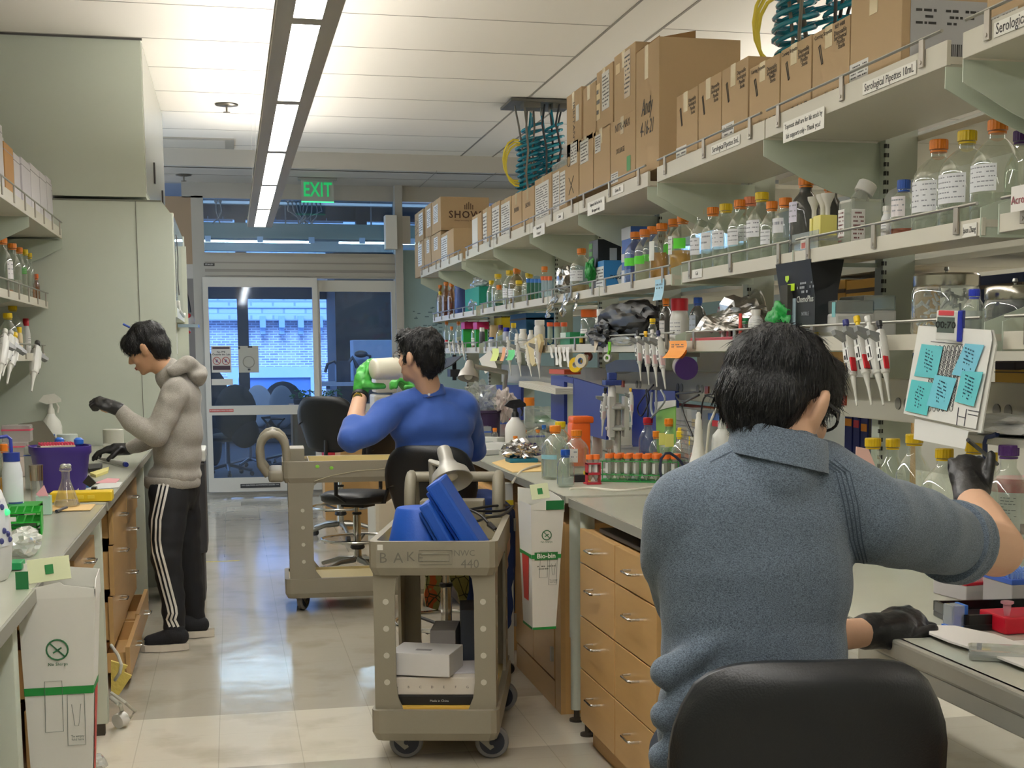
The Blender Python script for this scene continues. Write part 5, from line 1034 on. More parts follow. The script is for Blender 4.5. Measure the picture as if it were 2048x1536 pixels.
# cable loops
def cable(pts, X, r, col, label, name='cable', cat='cable', closed=False):
    P_ = [at(q[0], q[1], X=(q[2] if len(q) > 2 else X)) for q in pts]; out = []
    for i in range(len(P_)-1):
        p0, p1, p2, p3 = P_[max(i-1, 0)], P_[i], P_[i+1], P_[min(i+2, len(P_)-1)]
        for k in range(5):
            u = k/5; out.append(.5*((2*p1)+(p2-p0)*u+(2*p0-5*p1+4*p2-p3)*u*u+(3*p1-p0-3*p2+p3)*u**3))
    out.append(P_[-1]); t = T(name, label, cat); B().tube(out, r, 7).build('cord', M(col, .45), t, True); return t
cable([(1400, 783), (1375, 786), (1353, 788), (1358, 800), (1372, 802), (1398, 790), (1378, 800), (1365, 810), (1368, 830), (1385, 872)], 1.86, .0045, '#151517', 'thick black power cord looping over the acrylic box')
cable([(1410, 790), (1425, 788), (1441, 795), (1432, 798), (1412, 792), (1404, 812), (1402, 850)], 1.88, .0035, '#151517', 'thin black cord loop right of the thick one')
cable([(1307, 770), (1290, 790), (1275, 815), (1283, 832), (1298, 800), (1292, 780), (1296, 830), (1288, 850)], 2.0, .004, '#1B1B20', 'tangle of black cords hanging behind the middle pipettes')
cable([(1312, 780), (1312, 820), (1306, 830), (1302, 812), (1304, 785)], 1.93, .006, '#9AA0A6', 'grey tube loop under the middle pipettes')
cable([(1322, 780), (1330, 800), (1316, 820), (1303, 835)], 1.92, .005, '#9AA0A6', 'second grey tube under the middle pipettes')
# ================================================================ THINGS ON THE RIGHT BENCHES
ZB = .936
def bb(px, yt, yb, w, cap, label, **k): return bottle(px, yt, ZB, w, cap, label, yb=yb, **k)
bb(1111, 851, 957, 58, 'o', 'large clear bottle with orange cap and pale blue tape on the bench', liq=('#DDE6E2', .8, .7), lab=[(.38, .46, 180, 262, '#8FC0CC')], ink=0)
bb(1121, 843, 935, 46, 'y', 'yellow-capped bottle behind the blue-taped bottle')
bb(1153, 860, 950, 50, 'o', 'clear bottle with orange cap in front of the orange bag', liq=('#DDE6E2', .3, .7), lab=[(.3, .6, 215, 262, '#E8E4E0')], ink=2)
bb(1131, 899, 973, 36, 'b', 'small square-shouldered clear bottle with blue cap at the bench edge', liq=('#DDE6E6', .45, .6))
t = T('orange_bag', 'orange biohazard bag folded over a stand', 'bag'); p = at(1160, 932, Z=ZB); zt = at(1160, 832, Y=p.y).z; s = pxw(1, p.y, p.x)
b = B(); n_ = 8
b.box(p.x-22*s, p.y-.05, ZB, p.x+18*s, p.y+.05, zt-.03, .015); o = b.build('bag', M('#E8641C', .35, bump=.5, bscale=14), t, True)
B().box(p.x-20*s, p.y-.055, zt-.035, p.x+24*s, p.y+.055, zt, .012).build('folded_rim', M('#E8641C', .35, bump=.4, bscale=20), t, True)
# spray bottle with black trigger
def spray(px, yt, yb, w, label, head='#1A1A1C', body='#E6E4DE', wand=False, X=None, z0=None):
    z0 = ZB if z0 is None else z0
    p = at(px, yb, Z=z0); H = at(px, yt, Y=p.y).z-z0; R = pxw(w, p.y, p.x)/2; t = T('spray_bottle', label, 'spray bottle', p)
    b = B(); b.lathe([(R*.95, 0), (R, .006), (R, H*.38), (R*.85, H*.48), (R*.45, H*.58), (R*.30, H*.64)], n=24); b.build('body', M(body, .35), t, True, 50)
    b = B(); b.lathe([(R*.36, H*.62), (R*.34, H*.70), (R*.22, H*.74), (R*.2, H*.84)], n=18); b.box(-R*.2, -R*.28, H*.82, R*.2, R*.1, H*.9, .002); b.M = Matrix(); b.prism([(-R*1.1, H*.86), (-R*.6, H*.97), (R*.4, H), (R*1.0, H*.90), (R*1.0, H*.84), (-R*.3, H*.80)], R*.55, (0, -R*.27, 0), axis='y'); b.build('trigger_head', M(head, .4), t, True, 30)
    b = B(); b.tube([(R*.55, 0, H*.82), (R*.75, 0, H*.74), (R*.62, 0, H*.64)], R*.09, 8); b.build('trigger', M(head, .4), t, True); return t
spray(1031, 798, 893, 42, 'white spray bottle with black trigger head beside the purple bucket')
# tube boxes
def rackbox(px0, px1, yt, yb, label, col='#D6DEE6', band='#3E68C0', d=.1, name='tip_rack'):
    p0, p1 = at(px0, yb, Z=ZB), at(px1, yb, Z=ZB); y = (p0.y+p1.y)/2; H = at((px0+px1)/2, yt, Y=y).z-ZB; t = T(name, label, 'rack', (p0.x, y, ZB)); W = p1.x-p0.x
    B().box(0, 0, 0, W, d, H, .005).build('rack_wall', GLASS(col, .9, .3), t); B().box(-.001, -.001, H*.62, W+.001, d+.001, H*.72).build('band', M(band, .4, trans=.3), t); return t
rackbox(963, 984, 853, 886, 'small clear rack box with blue lines, left of the larger one'); rackbox(986, 1020, 834, 872, 'larger clear rack box with a blue band behind the spray bottle')
t = T('ice_bucket', 'dark purple round bucket behind the blue-shirted man', 'bucket'); p = at(975, 880, Z=ZB); s = pxw(1, p.y, p.x); H = at(975, 820, Y=p.y).z-ZB; b = B(); b.lathe([(24*s, 0), (27*s, H*.9), (30*s, H*.92), (30*s, H)], p, 26); b.build('bucket', M('#2A1440', .45), t, True)
t = T('plastic_bag', 'clump of clear plastic bags above the purple bucket', 'bag'); crumple(B(), at(965, 800, Y=p.y)+Vector((0, 0, -.01)), (.10, .08, .10), 3, .8, 4, 2.4).build('film', GLASS('#DDE2E2', 1.2, .22), t)
t = T('plastic_bag', 'white crumpled bag with pink inside right of the purple bucket', 'bag'); crumple(B(), at(1008, 804, Y=p.y-.05)+Vector((0, 0, -.01)), (.06, .06, .08), 9, .8, 4, 2.2).build('film', M('#DDD2CE', .5, trans=.3), t)
jar(1012, 803, ZB, 22, '#C8304A', 'red plastic cup near the black spray head', yb=840, body='#C83A50', capf=1.0, caph=.1)
jar(1058, 795, ZB, 22, 'o', 'clear jar with orange lid far behind the papers', yb=850, glass=PLC, capf=1.0, caph=.2); 
t = T('green_tray', 'bright green tray behind the plastic bags', 'tray'); p = at(1078, 832, Z=ZB+.1); B().box(p.x-.12, p.y-.05, ZB+.02, p.x+.12, p.y+.05, p.z, .01).build('tray', M('#2FA84A', .4), t)
t = T('plastic_bag', 'clear bag with white tray inside, middle of the far bench', 'bag'); p = at(1078, 860, Z=ZB); crumple(B(), p+Vector((0, 0, .09)), (.17, .12, .09), 13, .35).build('film', GLASS('#E6EAEA', 1.3, .35), t); B().box(p.x-.12, p.y-.06, ZB+.02, p.x+.1, p.y+.06, ZB+.05, .01).build('white_tray', M('#E4E4E0', .4), t)
t = T('foil_wrap', 'heap of crumpled foil on a teal pad on the bench', 'foil'); p = at(1044, 925, Z=ZB); crumple(B(), p+Vector((0, .03, .06)), (.095, .09, .055), 17, .4, 4, 2.4).build('foil', FOIL, t); B().box(p.x-.075, p.y-.06, ZB, p.x+.075, p.y+.08, ZB+.025, .01).build('teal_pad', M('#12708A', .5), t)
t = T('envelope', 'yellow envelope lying under the teal pad', 'envelope'); B().prism([tuple(at(x, y, Z=ZB)[:2]) for x, y in ((984, 926), (1025, 945), (1090, 943), (1082, 925), (1015, 918))], .004, (0, 0, ZB-.0005), axis='z').build('paper', M('#E2C284', .7), t)
for k, (x0, y0, lb_) in enumerate(((958, 908, 'white handheld meter lying nearest the man in blue'), (985, 898, 'second white handheld meter lying on the bench'), (968, 890, 'pale box lid lying behind the white meters'))):
    p = at(x0, y0, Z=ZB); t = T('meter', lb_, 'meter', p, rz=.5+.2*k); B().box(-.05, -.12, 0, .05, .12, .03+.01*k, .006).build('case', M('#D4D6D2', .4), t); B().box(-.03, .02, .03+.01*k, .03, .09, .032+.01*k).build('screen', M('#8A9A98', .3), t)
# orange capped tubes in the green rack
t = T('green_wire_rack', 'long green wire rack holding orange-capped tubes on the near bench', 'rack'); a, c = at(1207, 962, Z=ZB), at(1358, 965, Z=ZB); L = (c-a).length; t.location = a; ang = math.atan2(c.y-a.y, c.x-a.x); t.rotation_euler = (0, 0, ang)
b = B(); G_ = .004
for z in (.03, .09):
    for yy in (-.02, .04, .10): b.tube([(-.01, yy, z), (L+.01, yy, z)], .0022, 6)
for k in range(9):
    for z in (.03, .09): b.tube([(L*k/8, -.02, z), (L*k/8, .10, z)], .0018, 6)
for xx in (0, L*.5, L): b.tube([(xx, -.02, 0), (xx, -.02, .09)], .0022, 6); b.tube([(xx, .10, 0), (xx, .10, .09)], .0022, 6)
b.build('wire_frame', M('#1D8C3C', .35), t, True); B().box(-.02, -.03, 0, L+.02, .11, .004, .001).build('base_plate', M('#1D8C3C', .4), t)
Rm = Matrix.Translation(a) @ Matrix.Rotation(ang, 4, 'Z')
tb0 = T('centrifuge_tube', 'orange-capped tube in the green wire rack', 'tube'); g = B(); g.lathe([(.003, .0), (.0135, .018), (.0138, .098), (.0138, .1)], n=14); g.build('tube_body', GLASS('#E4E0D8', 1, .3), tb0, True)
B().lathe([(.017, .095), (.017, .112), (.0155, .115)], n=20).build('cap', M('#E8742A', .4), tb0, True); g = B(); arc(g, .0142, .03, .075, 190, 275); g.build('paper_label', M('#E4E6E6', .6), tb0)
k = 0
for r, yy in enumerate((.01, .07)):
    for i in range(8):
        o = tb0 if k == 0 else dup(tb0); o.location = Rm @ Vector((L*(i+.5)/8, yy, .006)); o.rotation_euler = (0, 0, ang+random.uniform(-.3, .3))
        o['label'] = 'orange-capped tube in the green wire rack, %s row, %s from its left end' % (('front', 'back')[r], ('first', 'second', 'third', 'fourth', 'fifth', 'sixth', 'seventh', 'eighth')[i]); o['group'] = 'orange-capped tubes in the green rack'; k += 1
t = T('red_tube_rack', 'small red rack with two orange-capped tubes left of the green one', 'rack'); a = at(1187, 968, Z=ZB); t.location = a; B().box(-.035, -.02, 0, .03, .04, .006).box(-.03, -.012, .04, .03, .03, .05).box(-.03, -.012, .085, .03, .03, .092).box(-.03, -.012, 0, -.026, .03, .09).box(.026, -.012, 0, .03, .03, .09).build('frame', M('#B8283A', .4), t)
for dx in (-.014, .014):
    o = dup(tb0); o.location = a+Vector((dx, .01, .012)); o.rotation_euler = (0, 0, 0); o['label'] = 'orange-capped tube in the small red rack, %s one' % ('left' if dx < 0 else 'right'); o['group'] = 'tubes in the red rack'
t = T('binder_clip_stand', 'steel spring clip on long wire legs at the end of the green rack', 'clip'); p = at(1215, 960, Z=ZB); b = B(); zt = at(1215, 888, Y=p.y).z
for s_ in (-1, 1): b.tube([p+Vector((s_*.008, -.02, 0)), Vector((p.x+s_*.01, p.y-.02, zt-.09)), Vector((p.x+s_*.004, p.y-.02, zt-.02))], .0018, 6)
b.build('wire_leg', STEEL, t, True); B().box(p.x-.016, p.y-.03, zt-.02, p.x+.016, p.y-.012, zt+.02, .004).build('clip', STEEL, t)
# containers behind the tube rack
def lidbin(px0, px1, yt, yb, d, label, col='#E6E4DA', name='storage_bin'):
    p0, p1 = at(px0, yb, Z=ZB), at(px1, yb, Z=ZB); H = at(px0, yt, Y=p0.y).z-ZB; t = T(name, label, 'bin', (p0.x, p0.y, ZB)); W = p1.x-p0.x
    b = B(); b.box(0, 0, 0, W, d, .004)
    for q in ((0, 0, 0, .004, d, H), (W-.004, 0, 0, W, d, H), (0, 0, 0, W, .004, H), (0, d-.004, 0, W, d, H), (-.008, -.008, H-.006, W+.008, 0, H), (-.008, d, H-.006, W+.008, d+.008, H)): b.box(*q)
    b.build('bin_wall', M(col, .35, trans=.3), t); return t
lidbin(1222, 1275, 858, 905, .18, 'open clear bin with upright dividers behind the tube rack'); lidbin(1240, 1322, 894, 928, .12, 'low cream tray between the tube rack and the bottles')
B_ = bb
B_(1296, 835, 905, 38, 'r', 'clear bottle with red cap behind the tilted white bottle')
t = T('plastic_bottle', 'white plastic bottle leaning to the right between red and orange caps', 'bottle', at(1291, 905, Z=ZB), R=(0, .35, 0)); s = pxw(1, t.location.y, t.location.x)
B().lathe([(15*s, 0), (16*s, .005), (16*s, 36*s), (12*s, 44*s), (8*s, 50*s)], (0, 0, .01), 20).build('body', M('#D6D8D8', .4), t, True); B().lathe([(9*s, 50*s), (9*s, 60*s)], (0, 0, .01), 20).build('cap', M('#E0E0DC', .4), t, True)
B_(1313, 862, 922, 30, 'o', 'small bottle with orange cap left of the yellow tape'); B_(1339, 837, 905, 40, 'o', 'clear bottle with orange cap above the yellow tape'); B_(1364, 855, 905, 34, 'y', 'yellow-capped bottle hidden behind the nearer yellow cap'); B_(1364, 862, 925, 44, 'y', 'clear bottle with yellow cap left of the tall white squeeze bottle')
jar(1383, 872, ZB, 14, 'y', 'small yellow-capped jar behind the white squeeze bottle', yb=905, glass=PLC)
t = T('yellow_tape_tabs', 'pale yellow tape tabs stuck over a small bottle', 'tape'); 
for k, (x0, y0, x1, y1) in enumerate(((1318, 866, 1331, 890), (1329, 868, 1346, 893))):
    P_ = at(x0, y0, Y=5.55), at(x1, y1, Y=5.55); B().box(P_[0].x, 5.55-.01*k, P_[1].z, P_[1].x, 5.553-.01*k, P_[0].z).build('tab', M('#DDDC7A', .5), t)
jar(1332, 880, ZB, 24, 'w', 'short clear pot carrying the yellow tape tabs', yb=925, glass=PLC, body='#D8DCDC')
# white squeeze bottle with long cone
p = at(1396, 996, Z=ZB); t = T('squeeze_bottle', 'tall white plastic bottle with long conical neck and teal stripes', 'bottle', p); H = at(1396, 824, Y=p.y).z-ZB; R = pxw(50, p.y, p.x)/2
B().lathe([(R*.98, 0), (R, .005), (R, H*.30), (R*.99, H*.315), (R*.82, H*.37), (R*.55, H*.5), (R*.36, H*.66), (R*.33, H*.80)], n=28).build('body', M('#E4E2DA', .35), t, True, 50); B().lathe([(R*.3, H*.80), (R*.28, H*.90), (R*.2, H*.93), (R*.22, H*.97), (R*.1, H)], n=20).build('cap', M('#E8E6DE', .35), t, True)
b = B(); arc(b, R, H*.10, H*.13, 0, 360, 28); arc(b, R, H*.20, H*.23, 0, 360, 28); b.build('teal_stripe', M('#3F86A0', .5), t)
# wash bottle with bent tube
p = at(1443, 990, Z=ZB); t = T('wash_bottle', 'white wash bottle with a long bent clear spout left of the seated man', 'bottle', p); H = at(1443, 832, Y=p.y).z-ZB; R = pxw(42, p.y, p.x)/2
B().lathe([(R*.98, 0), (R, .005), (R, H*.68), (R*.9, H*.76), (R*.4, H*.84)], n=24).build('body', M('#DFE0DC', .35), t, True, 50); B().lathe([(R*.42, H*.83), (R*.42, H*.92), (R*.2, H*.96), (R*.15, H)], n=16).build('cap', M('#DFE0DC', .35), t, True)
b = B(); b.tube([(0, 0, H), (-.005, 0, H+.02), (-R*.6, 0, H+.03), (-R*1.3, 0, H*.9), (-R*1.55, 0, H*.55), (-R*1.2, 0, H*.25), (-R*.8, -.01, H*.15)], .0055, 8); b.build('spout', M('#DAD8C8', .3, trans=.2), t, True)
B().box(-R*1.05, -R*.5, H*.1, -R*.7, -R*.48, H*.5).build('green_label', M('#1E8A4A', .5), t)
# card and acrylic box behind
slab([(1311, 808), (1351, 804), (1351, 925), (1314, 925)], 1.95, '#7DB35A', 'leaning card with green lower half behind the bottles', 'green_card', 'card', .004); slab([(1308, 804), (1351, 800), (1351, 812), (1311, 822)], 1.945, '#D6D8D2', 'pale paper on the leaning green card', 'paper_sheet', 'paper', .003)
t = T('acrylic_box', 'clear acrylic gel box with horizontal lines behind the black cord', 'box'); a, c = at(1352, 785, X=1.93), at(1394, 785, X=1.93); B().box(1.93, c.y, ZB, 2.05, a.y, 1.255, .003).build('box_wall', GLASS('#C9C6CC', 1, .3), t)
b = B(); [b.box(1.928, c.y+.01, 1.0+k*.02, 1.929, a.y-.01, 1.002+k*.02) for k in range(11)]; b.build('line', M('#5A5860', .5), t)
slab([(1404, 826), (1440, 828), (1440, 842), (1404, 838)], 1.98, '#3A5FA0', 'blue rack lid seen right of the acrylic box', 'tube_box', 'box', .05); slab([(1424, 840), (1452, 842), (1452, 856), (1424, 852)], 1.98, '#C0303C', 'red rack lid behind the wash bottle spout', 'tube_box', 'box', .05)
# cables on the bench
def bcable(pts, r, col, label, name='cable', cat='cable'):
    P_ = [at(x, y, Z=ZB+h) for x, y, h in pts]; out = []
    for i in range(len(P_)-1):
        p0, p1, p2, p3 = P_[max(i-1, 0)], P_[i], P_[i+1], P_[min(i+2, len(P_)-1)]
        for k in range(5): u = k/5; out.append(.5*((2*p1)+(p2-p0)*u+(2*p0-5*p1+4*p2-p3)*u*u+(3*p1-p0-3*p2+p3)*u**3))
    out.append(P_[-1]); t = T(name, label, cat); B().tube(out, r, 8).build('cord', M(col, .45), t, True); return t
bcable([(1140, 978, .01), (1180, 976, .01), (1240, 981, .008), (1300, 975, .01), (1330, 968, .012)], .005, '#E2E0D2', 'white cord lying in front of the green tube rack')
p = at(1330, 985, Z=ZB); z_ = lambda y: at(1330, y, Y=p.y).z
t = T('cable', 'thick navy tubing arching out of the tube rack', 'tubing'); B().tube([(at(1330, 985, Y=p.y).x, p.y, ZB+.006)]+[Vector(at(x, y, Y=p.y)) for x, y in ((1325, 965), (1320, 940), (1322, 918), (1330, 907), (1340, 906), (1352, 914), (1362, 924), (1372, 942))], .006, 8).build('cord', M('#1C2340', .4), t, True)
t = T('pen', 'blue pens lying behind the tube rack', 'pens'); a = at(1240, 916, Z=ZB+.03); B().cyl(a, a+Vector((.14, .02, 0)), .004).build('pen', M('#2A3AA0', .4), t); 
bb(1286, 902, 928, 12, '#2A2F9A', 'tiny bottle with dark blue cap behind the tube rack'); bb(1311, 904, 930, 12, 'o', 'tiny bottle with orange cap behind the tube rack')
t = T('marker_holder', 'black and yellow marker block beside the small red rack', 'holder'); p = at(1168, 964, Z=ZB); B().box(p.x-.05, p.y, ZB, p.x+.01, p.y+.05, ZB+.03).build('block', M('#1C1C1E', .5), t); B().box(p.x+.01, p.y, ZB, p.x+.03, p.y+.05, ZB+.045).build('yellow_end', M('#E0C818', .5), t)
# pink/clear cup
jar(1194, 866, ZB, 22, '#D8A090', 'translucent pinkish cup holding a silver rod', yb=915, glass=GLASS('#E0B8AC', 1, .3), capf=1, caph=.05)
# ---------------------------------------------------------------- right part, round the seated man
for px, yt, yb, w, lb_ in ((1746, 876, 960, 56, 'yellow-capped clear bottle right behind the seated man\'s shoulder'), (1786, 877, 955, 50, 'second yellow-capped clear bottle behind the pink paper'), (1829, 868, 968, 68, 'larger yellow-capped clear bottle with white label under the clipboard'), (1889, 897, 1012, 84, 'near yellow-capped bottle left of the raised black glove'), (1948, 884, 975, 60, 'yellow-capped bottle behind the raised black glove')):
    bottle(px, yt, ZB, w*1.1, '#D9B40E', lb_, X=2.0+.06*(px in (1786, 1948)), liq=('#DDE0D8', .3, .75), lab=([(.2, .5, 190, 262, '#DCE2DE')] if px == 1829 else None), group='yellow-capped bottles behind the seated man')
bb(2018, 890, 985, 92, 'p', 'large clear bottle with dark purple cap at the right border')
bb(1985, 905, 960, 30, 'y', 'yellow cap bottle glimpsed right of the raised glove')
p = at(2032, 1085, Z=ZB); t = T('wipe_tub', 'white tub with red lid and printed label at the right border', 'tub', p); H = at(2032, 955, Y=p.y).z-ZB; R = pxw(56, p.y, p.x)
B().lathe([(R*.97, 0), (R, .006), (R, H*.82)], n=32).build('body', M('#E4E4E4', .35), t, True); B().lathe([(R*1.03, H*.80), (R*1.04, H*.93), (R*.98, H*.96), (R*.9, H)], n=32).build('lid', M('#B81828', .35), t, True)
b = B(); arc_text(b, R, H*.35, H*.75, 200, 240, 8, 3); b.use(M('#5A5E6A', .6)); b.build('print', M('#4A4A50', .6), t); b = B(); arc(b, R+.0005, H*.18, H*.34, 245, 300); b.build('dark_block', M('#54242C', .5), t)
b = B(); b.M = FY((.0, -R-.001, H*.55)); b.mesh(text_mesh('Me', .03, True)); b.build('brand_print', M('#B01828', .5), t)
# purple bench things
t = T('pink_sheet', 'pink paper with handwriting standing behind the shoulder', 'paper'); P_ = [at(*q, Y=2.9) for q in ((1700, 1130), (1713, 893), (1737, 898), (1752, 935), (1706, 1130))]; b = B(); A = [b.v(p) for p in P_]; C = [b.v(p+Vector((0, .003, 0))) for p in P_]; b._f(A); b._f(C[::-1]); [b._f([A[i], A[(i+1) % 5], C[(i+1) % 5], C[i]]) for i in range(5)]; b.build('sheet', M('#E2B8AC', .6), t)
# tip racks and red tube tray on the near bench
def tiprack(p, W, D, H, col, lid, label, n=(12, 8), name='tip_rack', rz=0):
    t = T(name, label, 'rack', p, rz=rz); B().box(0, 0, 0, W, D, H*.72, .003).build('rack_base', M('#D8D4D6', .35, trans=.45), t); B().box(-.002, -.002, H*.70, W+.002, D+.002, H*.84, .002).build('deck', M(col, .4), t)
    b = B()
    for i in range(n[0]):
        for j in range(n[1]): b.cyl((W*(i+.5)/n[0], D*(j+.5)/n[1], H*.84), (W*(i+.5)/n[0], D*(j+.5)/n[1], H), W/n[0]*.3, W/n[0]*.33, 6)
    o = b.build('pipette_tips', M(lid, .35), t); o['kind'] = 'stuff'; return t
p = at(1932, 1203, Z=ZB); tiprack(p, .085, .12, .05, '#B8182C', '#D6AEB2', 'red-decked rack of clear tips in front of the white tub', rz=.15)
p = at(2023, 1225, Z=ZB); tiprack(p, .08, .12, .085, '#3A62C4', '#7FA0DC', 'clear rack with blue tips cut off by the right border')
t = T('gel_tray', 'shallow glossy black tray on the near bench', 'tray'); p = at(1930, 1262, Z=ZB); b = B(); b.box(0, 0, 0, .24, .17, .012, .002); b.build('tray', M('#17191C', .3), t); t.location = p; t.rotation_euler = (0, 0, -.12)
b = B(); b.box(.0, .0, .012, .24, .008, .032); b.box(0, .162, .012, .24, .17, .032); b.box(0, 0, .012, .008, .17, .032); b.build('rim', M('#101113', .25), t); B().box(.02, .02, .0125, .23, .15, .014).build('screen', M('#2C2426', .06), t)
t = T('red_block', 'bright red tube block with a pink microtube at the right border', 'rack'); p = at(2010, 1270, Z=ZB); t.location = p; B().box(0, 0, 0, .12, .10, .035, .004).build('block', M('#C8142C', .4), t); B().lathe([(.004, .03), (.008, .05), (.008, .058), (.013, .06), (.013, .064)], (.015, .02, 0), 14).build('microtube', M('#E8A8B4', .3, trans=.3), t, True)
t = T('paper_towel', 'white paper towel lying under the gloved hand on the near bench', 'paper'); P_ = [at(x, y, Z=ZB+.012) for x, y in ((1862, 1250), (1910, 1251), (1990, 1268), (2080, 1300), (2080, 1345), (1975, 1305), (1900, 1282), (1858, 1265))]; b = B(); b.prism([(q.x, q.y) for q in P_], .004, (0, 0, ZB+.008), axis='z'); b.build('sheet', M('#E6E2DC', .8), t); B().box(1.42, 2.2, ZB, 1.6, 2.35, ZB+.008).build('fold', M('#E0DCD6', .8), t)
t = T('tray_cover', 'clear plastic lid lying in front of the paper towel', 'lid'); p = at(1935, 1315, Z=ZB); t.location = p; t.rotation_euler = (0, 0, -.5); B().box(0, -.03, 0, .15, .05, .02, .008).build('lid', GLASS('#DDDEDA', 1.4, .35), t)
# blue cuvette box held by the right hand placed in the people section
# raised edge of the near bench
t = T('bench_lip', 'pale raised lip along the near right bench edge', 'trim'); B().box(1.26, 1.0, .895, 1.30, 2.62, .934, .006).box(1.262, 1.0, .86, 1.29, 2.62, .896, .003).build('lip', M('#A8A69A', .35, .2), t)
# items further behind the posts at right
farbox(1795, 1822, 706, 752, 2.30, '#24549A', 'blue plastic box beyond the posts, left of the clipboard', name='plastic_box'); farbox(1990, 2048, 738, 775, 2.32, '#C8A04A', 'tan box beyond the clipboard at the right border'); farbox(1990, 2030, 722, 740, 2.30, '#2A2430', 'dark box above the tan box at the right border')
t = T('binder_row', 'navy binders standing on the bench behind the glasses of the seated man', 'binders'); 
for k, (x0, x1, yt) in enumerate(((1690, 1705, 812), (1707, 1720, 815), (1722, 1736, 822))):
    a, c = at(x0, yt, X=2.45), at(x1, yt, X=2.45); B().box(2.45, c.y+.002, ZB, 2.6, a.y-.002, a.z).build('binder', M('#1F2C78', .5), t); B().box(2.448, c.y+.006, a.z-.08, 2.45, a.y-.006, a.z-.05).build('spine_label', M('#D98A2A' if k != 1 else '#C8304A', .5), t)
t = T('mesh_sack', 'woven tan mesh sack standing behind the bottles', 'sack'); p = at(1802, 850, X=2.5); b = B(); b.lathe([(.05, 0), (.06, .05), (.055, .2), (.045, .32), (.02, .34)], (2.5, p.y, ZB), 18); b.lathe([(.04, 0), (.05, .05), (.045, .2), (.04, .33)], (2.5, p.y+.13, ZB), 18); o = b.build('sack', M('#B08A50', .8, bump=.8, bscale=150), t, True)
t = T('wire_stand', 'dark wire stand beside the mesh sack', 'stand'); p = at(1740, 840, X=2.4); B().tube([(2.4, p.y, ZB), (2.4, p.y, 1.26), (2.4, p.y+.06, 1.28), (2.4, p.y+.1, 1.24)], .004, 6).build('wire', M('#1C1C20', .4), t, True)
t = T('ring_stand', 'blue bent rod stand at the right, above the purple cap', 'stand'); P_ = [at(*q, X=1.95) for q in ((1970, 920), (1970, 885), (1974, 874), (1985, 872), (1995, 868))]; B().tube([Vector((P_[0].x, P_[0].y, ZB))]+P_, .007, 8).build('rod', M('#22305A', .4), t, True)
t = T('paper_pile', 'pile of white papers and wrappers on the right shelf behind the clipboard', 'papers'); p = at(2010, 850, X=2.0); crumple(B(), (2.02, p.y, p.z), (.08, .14, .03), 19, .5).build('wrapper', M('#DCDCDA', .7), t); B().box(1.95, p.y-.3, p.z-.05, 2.13, p.y+.2, p.z-.03).build('ledge', M('#B9B8AC', .5), t)
# more clutter on the far bench behind the seated man in blue
rnd = random.Random(11)
for k, (px, yt, yb, w, c, lb_) in enumerate(((1165, 880, 918, 14, 'o', 'tube-like bottle with orange cap between the two big bottles and the orange bag'), (1049, 860, 890, 13, 'o', 'orange-capped tube bottle left of the clear bag'), (1076, 859, 888, 13, 'o', 'orange-capped tube bottle behind the foil heap'), (1088, 850, 886, 10, '#2A6FC4', 'tiny blue-capped bottle behind the foil heap'), (990, 856, 890, 13, 'o', 'orange-capped tube bottle in front of the larger rack box'), (1031, 872, 900, 13, 'o', 'orange-capped tube bottle between the racks and the foil'))): bb(px, yt, yb, w, c, lb_)
bcable([(1020, 885, .03), (1040, 872, .05), (1062, 862, .05), (1075, 855, .04)], .006, '#E2DEC8', 'cream tubing arching across the far bench')
bcable([(1025, 965, -.02), (1040, 945, .0), (1060, 935, .01), (1080, 930, .01)], .006, '#DAD6C6', 'pale cord running over the bench edge by the envelope')
t = T('blue_lid_box', 'small blue lid lying behind the spray bottle', 'lid'); p = at(1050, 875, Z=ZB); B().box(p.x, p.y, ZB, p.x+.14, p.y+.04, ZB+.012).build('lid', M('#2A50B0', .4), t)
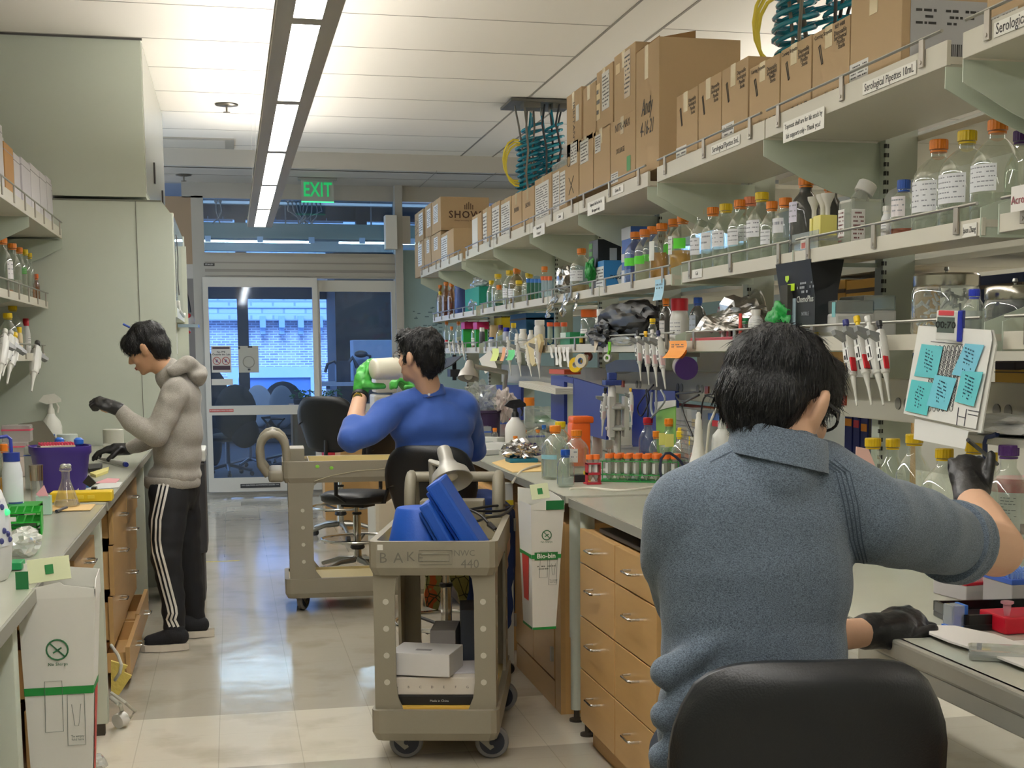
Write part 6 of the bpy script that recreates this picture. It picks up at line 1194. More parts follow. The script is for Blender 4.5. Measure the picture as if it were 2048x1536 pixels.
# ================================================================ HOSES
TEAL = GLASS('#2C93A8', .9, .45); TEALM = M('#1F8CA4', .25, coat=.5, trans=.15)
def helix(c, r, z0, z1, turns, rt, seed=0, tilt=.0):
    n = turns*16; rnd = random.Random(seed); ph = rnd.uniform(0, 6); out = []
    for i in range(n+1):
        a = 2*math.pi*i/16+ph; z = z0+(z1-z0)*i/n; k = 1+.12*math.sin(i*.11+seed); out.append((c[0]+r*k*math.cos(a), c[1]+r*k*math.sin(a), z+tilt*r*math.cos(a)))
    return out
def hosegroup(cx, cy, ztop, zbot, label, s=1.0, yl=True, plate=True):
    t = T('hose_coil', label, 'hose', (cx, cy, 0))
    for k, (dx, dy, r) in enumerate(((-.09, -.05, .085), (.06, .04, .09), (.10, -.12, .075), (-.02, .12, .085))):
        b = B(); z1 = ztop-.28+.05*k; b.tube(helix((dx*s, dy*s), r*s, zbot, z1, 13, .011*s, k, .25), .011*s, 7); b.tube([(dx*s, dy*s, z1), (dx*s*.8, dy*s, z1+.12), (dx*s*.7, dy*s, ztop-.06)], .012*s, 7); b.build('teal_coil', TEALM, t, True)
        B().lathe([(.012, 0), (.014, .03), (.010, .07)], (dx*s*.7, dy*s, ztop-.08), 8).build('connector', STEEL, t, True)
    b = B(); rnd = random.Random(5)
    for k in range(8):
        x, y = -.2*s+.055*k*s, rnd.uniform(-.1, .1)*s; pts = [(x, y-.1*s, ztop-.03)]
        for j in range(1, 6): pts.append((x*(1-j*.08)+rnd.uniform(-.03, .03), y-.12*s+rnd.uniform(-.02, .02), ztop-(ztop-zbot+.1)*j/5))
        bb_ = B(); bb_.tube(pts, .008*s, 7); bb_.build('cable', M('#23262A' if k > 3 else '#6A675C', .45), t, True)
    if yl:
        for k in range(3): B().tube([(-.20*s+.10*s*math.cos(a)+.01*k, -.1, zbot+.38*s+.16*s*math.sin(a)-.02*k) for a in [1.3+i*.45 for i in range(9)]], .008*s, 7).build('yellow_hose', M('#D9C63A', .4), t, True)
    if plate: B().box(-.26*s, -.24, ztop-.02, .24*s, .2, ztop+.0).box(-.15, -.2, ztop-.06, -.02, -.05, ztop-.02).box(.08, -.2, ztop-.06, .2, -.05, ztop-.02).build('ceiling_plate', M('#5A5850', .6), t)
    return t
hosegroup(2.42, 10.9, CEIL-.01, 2.62, 'teal coiled hoses and black cables hanging from the ceiling, farther bundle', 1.0)
hosegroup(2.50, 5.78, CEIL-.01, 2.50, 'teal coiled hoses and black cables at the top of the photo, nearer bundle', 1.0)
# ================================================================ PANELS BY THE DOOR
t = T('wall_speaker', 'white box fixed to the left of the grey column above the door', 'wall box'); a, c = at(770, 430, Y=15.0), at(790, 498, Y=15.0); B().box(a.x, DY-.22, c.z, 1.78, DY-.06, a.z, .006).build('case', M('#DDD8CC', .5), t)
t = T('wall_speaker', 'white box fixed to the right of the grey column', 'wall box'); a, c = at(804, 430, Y=15.0), at(820, 486, Y=15.0); B().box(1.84, DY-.1, c.z, c.x+.02, DY-.0, a.z, .006).build('case', M('#B5B1A8', .5), t)
t = T('wall_dispenser', 'white two-part dispenser box on the pillar behind the standing man', 'dispenser'); z_ = lambda x, y: at(x, y, Y=10.6)
a, c = z_(333, 622), z_(352, 642); B().box(a.x, 10.6, c.z, c.x, 10.7, a.z, .004).build('upper_case', M('#D8D2C6', .5), t); B().box(a.x+.02, 10.595, c.z+.02, c.x-.012, 10.6, a.z-.015).build('dark_screen', M('#2A2A2C', .3), t)
a, c = z_(334, 643), z_(353, 658); B().box(a.x, 10.6, c.z, c.x, 10.7, a.z, .003).build('lower_case', M('#E4DCD0', .5), t); B().box(a.x+.015, 10.597, c.z+.015, a.x+.04, 10.6, a.z-.015).build('orange_mark', M('#D8704A', .5), t)
t = T('glove_carton', 'mint and white tissue carton mounted behind the standing man', 'box'); a, c = z_(327, 658), z_(355, 708); B().box(a.x, 10.6, c.z, c.x, 10.72, a.z, .004).build('carton', M('#DDE2DC', .5), t); B().box(a.x-.001, 10.596, c.z+.02, a.x+.07, 10.6, a.z-.01).build('mint_panel', M('#7FC8A0', .5), t); b = B(); b.M = FY((a.x+.065, 10.595, (a.z+c.z)/2)) @ Matrix.Rotation(-math.pi/2, 4, 'Z'); b.mesh(text_mesh('KIMTECH', .035, True)); b.build('print', M('#8A3A3A', .5), t)
tag(B().box(-.42, 10.72, .0, -.30, 10.76, 2.3).build('pillar_board', M('#BFC4B4', .5)), 'pale board that carries the dispensers behind the standing man', 'panel')
t = T('safety_goggles', 'red-rimmed clear safety goggles hanging from black straps by the door', 'goggles'); b = B(); g = lambda x, y: at(x, y, Y=14.9)
b.tube([g(366, 575), g(367, 600), g(365, 640)], .02, 6); b.tube([g(371, 580), g(377, 605), g(380, 625)], .015, 6); b.build('strap', M('#2A2A2E', .5), t)
b = B(); b.ell(g(370, 662), (.06, .03, .05)); b.ell(g(380, 640), (.05, .03, .06)); b.build('lens', GLASS('#E4D8D8', 1.2, .35), t, True)
b = B(); b.ell(g(372, 664), (.05, .04, .025)); b.ell(g(376, 632), (.035, .04, .03)); b.ell(g(366, 592), (.025, .03, .035)); b.build('red_rim', M('#C83038', .4), t, True)
tag(B().tube([g(366, 575), g(366, 560), g(369, 556)], .01, 6).build('wall_hook', STEEL), 'steel hook that holds the goggle straps', 'hook')
# trash can
t = T('trash_can', 'tall dark grey waste bin behind the standing man', 'bin'); Y_ = 8.55
a = at(412, 1000, Y=Y_).x; B().box(a-.30, Y_, .30, a, Y_+.45, .86, .02).build('bin_body', M('#35363A', .5), t); B().box(a-.28, Y_+.02, 0, a-.02, Y_+.43, .31, .02).build('bin_base', M('#2C2D30', .5), t); B().box(a-.30, Y_-.005, .86, a+.005, Y_+.455, .93, .01).build('lid', M('#D2D4CE', .4), t)
# ================================================================ LEFT SHELVES
ZLT = 2.25
for px0, px1, yt, X, lb_, col in ((-40, 4, 252, -1.05, 'white carton cut off by the left border', '#DAD8DC'), (8, 26, 299, -1.05, 'brown carton among the white ones on the left shelf', '#B88A50'), (27, 42, 318, -1.06, 'plain white carton just right of the brown one', '#DEDCE2'), (43, 60, 330, -1.05, 'white carton, second right of the brown one', '#D6D4DC'), (61, 78, 342, -1.05, 'white carton in the middle of the left shelf row', '#DEDCE2'), (79, 92, 354, -1.05, 'white carton, third from the right end of the left row', '#D8D6DC'), (93, 108, 366, -1.05, 'white carton, second from the right end of the left row', '#DEDCE2'), (109, 120, 385, -1.05, 'small white carton at the right end of the left row', '#DCDAE0')):
    q = at(px0, yt, X=X); r = at(px1, yt, X=X); y0, y1 = q.y, min(r.y, 9.17)
    t = T('carton', lb_, 'box', (X, y0, ZLT), group='cartons on the top left shelf'); H = max(.12, r.z-ZLT); B().box(-.26, .004, 0, 0, y1-y0-.004, H, .003).build('box_body', M(col, .65), t); B().box(-.2605, .0035, H-.04, .0008, y1-y0-.0035, H-.036).build('lid_seam', M('#9C9AA2', .6), t)
for k, (y0, w_, z0, H, lb_) in enumerate(((8.2, .95, 2.25, .30, 'long low white carton behind the front row, lower one'), (8.35, .78, 2.55, .27, 'wide white carton on top of the back row at the left'))):
    t = T('carton', lb_, 'box', (-1.34, y0, z0)); B().box(-.30, 0, 0, .0+.03*k, w_, H, .003).build('box_body', M('#D9D8DE', .65), t); b = B(); b.use(M('#77777E', .6)); scrib(b, FY((-.12, -.001, H*.7)), .12, .04, 2); b.build('print', None, t)
def lbt(px, yt, w, cap, label, X, Z, **k): return bottle(px, yt, Z, w, cap, label, X=X, **k)
ZLM = 1.822
for px, yt, w, cap, liq, lb_, lab in ((5, 476, 34, 'o', ('#C8702A', .2, .4), 'orange-capped bottle at the left border of the left middle shelf', [(.3, .6, 300, 360, '#E8E6E8')]), (24, 487, 32, 'o', ('#DDD8D0', .6, .7), 'orange-capped bottle, second on the left middle shelf', None), (38, 495, 26, 'o', ('#A9A890', .5, .5), 'orange-capped bottle with a green label patch on the left shelf', [(.5, .62, 290, 350, '#4E9A3E')]), (50, 499, 22, 'y', ('#D9D8CC', .5, .6), 'yellow-capped bottle, fourth on the left middle shelf', None), (59, 506, 18, 'y', ('#B06A28', .5, .4), 'yellow-capped bottle with brown liquid on the left shelf', None)): lbt(px, yt, w, cap, lb_, -1.19, ZLM, liq=liq, lab=lab)
lbt(72, 548, 12, 'a', 'tiny amber bottle at the right end of the left middle shelf', -1.16, ZLM, glass=GLA)
ZLL = 1.502
lbt(25, 611, 40, 'y', 'large clear bottle with yellow cap on the lowest left shelf', -1.28, ZLL); lbt(15, 626, 34, 'y', 'second yellow-capped bottle, in front at the lowest left shelf', -1.20, ZLL)
jar(52, 637, ZLL, 18, 'r', 'white bottle with red cap, farther of two on the lowest left shelf', X=-1.24, body='#E4E4E0', capf=.8, neck=.3, lab=[(.2, .5, 290, 360, '#F0F0EC')]); jar(75, 663, ZLL, 22, 'r', 'white bottle with red cap, nearer the right end of the lowest left shelf', X=-1.18, body='#E4E4E0', capf=.85, neck=.25); jar(38, 654, ZLL, 12, 'y', 'small yellow-capped bottle between the pipettes on the left', X=-1.17, body='#D8C8A8')
def pipL(hx, hy, tx, ty, X, label, **k):
    t = pip(hx, hy, tx, ty, X, label, **k); t.rotation_euler = (t.rotation_euler.to_matrix() @ Matrix.Rotation(math.pi*.75, 3, 'Z')).to_euler(); return t
for hx, hy, tx, ty, kn, lb_ in ((75, 684, 63, 783, '#3A3A3C', 'pipette hanging alone at the right end of the left shelf'), (30, 668, 14, 768, '#D8B81A', 'left shelf pipette with yellow button, second from the border'), (10, 660, -3, 770, '#D8D8D2', 'left shelf pipette cut by the left border'), (22, 664, 5, 752, '#C8C8C4', 'left shelf pipette between its two neighbours')): pipL(hx, hy, tx, ty, -1.12, lb_, knob=kn, group='pipettes on the left shelf')
# ================================================================ LEFT BENCH THINGS
ZK = .932
def lb2(px, yb): return at(px, yb, Z=ZK)
# shaker / centrifuge
p = Vector((-.66, 3.72, ZK)); t = T('bench_centrifuge', 'large rounded white machine with blue display at the left border', 'centrifuge', p)
b = B(); b.lathe([(.125, 0), (.135, .02), (.14, .10), (.137, .17), (.12, .225), (.085, .26), (.04, .275)], (-.04, 0, 0), 36); b.build('housing', M('#D9DAD8', .35), t, True, 60)
b = B(); Rr = .1415
def onshell(a, z, r=.1415): a = math.radians(a); k = 1-(max(0, z-.15)/.3)**2*1.2; return Vector((-.04+r*k*math.cos(a), r*k*math.sin(a), z))
g = [[onshell(317+8*i, z) for z in (.09, .12, .15, .18, .21)] for i in range(5)]
for i in range(4):
    for j in range(4): b.quad(g[i][j], g[i+1][j], g[i+1][j+1], g[i][j+1])
b.build('control_panel', M('#DFE2E6', .3), t, True)
b = B(); b.quad(onshell(319, .155, .1425), onshell(331, .155, .1425), onshell(331, .195, .1425), onshell(319, .195, .1425)); b.build('display', M('#5A8AC8', .2, emit=.3), t)
b = B(); b.ell(onshell(345, .175, .1425), (.009, .009, .009)); b.build('green_button', M('#4ADC8A', .3, emit=.6), t, True)
b = B(); [b.ell(onshell(a_, z_2, .1425), (.006, .006, .008)) for a_, z_2 in ((337, .19), (332, .205), (337, .13), (344, .12), (348, .105), (332, .105))]; b.build('button', M('#3A3F7A', .4), t, True)
# wash bottle with blue cap
p = lb2(18, 1000); p = Vector((-.93, 5.75, ZK)); p = at(25, 960, Y=4.9); p.z = ZK; H = at(25, 905, Y=4.9).z-ZK; t = T('wash_bottle', 'white wash bottle with dark blue cap and blue bent spout', 'bottle', p); R = pxw(40, 4.9, -1)/2
B().lathe([(R, 0), (R, H*.72), (R*.8, H*.86), (R*.7, H*.9)], n=22).build('body', M('#DCE0E6', .35), t, True); B().lathe([(R*.82, H*.88), (R*.82, H)], n=24).build('cap', M('#20368C', .4), t, True)
b = B(); b.tube([(0, 0, H), (0, 0, H+.045), (-.01, -.005, H+.055), (-.06, -.03, H+.05)], .006, 8); b.build('spout', M('#2A3AA0', .35), t, True); b = B(); arc(b, R, H*.3, H*.33, 250, 340); b.build('print_band', M('#3A4A8C', .5), t)
# ice bucket
p = lb2(128, 985); t = T('ice_bucket', 'purple ice bucket holding a rack of pink and yellow tips', 'bucket', (p.x-.02, p.y+.1, ZK), rz=.25); s = pxw(1, p.y+.1, p.x); hh = .19
W_ = 118*s; b = B(); rows = [(.74, 0), (.78, .01), (.93, hh*.8), (1.0, hh*.86), (1.0, hh), (.93, hh), (.88, hh*.8), (.86, hh*.75)]; b.lathe([(W_/2*k*1.0, z) for k, z in rows], n=32, sq=.6); b.build('bucket', M('#3E2A84', .45), t, True, 40)
B().box(-.085, -.055, .10, .055, .05, hh+.004, .003).build('tip_rack', M('#C9BFA4', .5), t)
b = B(); [b.cyl((-.078+.0115*i, -.048+.0125*j, hh), (-.078+.0115*i, -.048+.0125*j, hh+.014), .004, .003, 6) for i in range(12) for j in range(8)]; o = b.build('pipette_tips', M('#D8506A', .4), t); o['kind'] = 'stuff'
for k, (x_, y_) in enumerate(((.01, .08), (.08, .02))): B().lathe([(.015, hh), (.02, hh+.005), (.02, hh+.022), (.01, hh+.03)], (x_, y_, 0), 14).build('blue_cap', M('#2A6AD0', .3), t, True)
# laptop-like mirror lid
t = T('mirror_plate', 'grey reflective tilted lid leaning against the wall behind the bucket', 'lid'); P_ = [at(x, y, Y=8.2) for x, y in ((36, 848), (86, 841), (128, 900), (90, 930), (66, 905))]; b = B(); A = [b.v(q) for q in P_]; C = [b.v(q+Vector((0, .015, 0))) for q in P_]; b._f(A); b._f(C[::-1]); [b._f([A[i], A[(i+1) % 5], C[(i+1) % 5], C[i]]) for i in range(5)]; b.build('plate', M('#8F8A80', .2, .7), t)
B().box(P_[0].x, 8.22, ZK, P_[2].x, 8.3, P_[0].z-.1).build('support', M('#6A665E', .5), t)
# spray bottle white
spray(105, 787, 893, 40, 'white spray bottle with white trigger and blue label against the left wall', head='#E0DED4', body='#E2E2DA', z0=ZK)
t_ = bpy.data.objects.get('spray_bottle.001'); 
if t_: b = B(); R = .04; b.box(-.025, -R-.022, .055, .025, -R-.018, .08); b.build('blue_label', M('#2A5AB8', .5), t_); t_.rotation_euler = (0, 0, math.pi*.0)
# pink tip racks at the left
for k, (px0, px1, yt, yb, Y_) in enumerate(((4, 60, 850, 885, 7.2), (3, 52, 885, 915, 6.9))):
    a, c = at(px0, yb, Y=Y_), at(px1, yt, Y=Y_); t = T('tip_rack', ('upper' if k == 0 else 'lower')+' clear rack with pink deck stacked at the left border', 'rack', (a.x, Y_, a.z)); B().box(0, 0, 0, c.x-a.x, .09, c.z-a.z, .004).build('rack_wall', GLASS('#E4D4D8', .9, .35), t); B().box(-.002, -.002, (c.z-a.z)*.66, c.x-a.x+.002, .092, (c.z-a.z)*.76).build('pink_deck', M('#C8506A', .45), t)
a = at(4, 915, Y=6.9); t = T('rack_stand', 'pale block under the pink tip racks', 'block'); B().box(a.x, 6.88, ZK, a.x+.14, 7.35, a.z, .004).build('block', M('#C8BAB4', .5), t)
bottle(12, 888, ZK, 26, '#E07A1C', 'yellow-orange bottle at the left border behind the wash bottle', xyh=(at(8, 900, Y=5.6).x, 5.6, at(8, 888, Y=5.6).z-ZK), liq=('#E0A020', .8, .2), name='plastic_bottle')
# clear rack + bottle behind
rk = T('measuring_cylinder', 'square clear container with blue band left of the ice bucket', 'container'); a, c = at(50, 965, Y=6.2), at(76, 893, Y=6.2); B().box(a.x, 6.2, ZK, c.x, 6.28, c.z, .006).build('container_wall', GLASS('#DCE0DC', 1, .35), rk); B().box(a.x-.001, 6.198, c.z-.04, c.x+.001, 6.2, c.z-.035).build('blue_band', M('#3A5AA8', .5), rk)
t = T('steel_vessel', 'small steel beaker reflecting pink behind the green rack', 'beaker'); p = at(73, 960, Y=5.6); B().lathe([(.025, .09), (.026, .14), (.027, .15)], (p.x, p.y, ZK), 18).build('steel_top', M('#B5A89C', .2, 1), t, True); B().lathe([(.024, 0), (.024, .09)], (p.x, p.y, ZK), 18).build('clear_base', PLC, t, True)
t = T('balance', 'grey-white electronic balance under the ice bucket', 'balance'); a = at(88, 985, Z=ZK); B().box(a.x-.03, a.y, ZK, a.x+.14, a.y+.22, ZK+.055, .008).build('case', M('#C9C7C0', .45), t); B().box(a.x, a.y+.02, ZK+.055, a.x+.1, a.y+.15, ZK+.06, .002).build('pan', M('#6A6C6E', .3, .6), t)
t = T('flask', 'clear conical flask with a bulbous stopper in front of the yellow box', 'flask', lb2(134, 1014)); s = pxw(1, 5.45, -.6); B().lathe([(24*s, 0), (26*s, .004), (25*s, 8*s), (10*s, 50*s), (8*s, 58*s), (8*s, 72*s), (12*s, 74*s), (12*s, 78*s), (9*s, 84*s)], n=26).build('glass_body', GLASS('#EFEDE6', 1.4, .06), t, True, 60)
B().lathe([(22*s, .004), (24*s, .006), (21*s, 14*s)], n=24).build('liquid', M('#E6DCC4', .2, trans=.6), t, True); b = B(); [b.ell((6*s*math.cos(a_), 6*s*math.sin(a_), 83*s), (6*s, 6*s, 5*s), 10, 8) for a_ in (0, 2, 4)]; b.build('foil_stopper', GLASS('#D8D6CE', 1.4, .4), t, True)
p = lb2(100, 1008); q = lb2(228, 1003); t = T('yellow_box', 'flat yellow plastic box across the bench edge', 'box'); t.location = (-.66, 5.62, ZK); B().box(-.04, 0, 0, .19, .10, .038, .004).build('case', M('#E3C01C', .45), t); B().box(.06, -.004, .012, .085, 0, .026, .001).box(.10, -.004, .012, .125, 0, .026, .001).build('latch', M('#E8CC40', .4), t)
t = T('manila_folder', 'tan folder lying under the yellow box on the left bench', 'folder'); B().box(-.72, 5.30, ZK, -.52, 5.50, ZK+.003).build('folder', M('#D8B67C', .7), t)
# green test tube rack
t = T('test_tube_rack', 'bright green plastic tube rack standing near the white machine', 'rack', (-.72, 4.55, ZK), rz=.1); W_, D_ = .12, .20
b = B()
for z in (.0, .045, .075):
    b.box(0, 0, z, W_, .006, z+.004); b.box(0, D_-.006, z, W_, D_, z+.004)
    for i in range(6): b.box(W_*i/5-.002, 0, z, W_*i/5+.002, D_, z+.004)
    for j in range(9): b.box(0, D_*j/8-.0015, z, W_, D_*j/8+.0015, z+.004)
b.build('tier', M('#14A028', .4), t); B().box(-.004, 0, 0, 0, D_, .08).box(W_, 0, 0, W_+.004, D_, .08).build('end_plate', M('#14A028', .4), t); B().box(.0, -.001, .052, .05, 0, .066).build('white_label', M('#E8E8E4', .5), t)
t = T('test_tube_rack', 'second green rack behind the first, under the pink paper', 'rack', (-.76, 4.80, ZK)); B().box(0, 0, .06, .12, .15, .075).box(0, 0, 0, .12, .15, .006).box(0, 0, 0, .004, .15, .07).box(.116, 0, 0, .12, .15, .07).build('tier', M('#12902A', .4), t)
t = T('plastic_bag', 'crumpled clear bag on the left bench beside the white machine', 'bag'); crumple(B(), (-.60, 4.18, ZK+.035), (.055, .10, .035), 23, .5).build('film', GLASS('#E8EAE8', 1.6, .5), t)
tag(B().box(-.62, 3.86, ZK, -.56, 3.93, ZK+.02, .003).build('green_block', M('#0F8C50', .4)), 'small green block in front of the crumpled bag', 'block')
t = T('pipette_on_bench', 'white and blue pipette lying on the left bench by the gloved hand', 'pipette'); a, c = lb2(205, 922), lb2(250, 934); b = B(); b.cyl(a+Vector((0, 0, .012)), c+Vector((0, 0, .014)), .010, .014, 12); b.build('handle', M('#C8C8C4', .35), t, True); b = B(); d = (c-a).normalized(); b.cyl(c+Vector((0, 0, .014)), c+d*.03+Vector((0, 0, .014)), .013, .012, 12); b.build('blue_end', M('#24308C', .4), t, True); b = B(); b.cyl(a-d*.16+Vector((0, 0, .01)), a+Vector((0, 0, .012)), .005, .008, 10); b.build('shaft', M('#3A3A3E', .4), t, True)
for k, (pts, col, lb_, h) in enumerate(((((180, 950), (218, 938), (216, 946), (192, 955)), '#E6DC8C', 'yellow paper slips on the left bench', .012), (((188, 967), (215, 957), (240, 958), (232, 966)), '#D89AA0', 'pink paper lying on the left bench', .002), (((170, 980), (205, 965), (245, 964), (238, 975)), '#D4D6D0', 'pale sheet lying beside the ice bucket', .001), (((176, 936), (205, 934), (200, 944), (178, 946)), '#1A1A1C', 'black flat case beside the ice bucket', .02))):
    b = B(); b.prism([tuple(lb2(x, y)[:2]) for x, y in pts], h, (0, 0, ZK), axis='z'); t = T('paper_sheet' if k != 3 else 'flat_case', lb_, 'paper' if k != 3 else 'case'); b.build('sheet', M(col, .6), t)
t = T('pink_note', 'pink note with handwriting leaning beside the flask', 'note'); P_ = [at(x, y, Y=5.2) for x, y in ((72, 988), (88, 970), (98, 995), (92, 1000), (78, 995))]; b = B(); A = [b.v(q) for q in P_]; C = [b.v(q+Vector((0, .002, 0))) for q in P_]; b._f(A); b._f(C[::-1]); b.build('paper', M('#E4A8B0', .6), t); B().box(P_[1].x-.03, 5.2, ZK, P_[1].x+.02, 5.24, P_[1].z-.04).build('small_pot', M('#A8C8B8', .4), t)
t = T('black_screen_clip', 'small black slanted display behind the flask', 'display'); P_ = [at(x, y, Y=5.9) for x, y in ((165, 965), (177, 950), (192, 966), (180, 975))]; b = B(); A = [b.v(q) for q in P_]; C = [b.v(q+Vector((0, .02, 0))) for q in P_]; b._f(A); b._f(C[::-1]); [b._f([A[i], A[(i+1) % 4], C[(i+1) % 4], C[i]]) for i in range(4)]; b.box(P_[2].x-.02, 5.9, ZK, P_[2].x, 5.95, P_[3].z); b.build('display', M('#1C1C20', .3), t)
t = T('blue_tubes', 'two blue-lidded tubes lying beside the yellow box', 'tube'); p = lb2(155, 980); b = B(); b.cyl((p.x, p.y, ZK+.02), (p.x+.05, p.y+.03, ZK+.02), .014); b.build('tube', M('#2A7AB0', .35), t, True)
t = T('marker_pen', 'black marker pen beside the green rack', 'pen'); a = lb2(113, 1026); c = lb2(133, 1018); b = B(); b.cyl(a+Vector((0, 0, .006)), c+Vector((0, 0, .006)), .006); b.build('pen', M('#1E2030', .4), t, True)
jar(228, 858, ZK, 40, '#BFC0B4', 'frosted square container by the wall behind the raised glove', yb=905, body='#CFD2C6', capf=1, caph=.6, sq=.8); jar(136, 868, ZK, 40, '#C6D0CC', 'low frosted box against the wall behind the bucket', yb=905, body='#B9C8C4', capf=1, caph=.4, sq=.8)
# things on the floor left
t = T('tube_bundle', 'milky plastic tubes with a white filter disc lying on the floor at the left', 'tubing'); p = at(243, 1440, Z=.03); b = B()
b.tube([at(222, 1290, Y=5.9), at(236, 1310, Y=5.85), at(243, 1330, Y=5.8), at(240, 1345, Y=5.8), at(230, 1360, Y=5.85)], .007, 8); b.tube([at(222, 1395, Y=5.7), at(240, 1410, Y=5.6), p+Vector((0, .05, .02)), p], .008, 8); b.tube([at(222, 1385, Y=5.7), at(250, 1405, Y=5.65), p+Vector((.05, .05, .02)), p+Vector((.03, .02, 0))], .006, 8); b.build('tube', M('#CFCDC0', .3, trans=.2), t, True)
b = B(); b.cyl(p+Vector((-.015, -.02, .0)), p+Vector((.01, .01, .005)), .03, n=20); b.build('filter_disc', M('#E4E2DC', .4), t, True)
t = T('yellow_sheet', 'yellow perforated sheets sticking out at the base of the left drawers', 'sheet'); P_ = [at(x, y, Y=6.0) for x, y in ((222, 1322), (255, 1332), (248, 1345), (263, 1352), (238, 1390), (222, 1386))]; b = B(); A = [b.v(q) for q in P_]; C = [b.v(q+Vector((0, .02, 0))) for q in P_]; b._f(A); b._f(C[::-1]); [b._f([A[i], A[(i+1) % 6], C[(i+1) % 6], C[i]]) for i in range(6)]; b.build('sheet', M('#C9B45C', .7, bump=.4, bscale=60), t)
tag(crumple(B(), at(185, 1528, Z=.03), (.04, .05, .03), 27, .5).build('crumpled_film', GLASS('#E4E6E6', 1.4, .5)), 'scrap of clear film on the floor below the left drawers', 'film')
tag(B().box(-.40, 10.24, 0, .02, 10.26, .0012).build('floor_tape', M('#CDBE50', .6)), 'thin yellow tape line on the floor right of the standing man', 'tape')
# ================================================================ WASTE CARTONS
def waste(P0, W, D, H, label, taper=.72, rz=0, top='closed', lean=0):
    """tall tapered white carton hooked to a bench; P0 = top front left corner, front faces -Y"""
    t = T('waste_carton', label, 'waste bin', P0, R=(0, lean, rz)); k = (1-taper)/2
    b = B(); q = lambda x, y, z: b.v((x, y, z)); T_ = [q(0, 0, 0), q(W, 0, 0), q(W, D, 0), q(0, D, 0)]; L_ = [q(W*k*.6, D*k, -H), q(W-W*k*1.4, D*k, -H), q(W-W*k*1.4, D*(1-k), -H), q(W*k*.6, D*(1-k), -H)]
    b._f(L_[::-1])
    for i in range(4): b._f([L_[i], L_[(i+1) % 4], T_[(i+1) % 4], T_[i]])
    b.build('carton', M('#E0DED6', .6), t)
    xl = lambda z: W*k*.6*(-z/H)+.0; xr = lambda z: W-W*k*1.4*(-z/H); yf = lambda z: D*k*(-z/H)-.001
    b = B()
    for z0, z1 in ((-.245*H/.62, -.265*H/.62), (-H+.01, -H)): b.quad((xl(z0), yf(z0)-.0005, z0), (xr(z0)+.001, yf(z0)-.0005, z0), (xr(z1)+.001, yf(z1)-.0005, z1), (xl(z1), yf(z1)-.0005, z1)); b.quad((xr(z0)+.001, yf(z0), z0), (xr(z0)+.001, D-yf(z0), z0), (xr(z1)+.001, D-yf(z1), z1), (xr(z1)+.001, yf(z1), z1)); b.quad((xl(z0)-.001, yf(z0), z0), (xl(z0)-.001, D-yf(z0), z0), (xl(z1)-.001, D-yf(z1), z1), (xl(z1)-.001, yf(z1), z1))
    b.build('green_stripe', M('#1E8A3C', .5), t)
    b = B(); F = frame((W*.48, yf(-.15)-.001, -.15*H/.62), (1, 0, 0), (0, -D*k/H, 1)); b.M = F; r = .022*W/.16
    b.tube([(r*math.cos(a), r*math.sin(a), 0) for a in [i*math.pi/10 for i in range(20)]], .0022, 5, True); b.tube([(-r*.7, r*.7, 0), (r*.7, -r*.7, 0)], .0016, 5); b.tube([(-r*.4, -r*.3, 0), (r*.4, r*.2, 0)], .0022, 5); b.M = F @ Matrix.Translation((0, -r*1.45, 0)); b.mesh(text_mesh('No Sharps', .011)); b.build('no_sharps_mark', M('#2A6A40', .5), t)
    b = B(); mk = M('#5A6A5E', .6)
    def rr(x0, x1, z0, z1): b.tube([(x0, yf(z0)-.001, z0), (x1, yf(z0)-.001, z0), (x1-.002, yf(z1)-.001, z1), (x0-.004, yf(z1)-.001, z1)], .0008, 4, True)
    rr(W*.30, W*.52, -H*.37, -H*.58); rr(W*.58, W*.80, -H*.43, -H*.64); F = frame((W*.69, yf(-.53*H)-.001, -H*.61), (1, 0, 0), (0, 0, 1)); b.M = F; b.mesh(text_mesh('To empty\nfold here', .008)); b.M = Matrix(); b.tube([(W*.63, yf(-.47*H)-.001, -H*.47), (W*.66, yf(-.55*H)-.001, -H*.56), (W*.71, yf(-.55*H)-.001, -H*.56), (W*.75, yf(-.47*H)-.001, -H*.47)], .0007, 4); b.build('printed_outline', mk, t)
    b = B(); za, zb = -H*.42, -H*.78; s_ = -1 if lean > 0 or 'right' in label else 1; xx = (lambda z: xl(z)-.002) if s_ < 0 else (lambda z: xr(z)+.002)
    b.quad((xx(za), D*.25, za), (xx(za), D*.75, za), (xx(zb), D*.7, zb), (xx(zb), D*.35, zb)); b.build('red_panel', M('#C0342C', .5), t)
    # top flaps
    b = B(); b.prism([(0, 0), (W*.55, .02), (W*.6, .012), (W, .0), (W, -.02), (0, -.02)], .002, (0, 0, 0), axis='y'); b.prism([(.0, 0), (.0, -.03), (D, -.03), (D, .03), (D*.3, .02)], .002, (W-.002, 0, 0), axis='x'); b.prism([(0, -.02), (W, -.02), (W, .03), (0, .05)], .002, (0, D-.004, 0), axis='y'); b.build('top_flap', M('#E6E4DC', .6), t)
    b = B(); b.box(-.03*0, 0, 0, W*.16, .004, .07); o = b.build('green_flap', M('#136C38', .5), t); o.location = ((.0 if s_ > 0 else W*.45), -.004, -.02); 
    if s_ < 0: o.scale = (3.3, 1, .5)
    b = B(); b.box(0, 0, 0, W*.55, .003, .06, .001); o = b.build('instruction_flap', M('#D8DCB4', .5), t); o.location = ((W*.12 if s_ > 0 else W*.2), D*.4, .01); o.rotation_euler = (-.3, -.1, 0); b = B(); b.M = FY((W*.28, -.001, .03)); b.box(-.01, -.012, 0, .01, .012, .0004); b.build('green_square', M('#1E7A3C', .5), o)
    return t
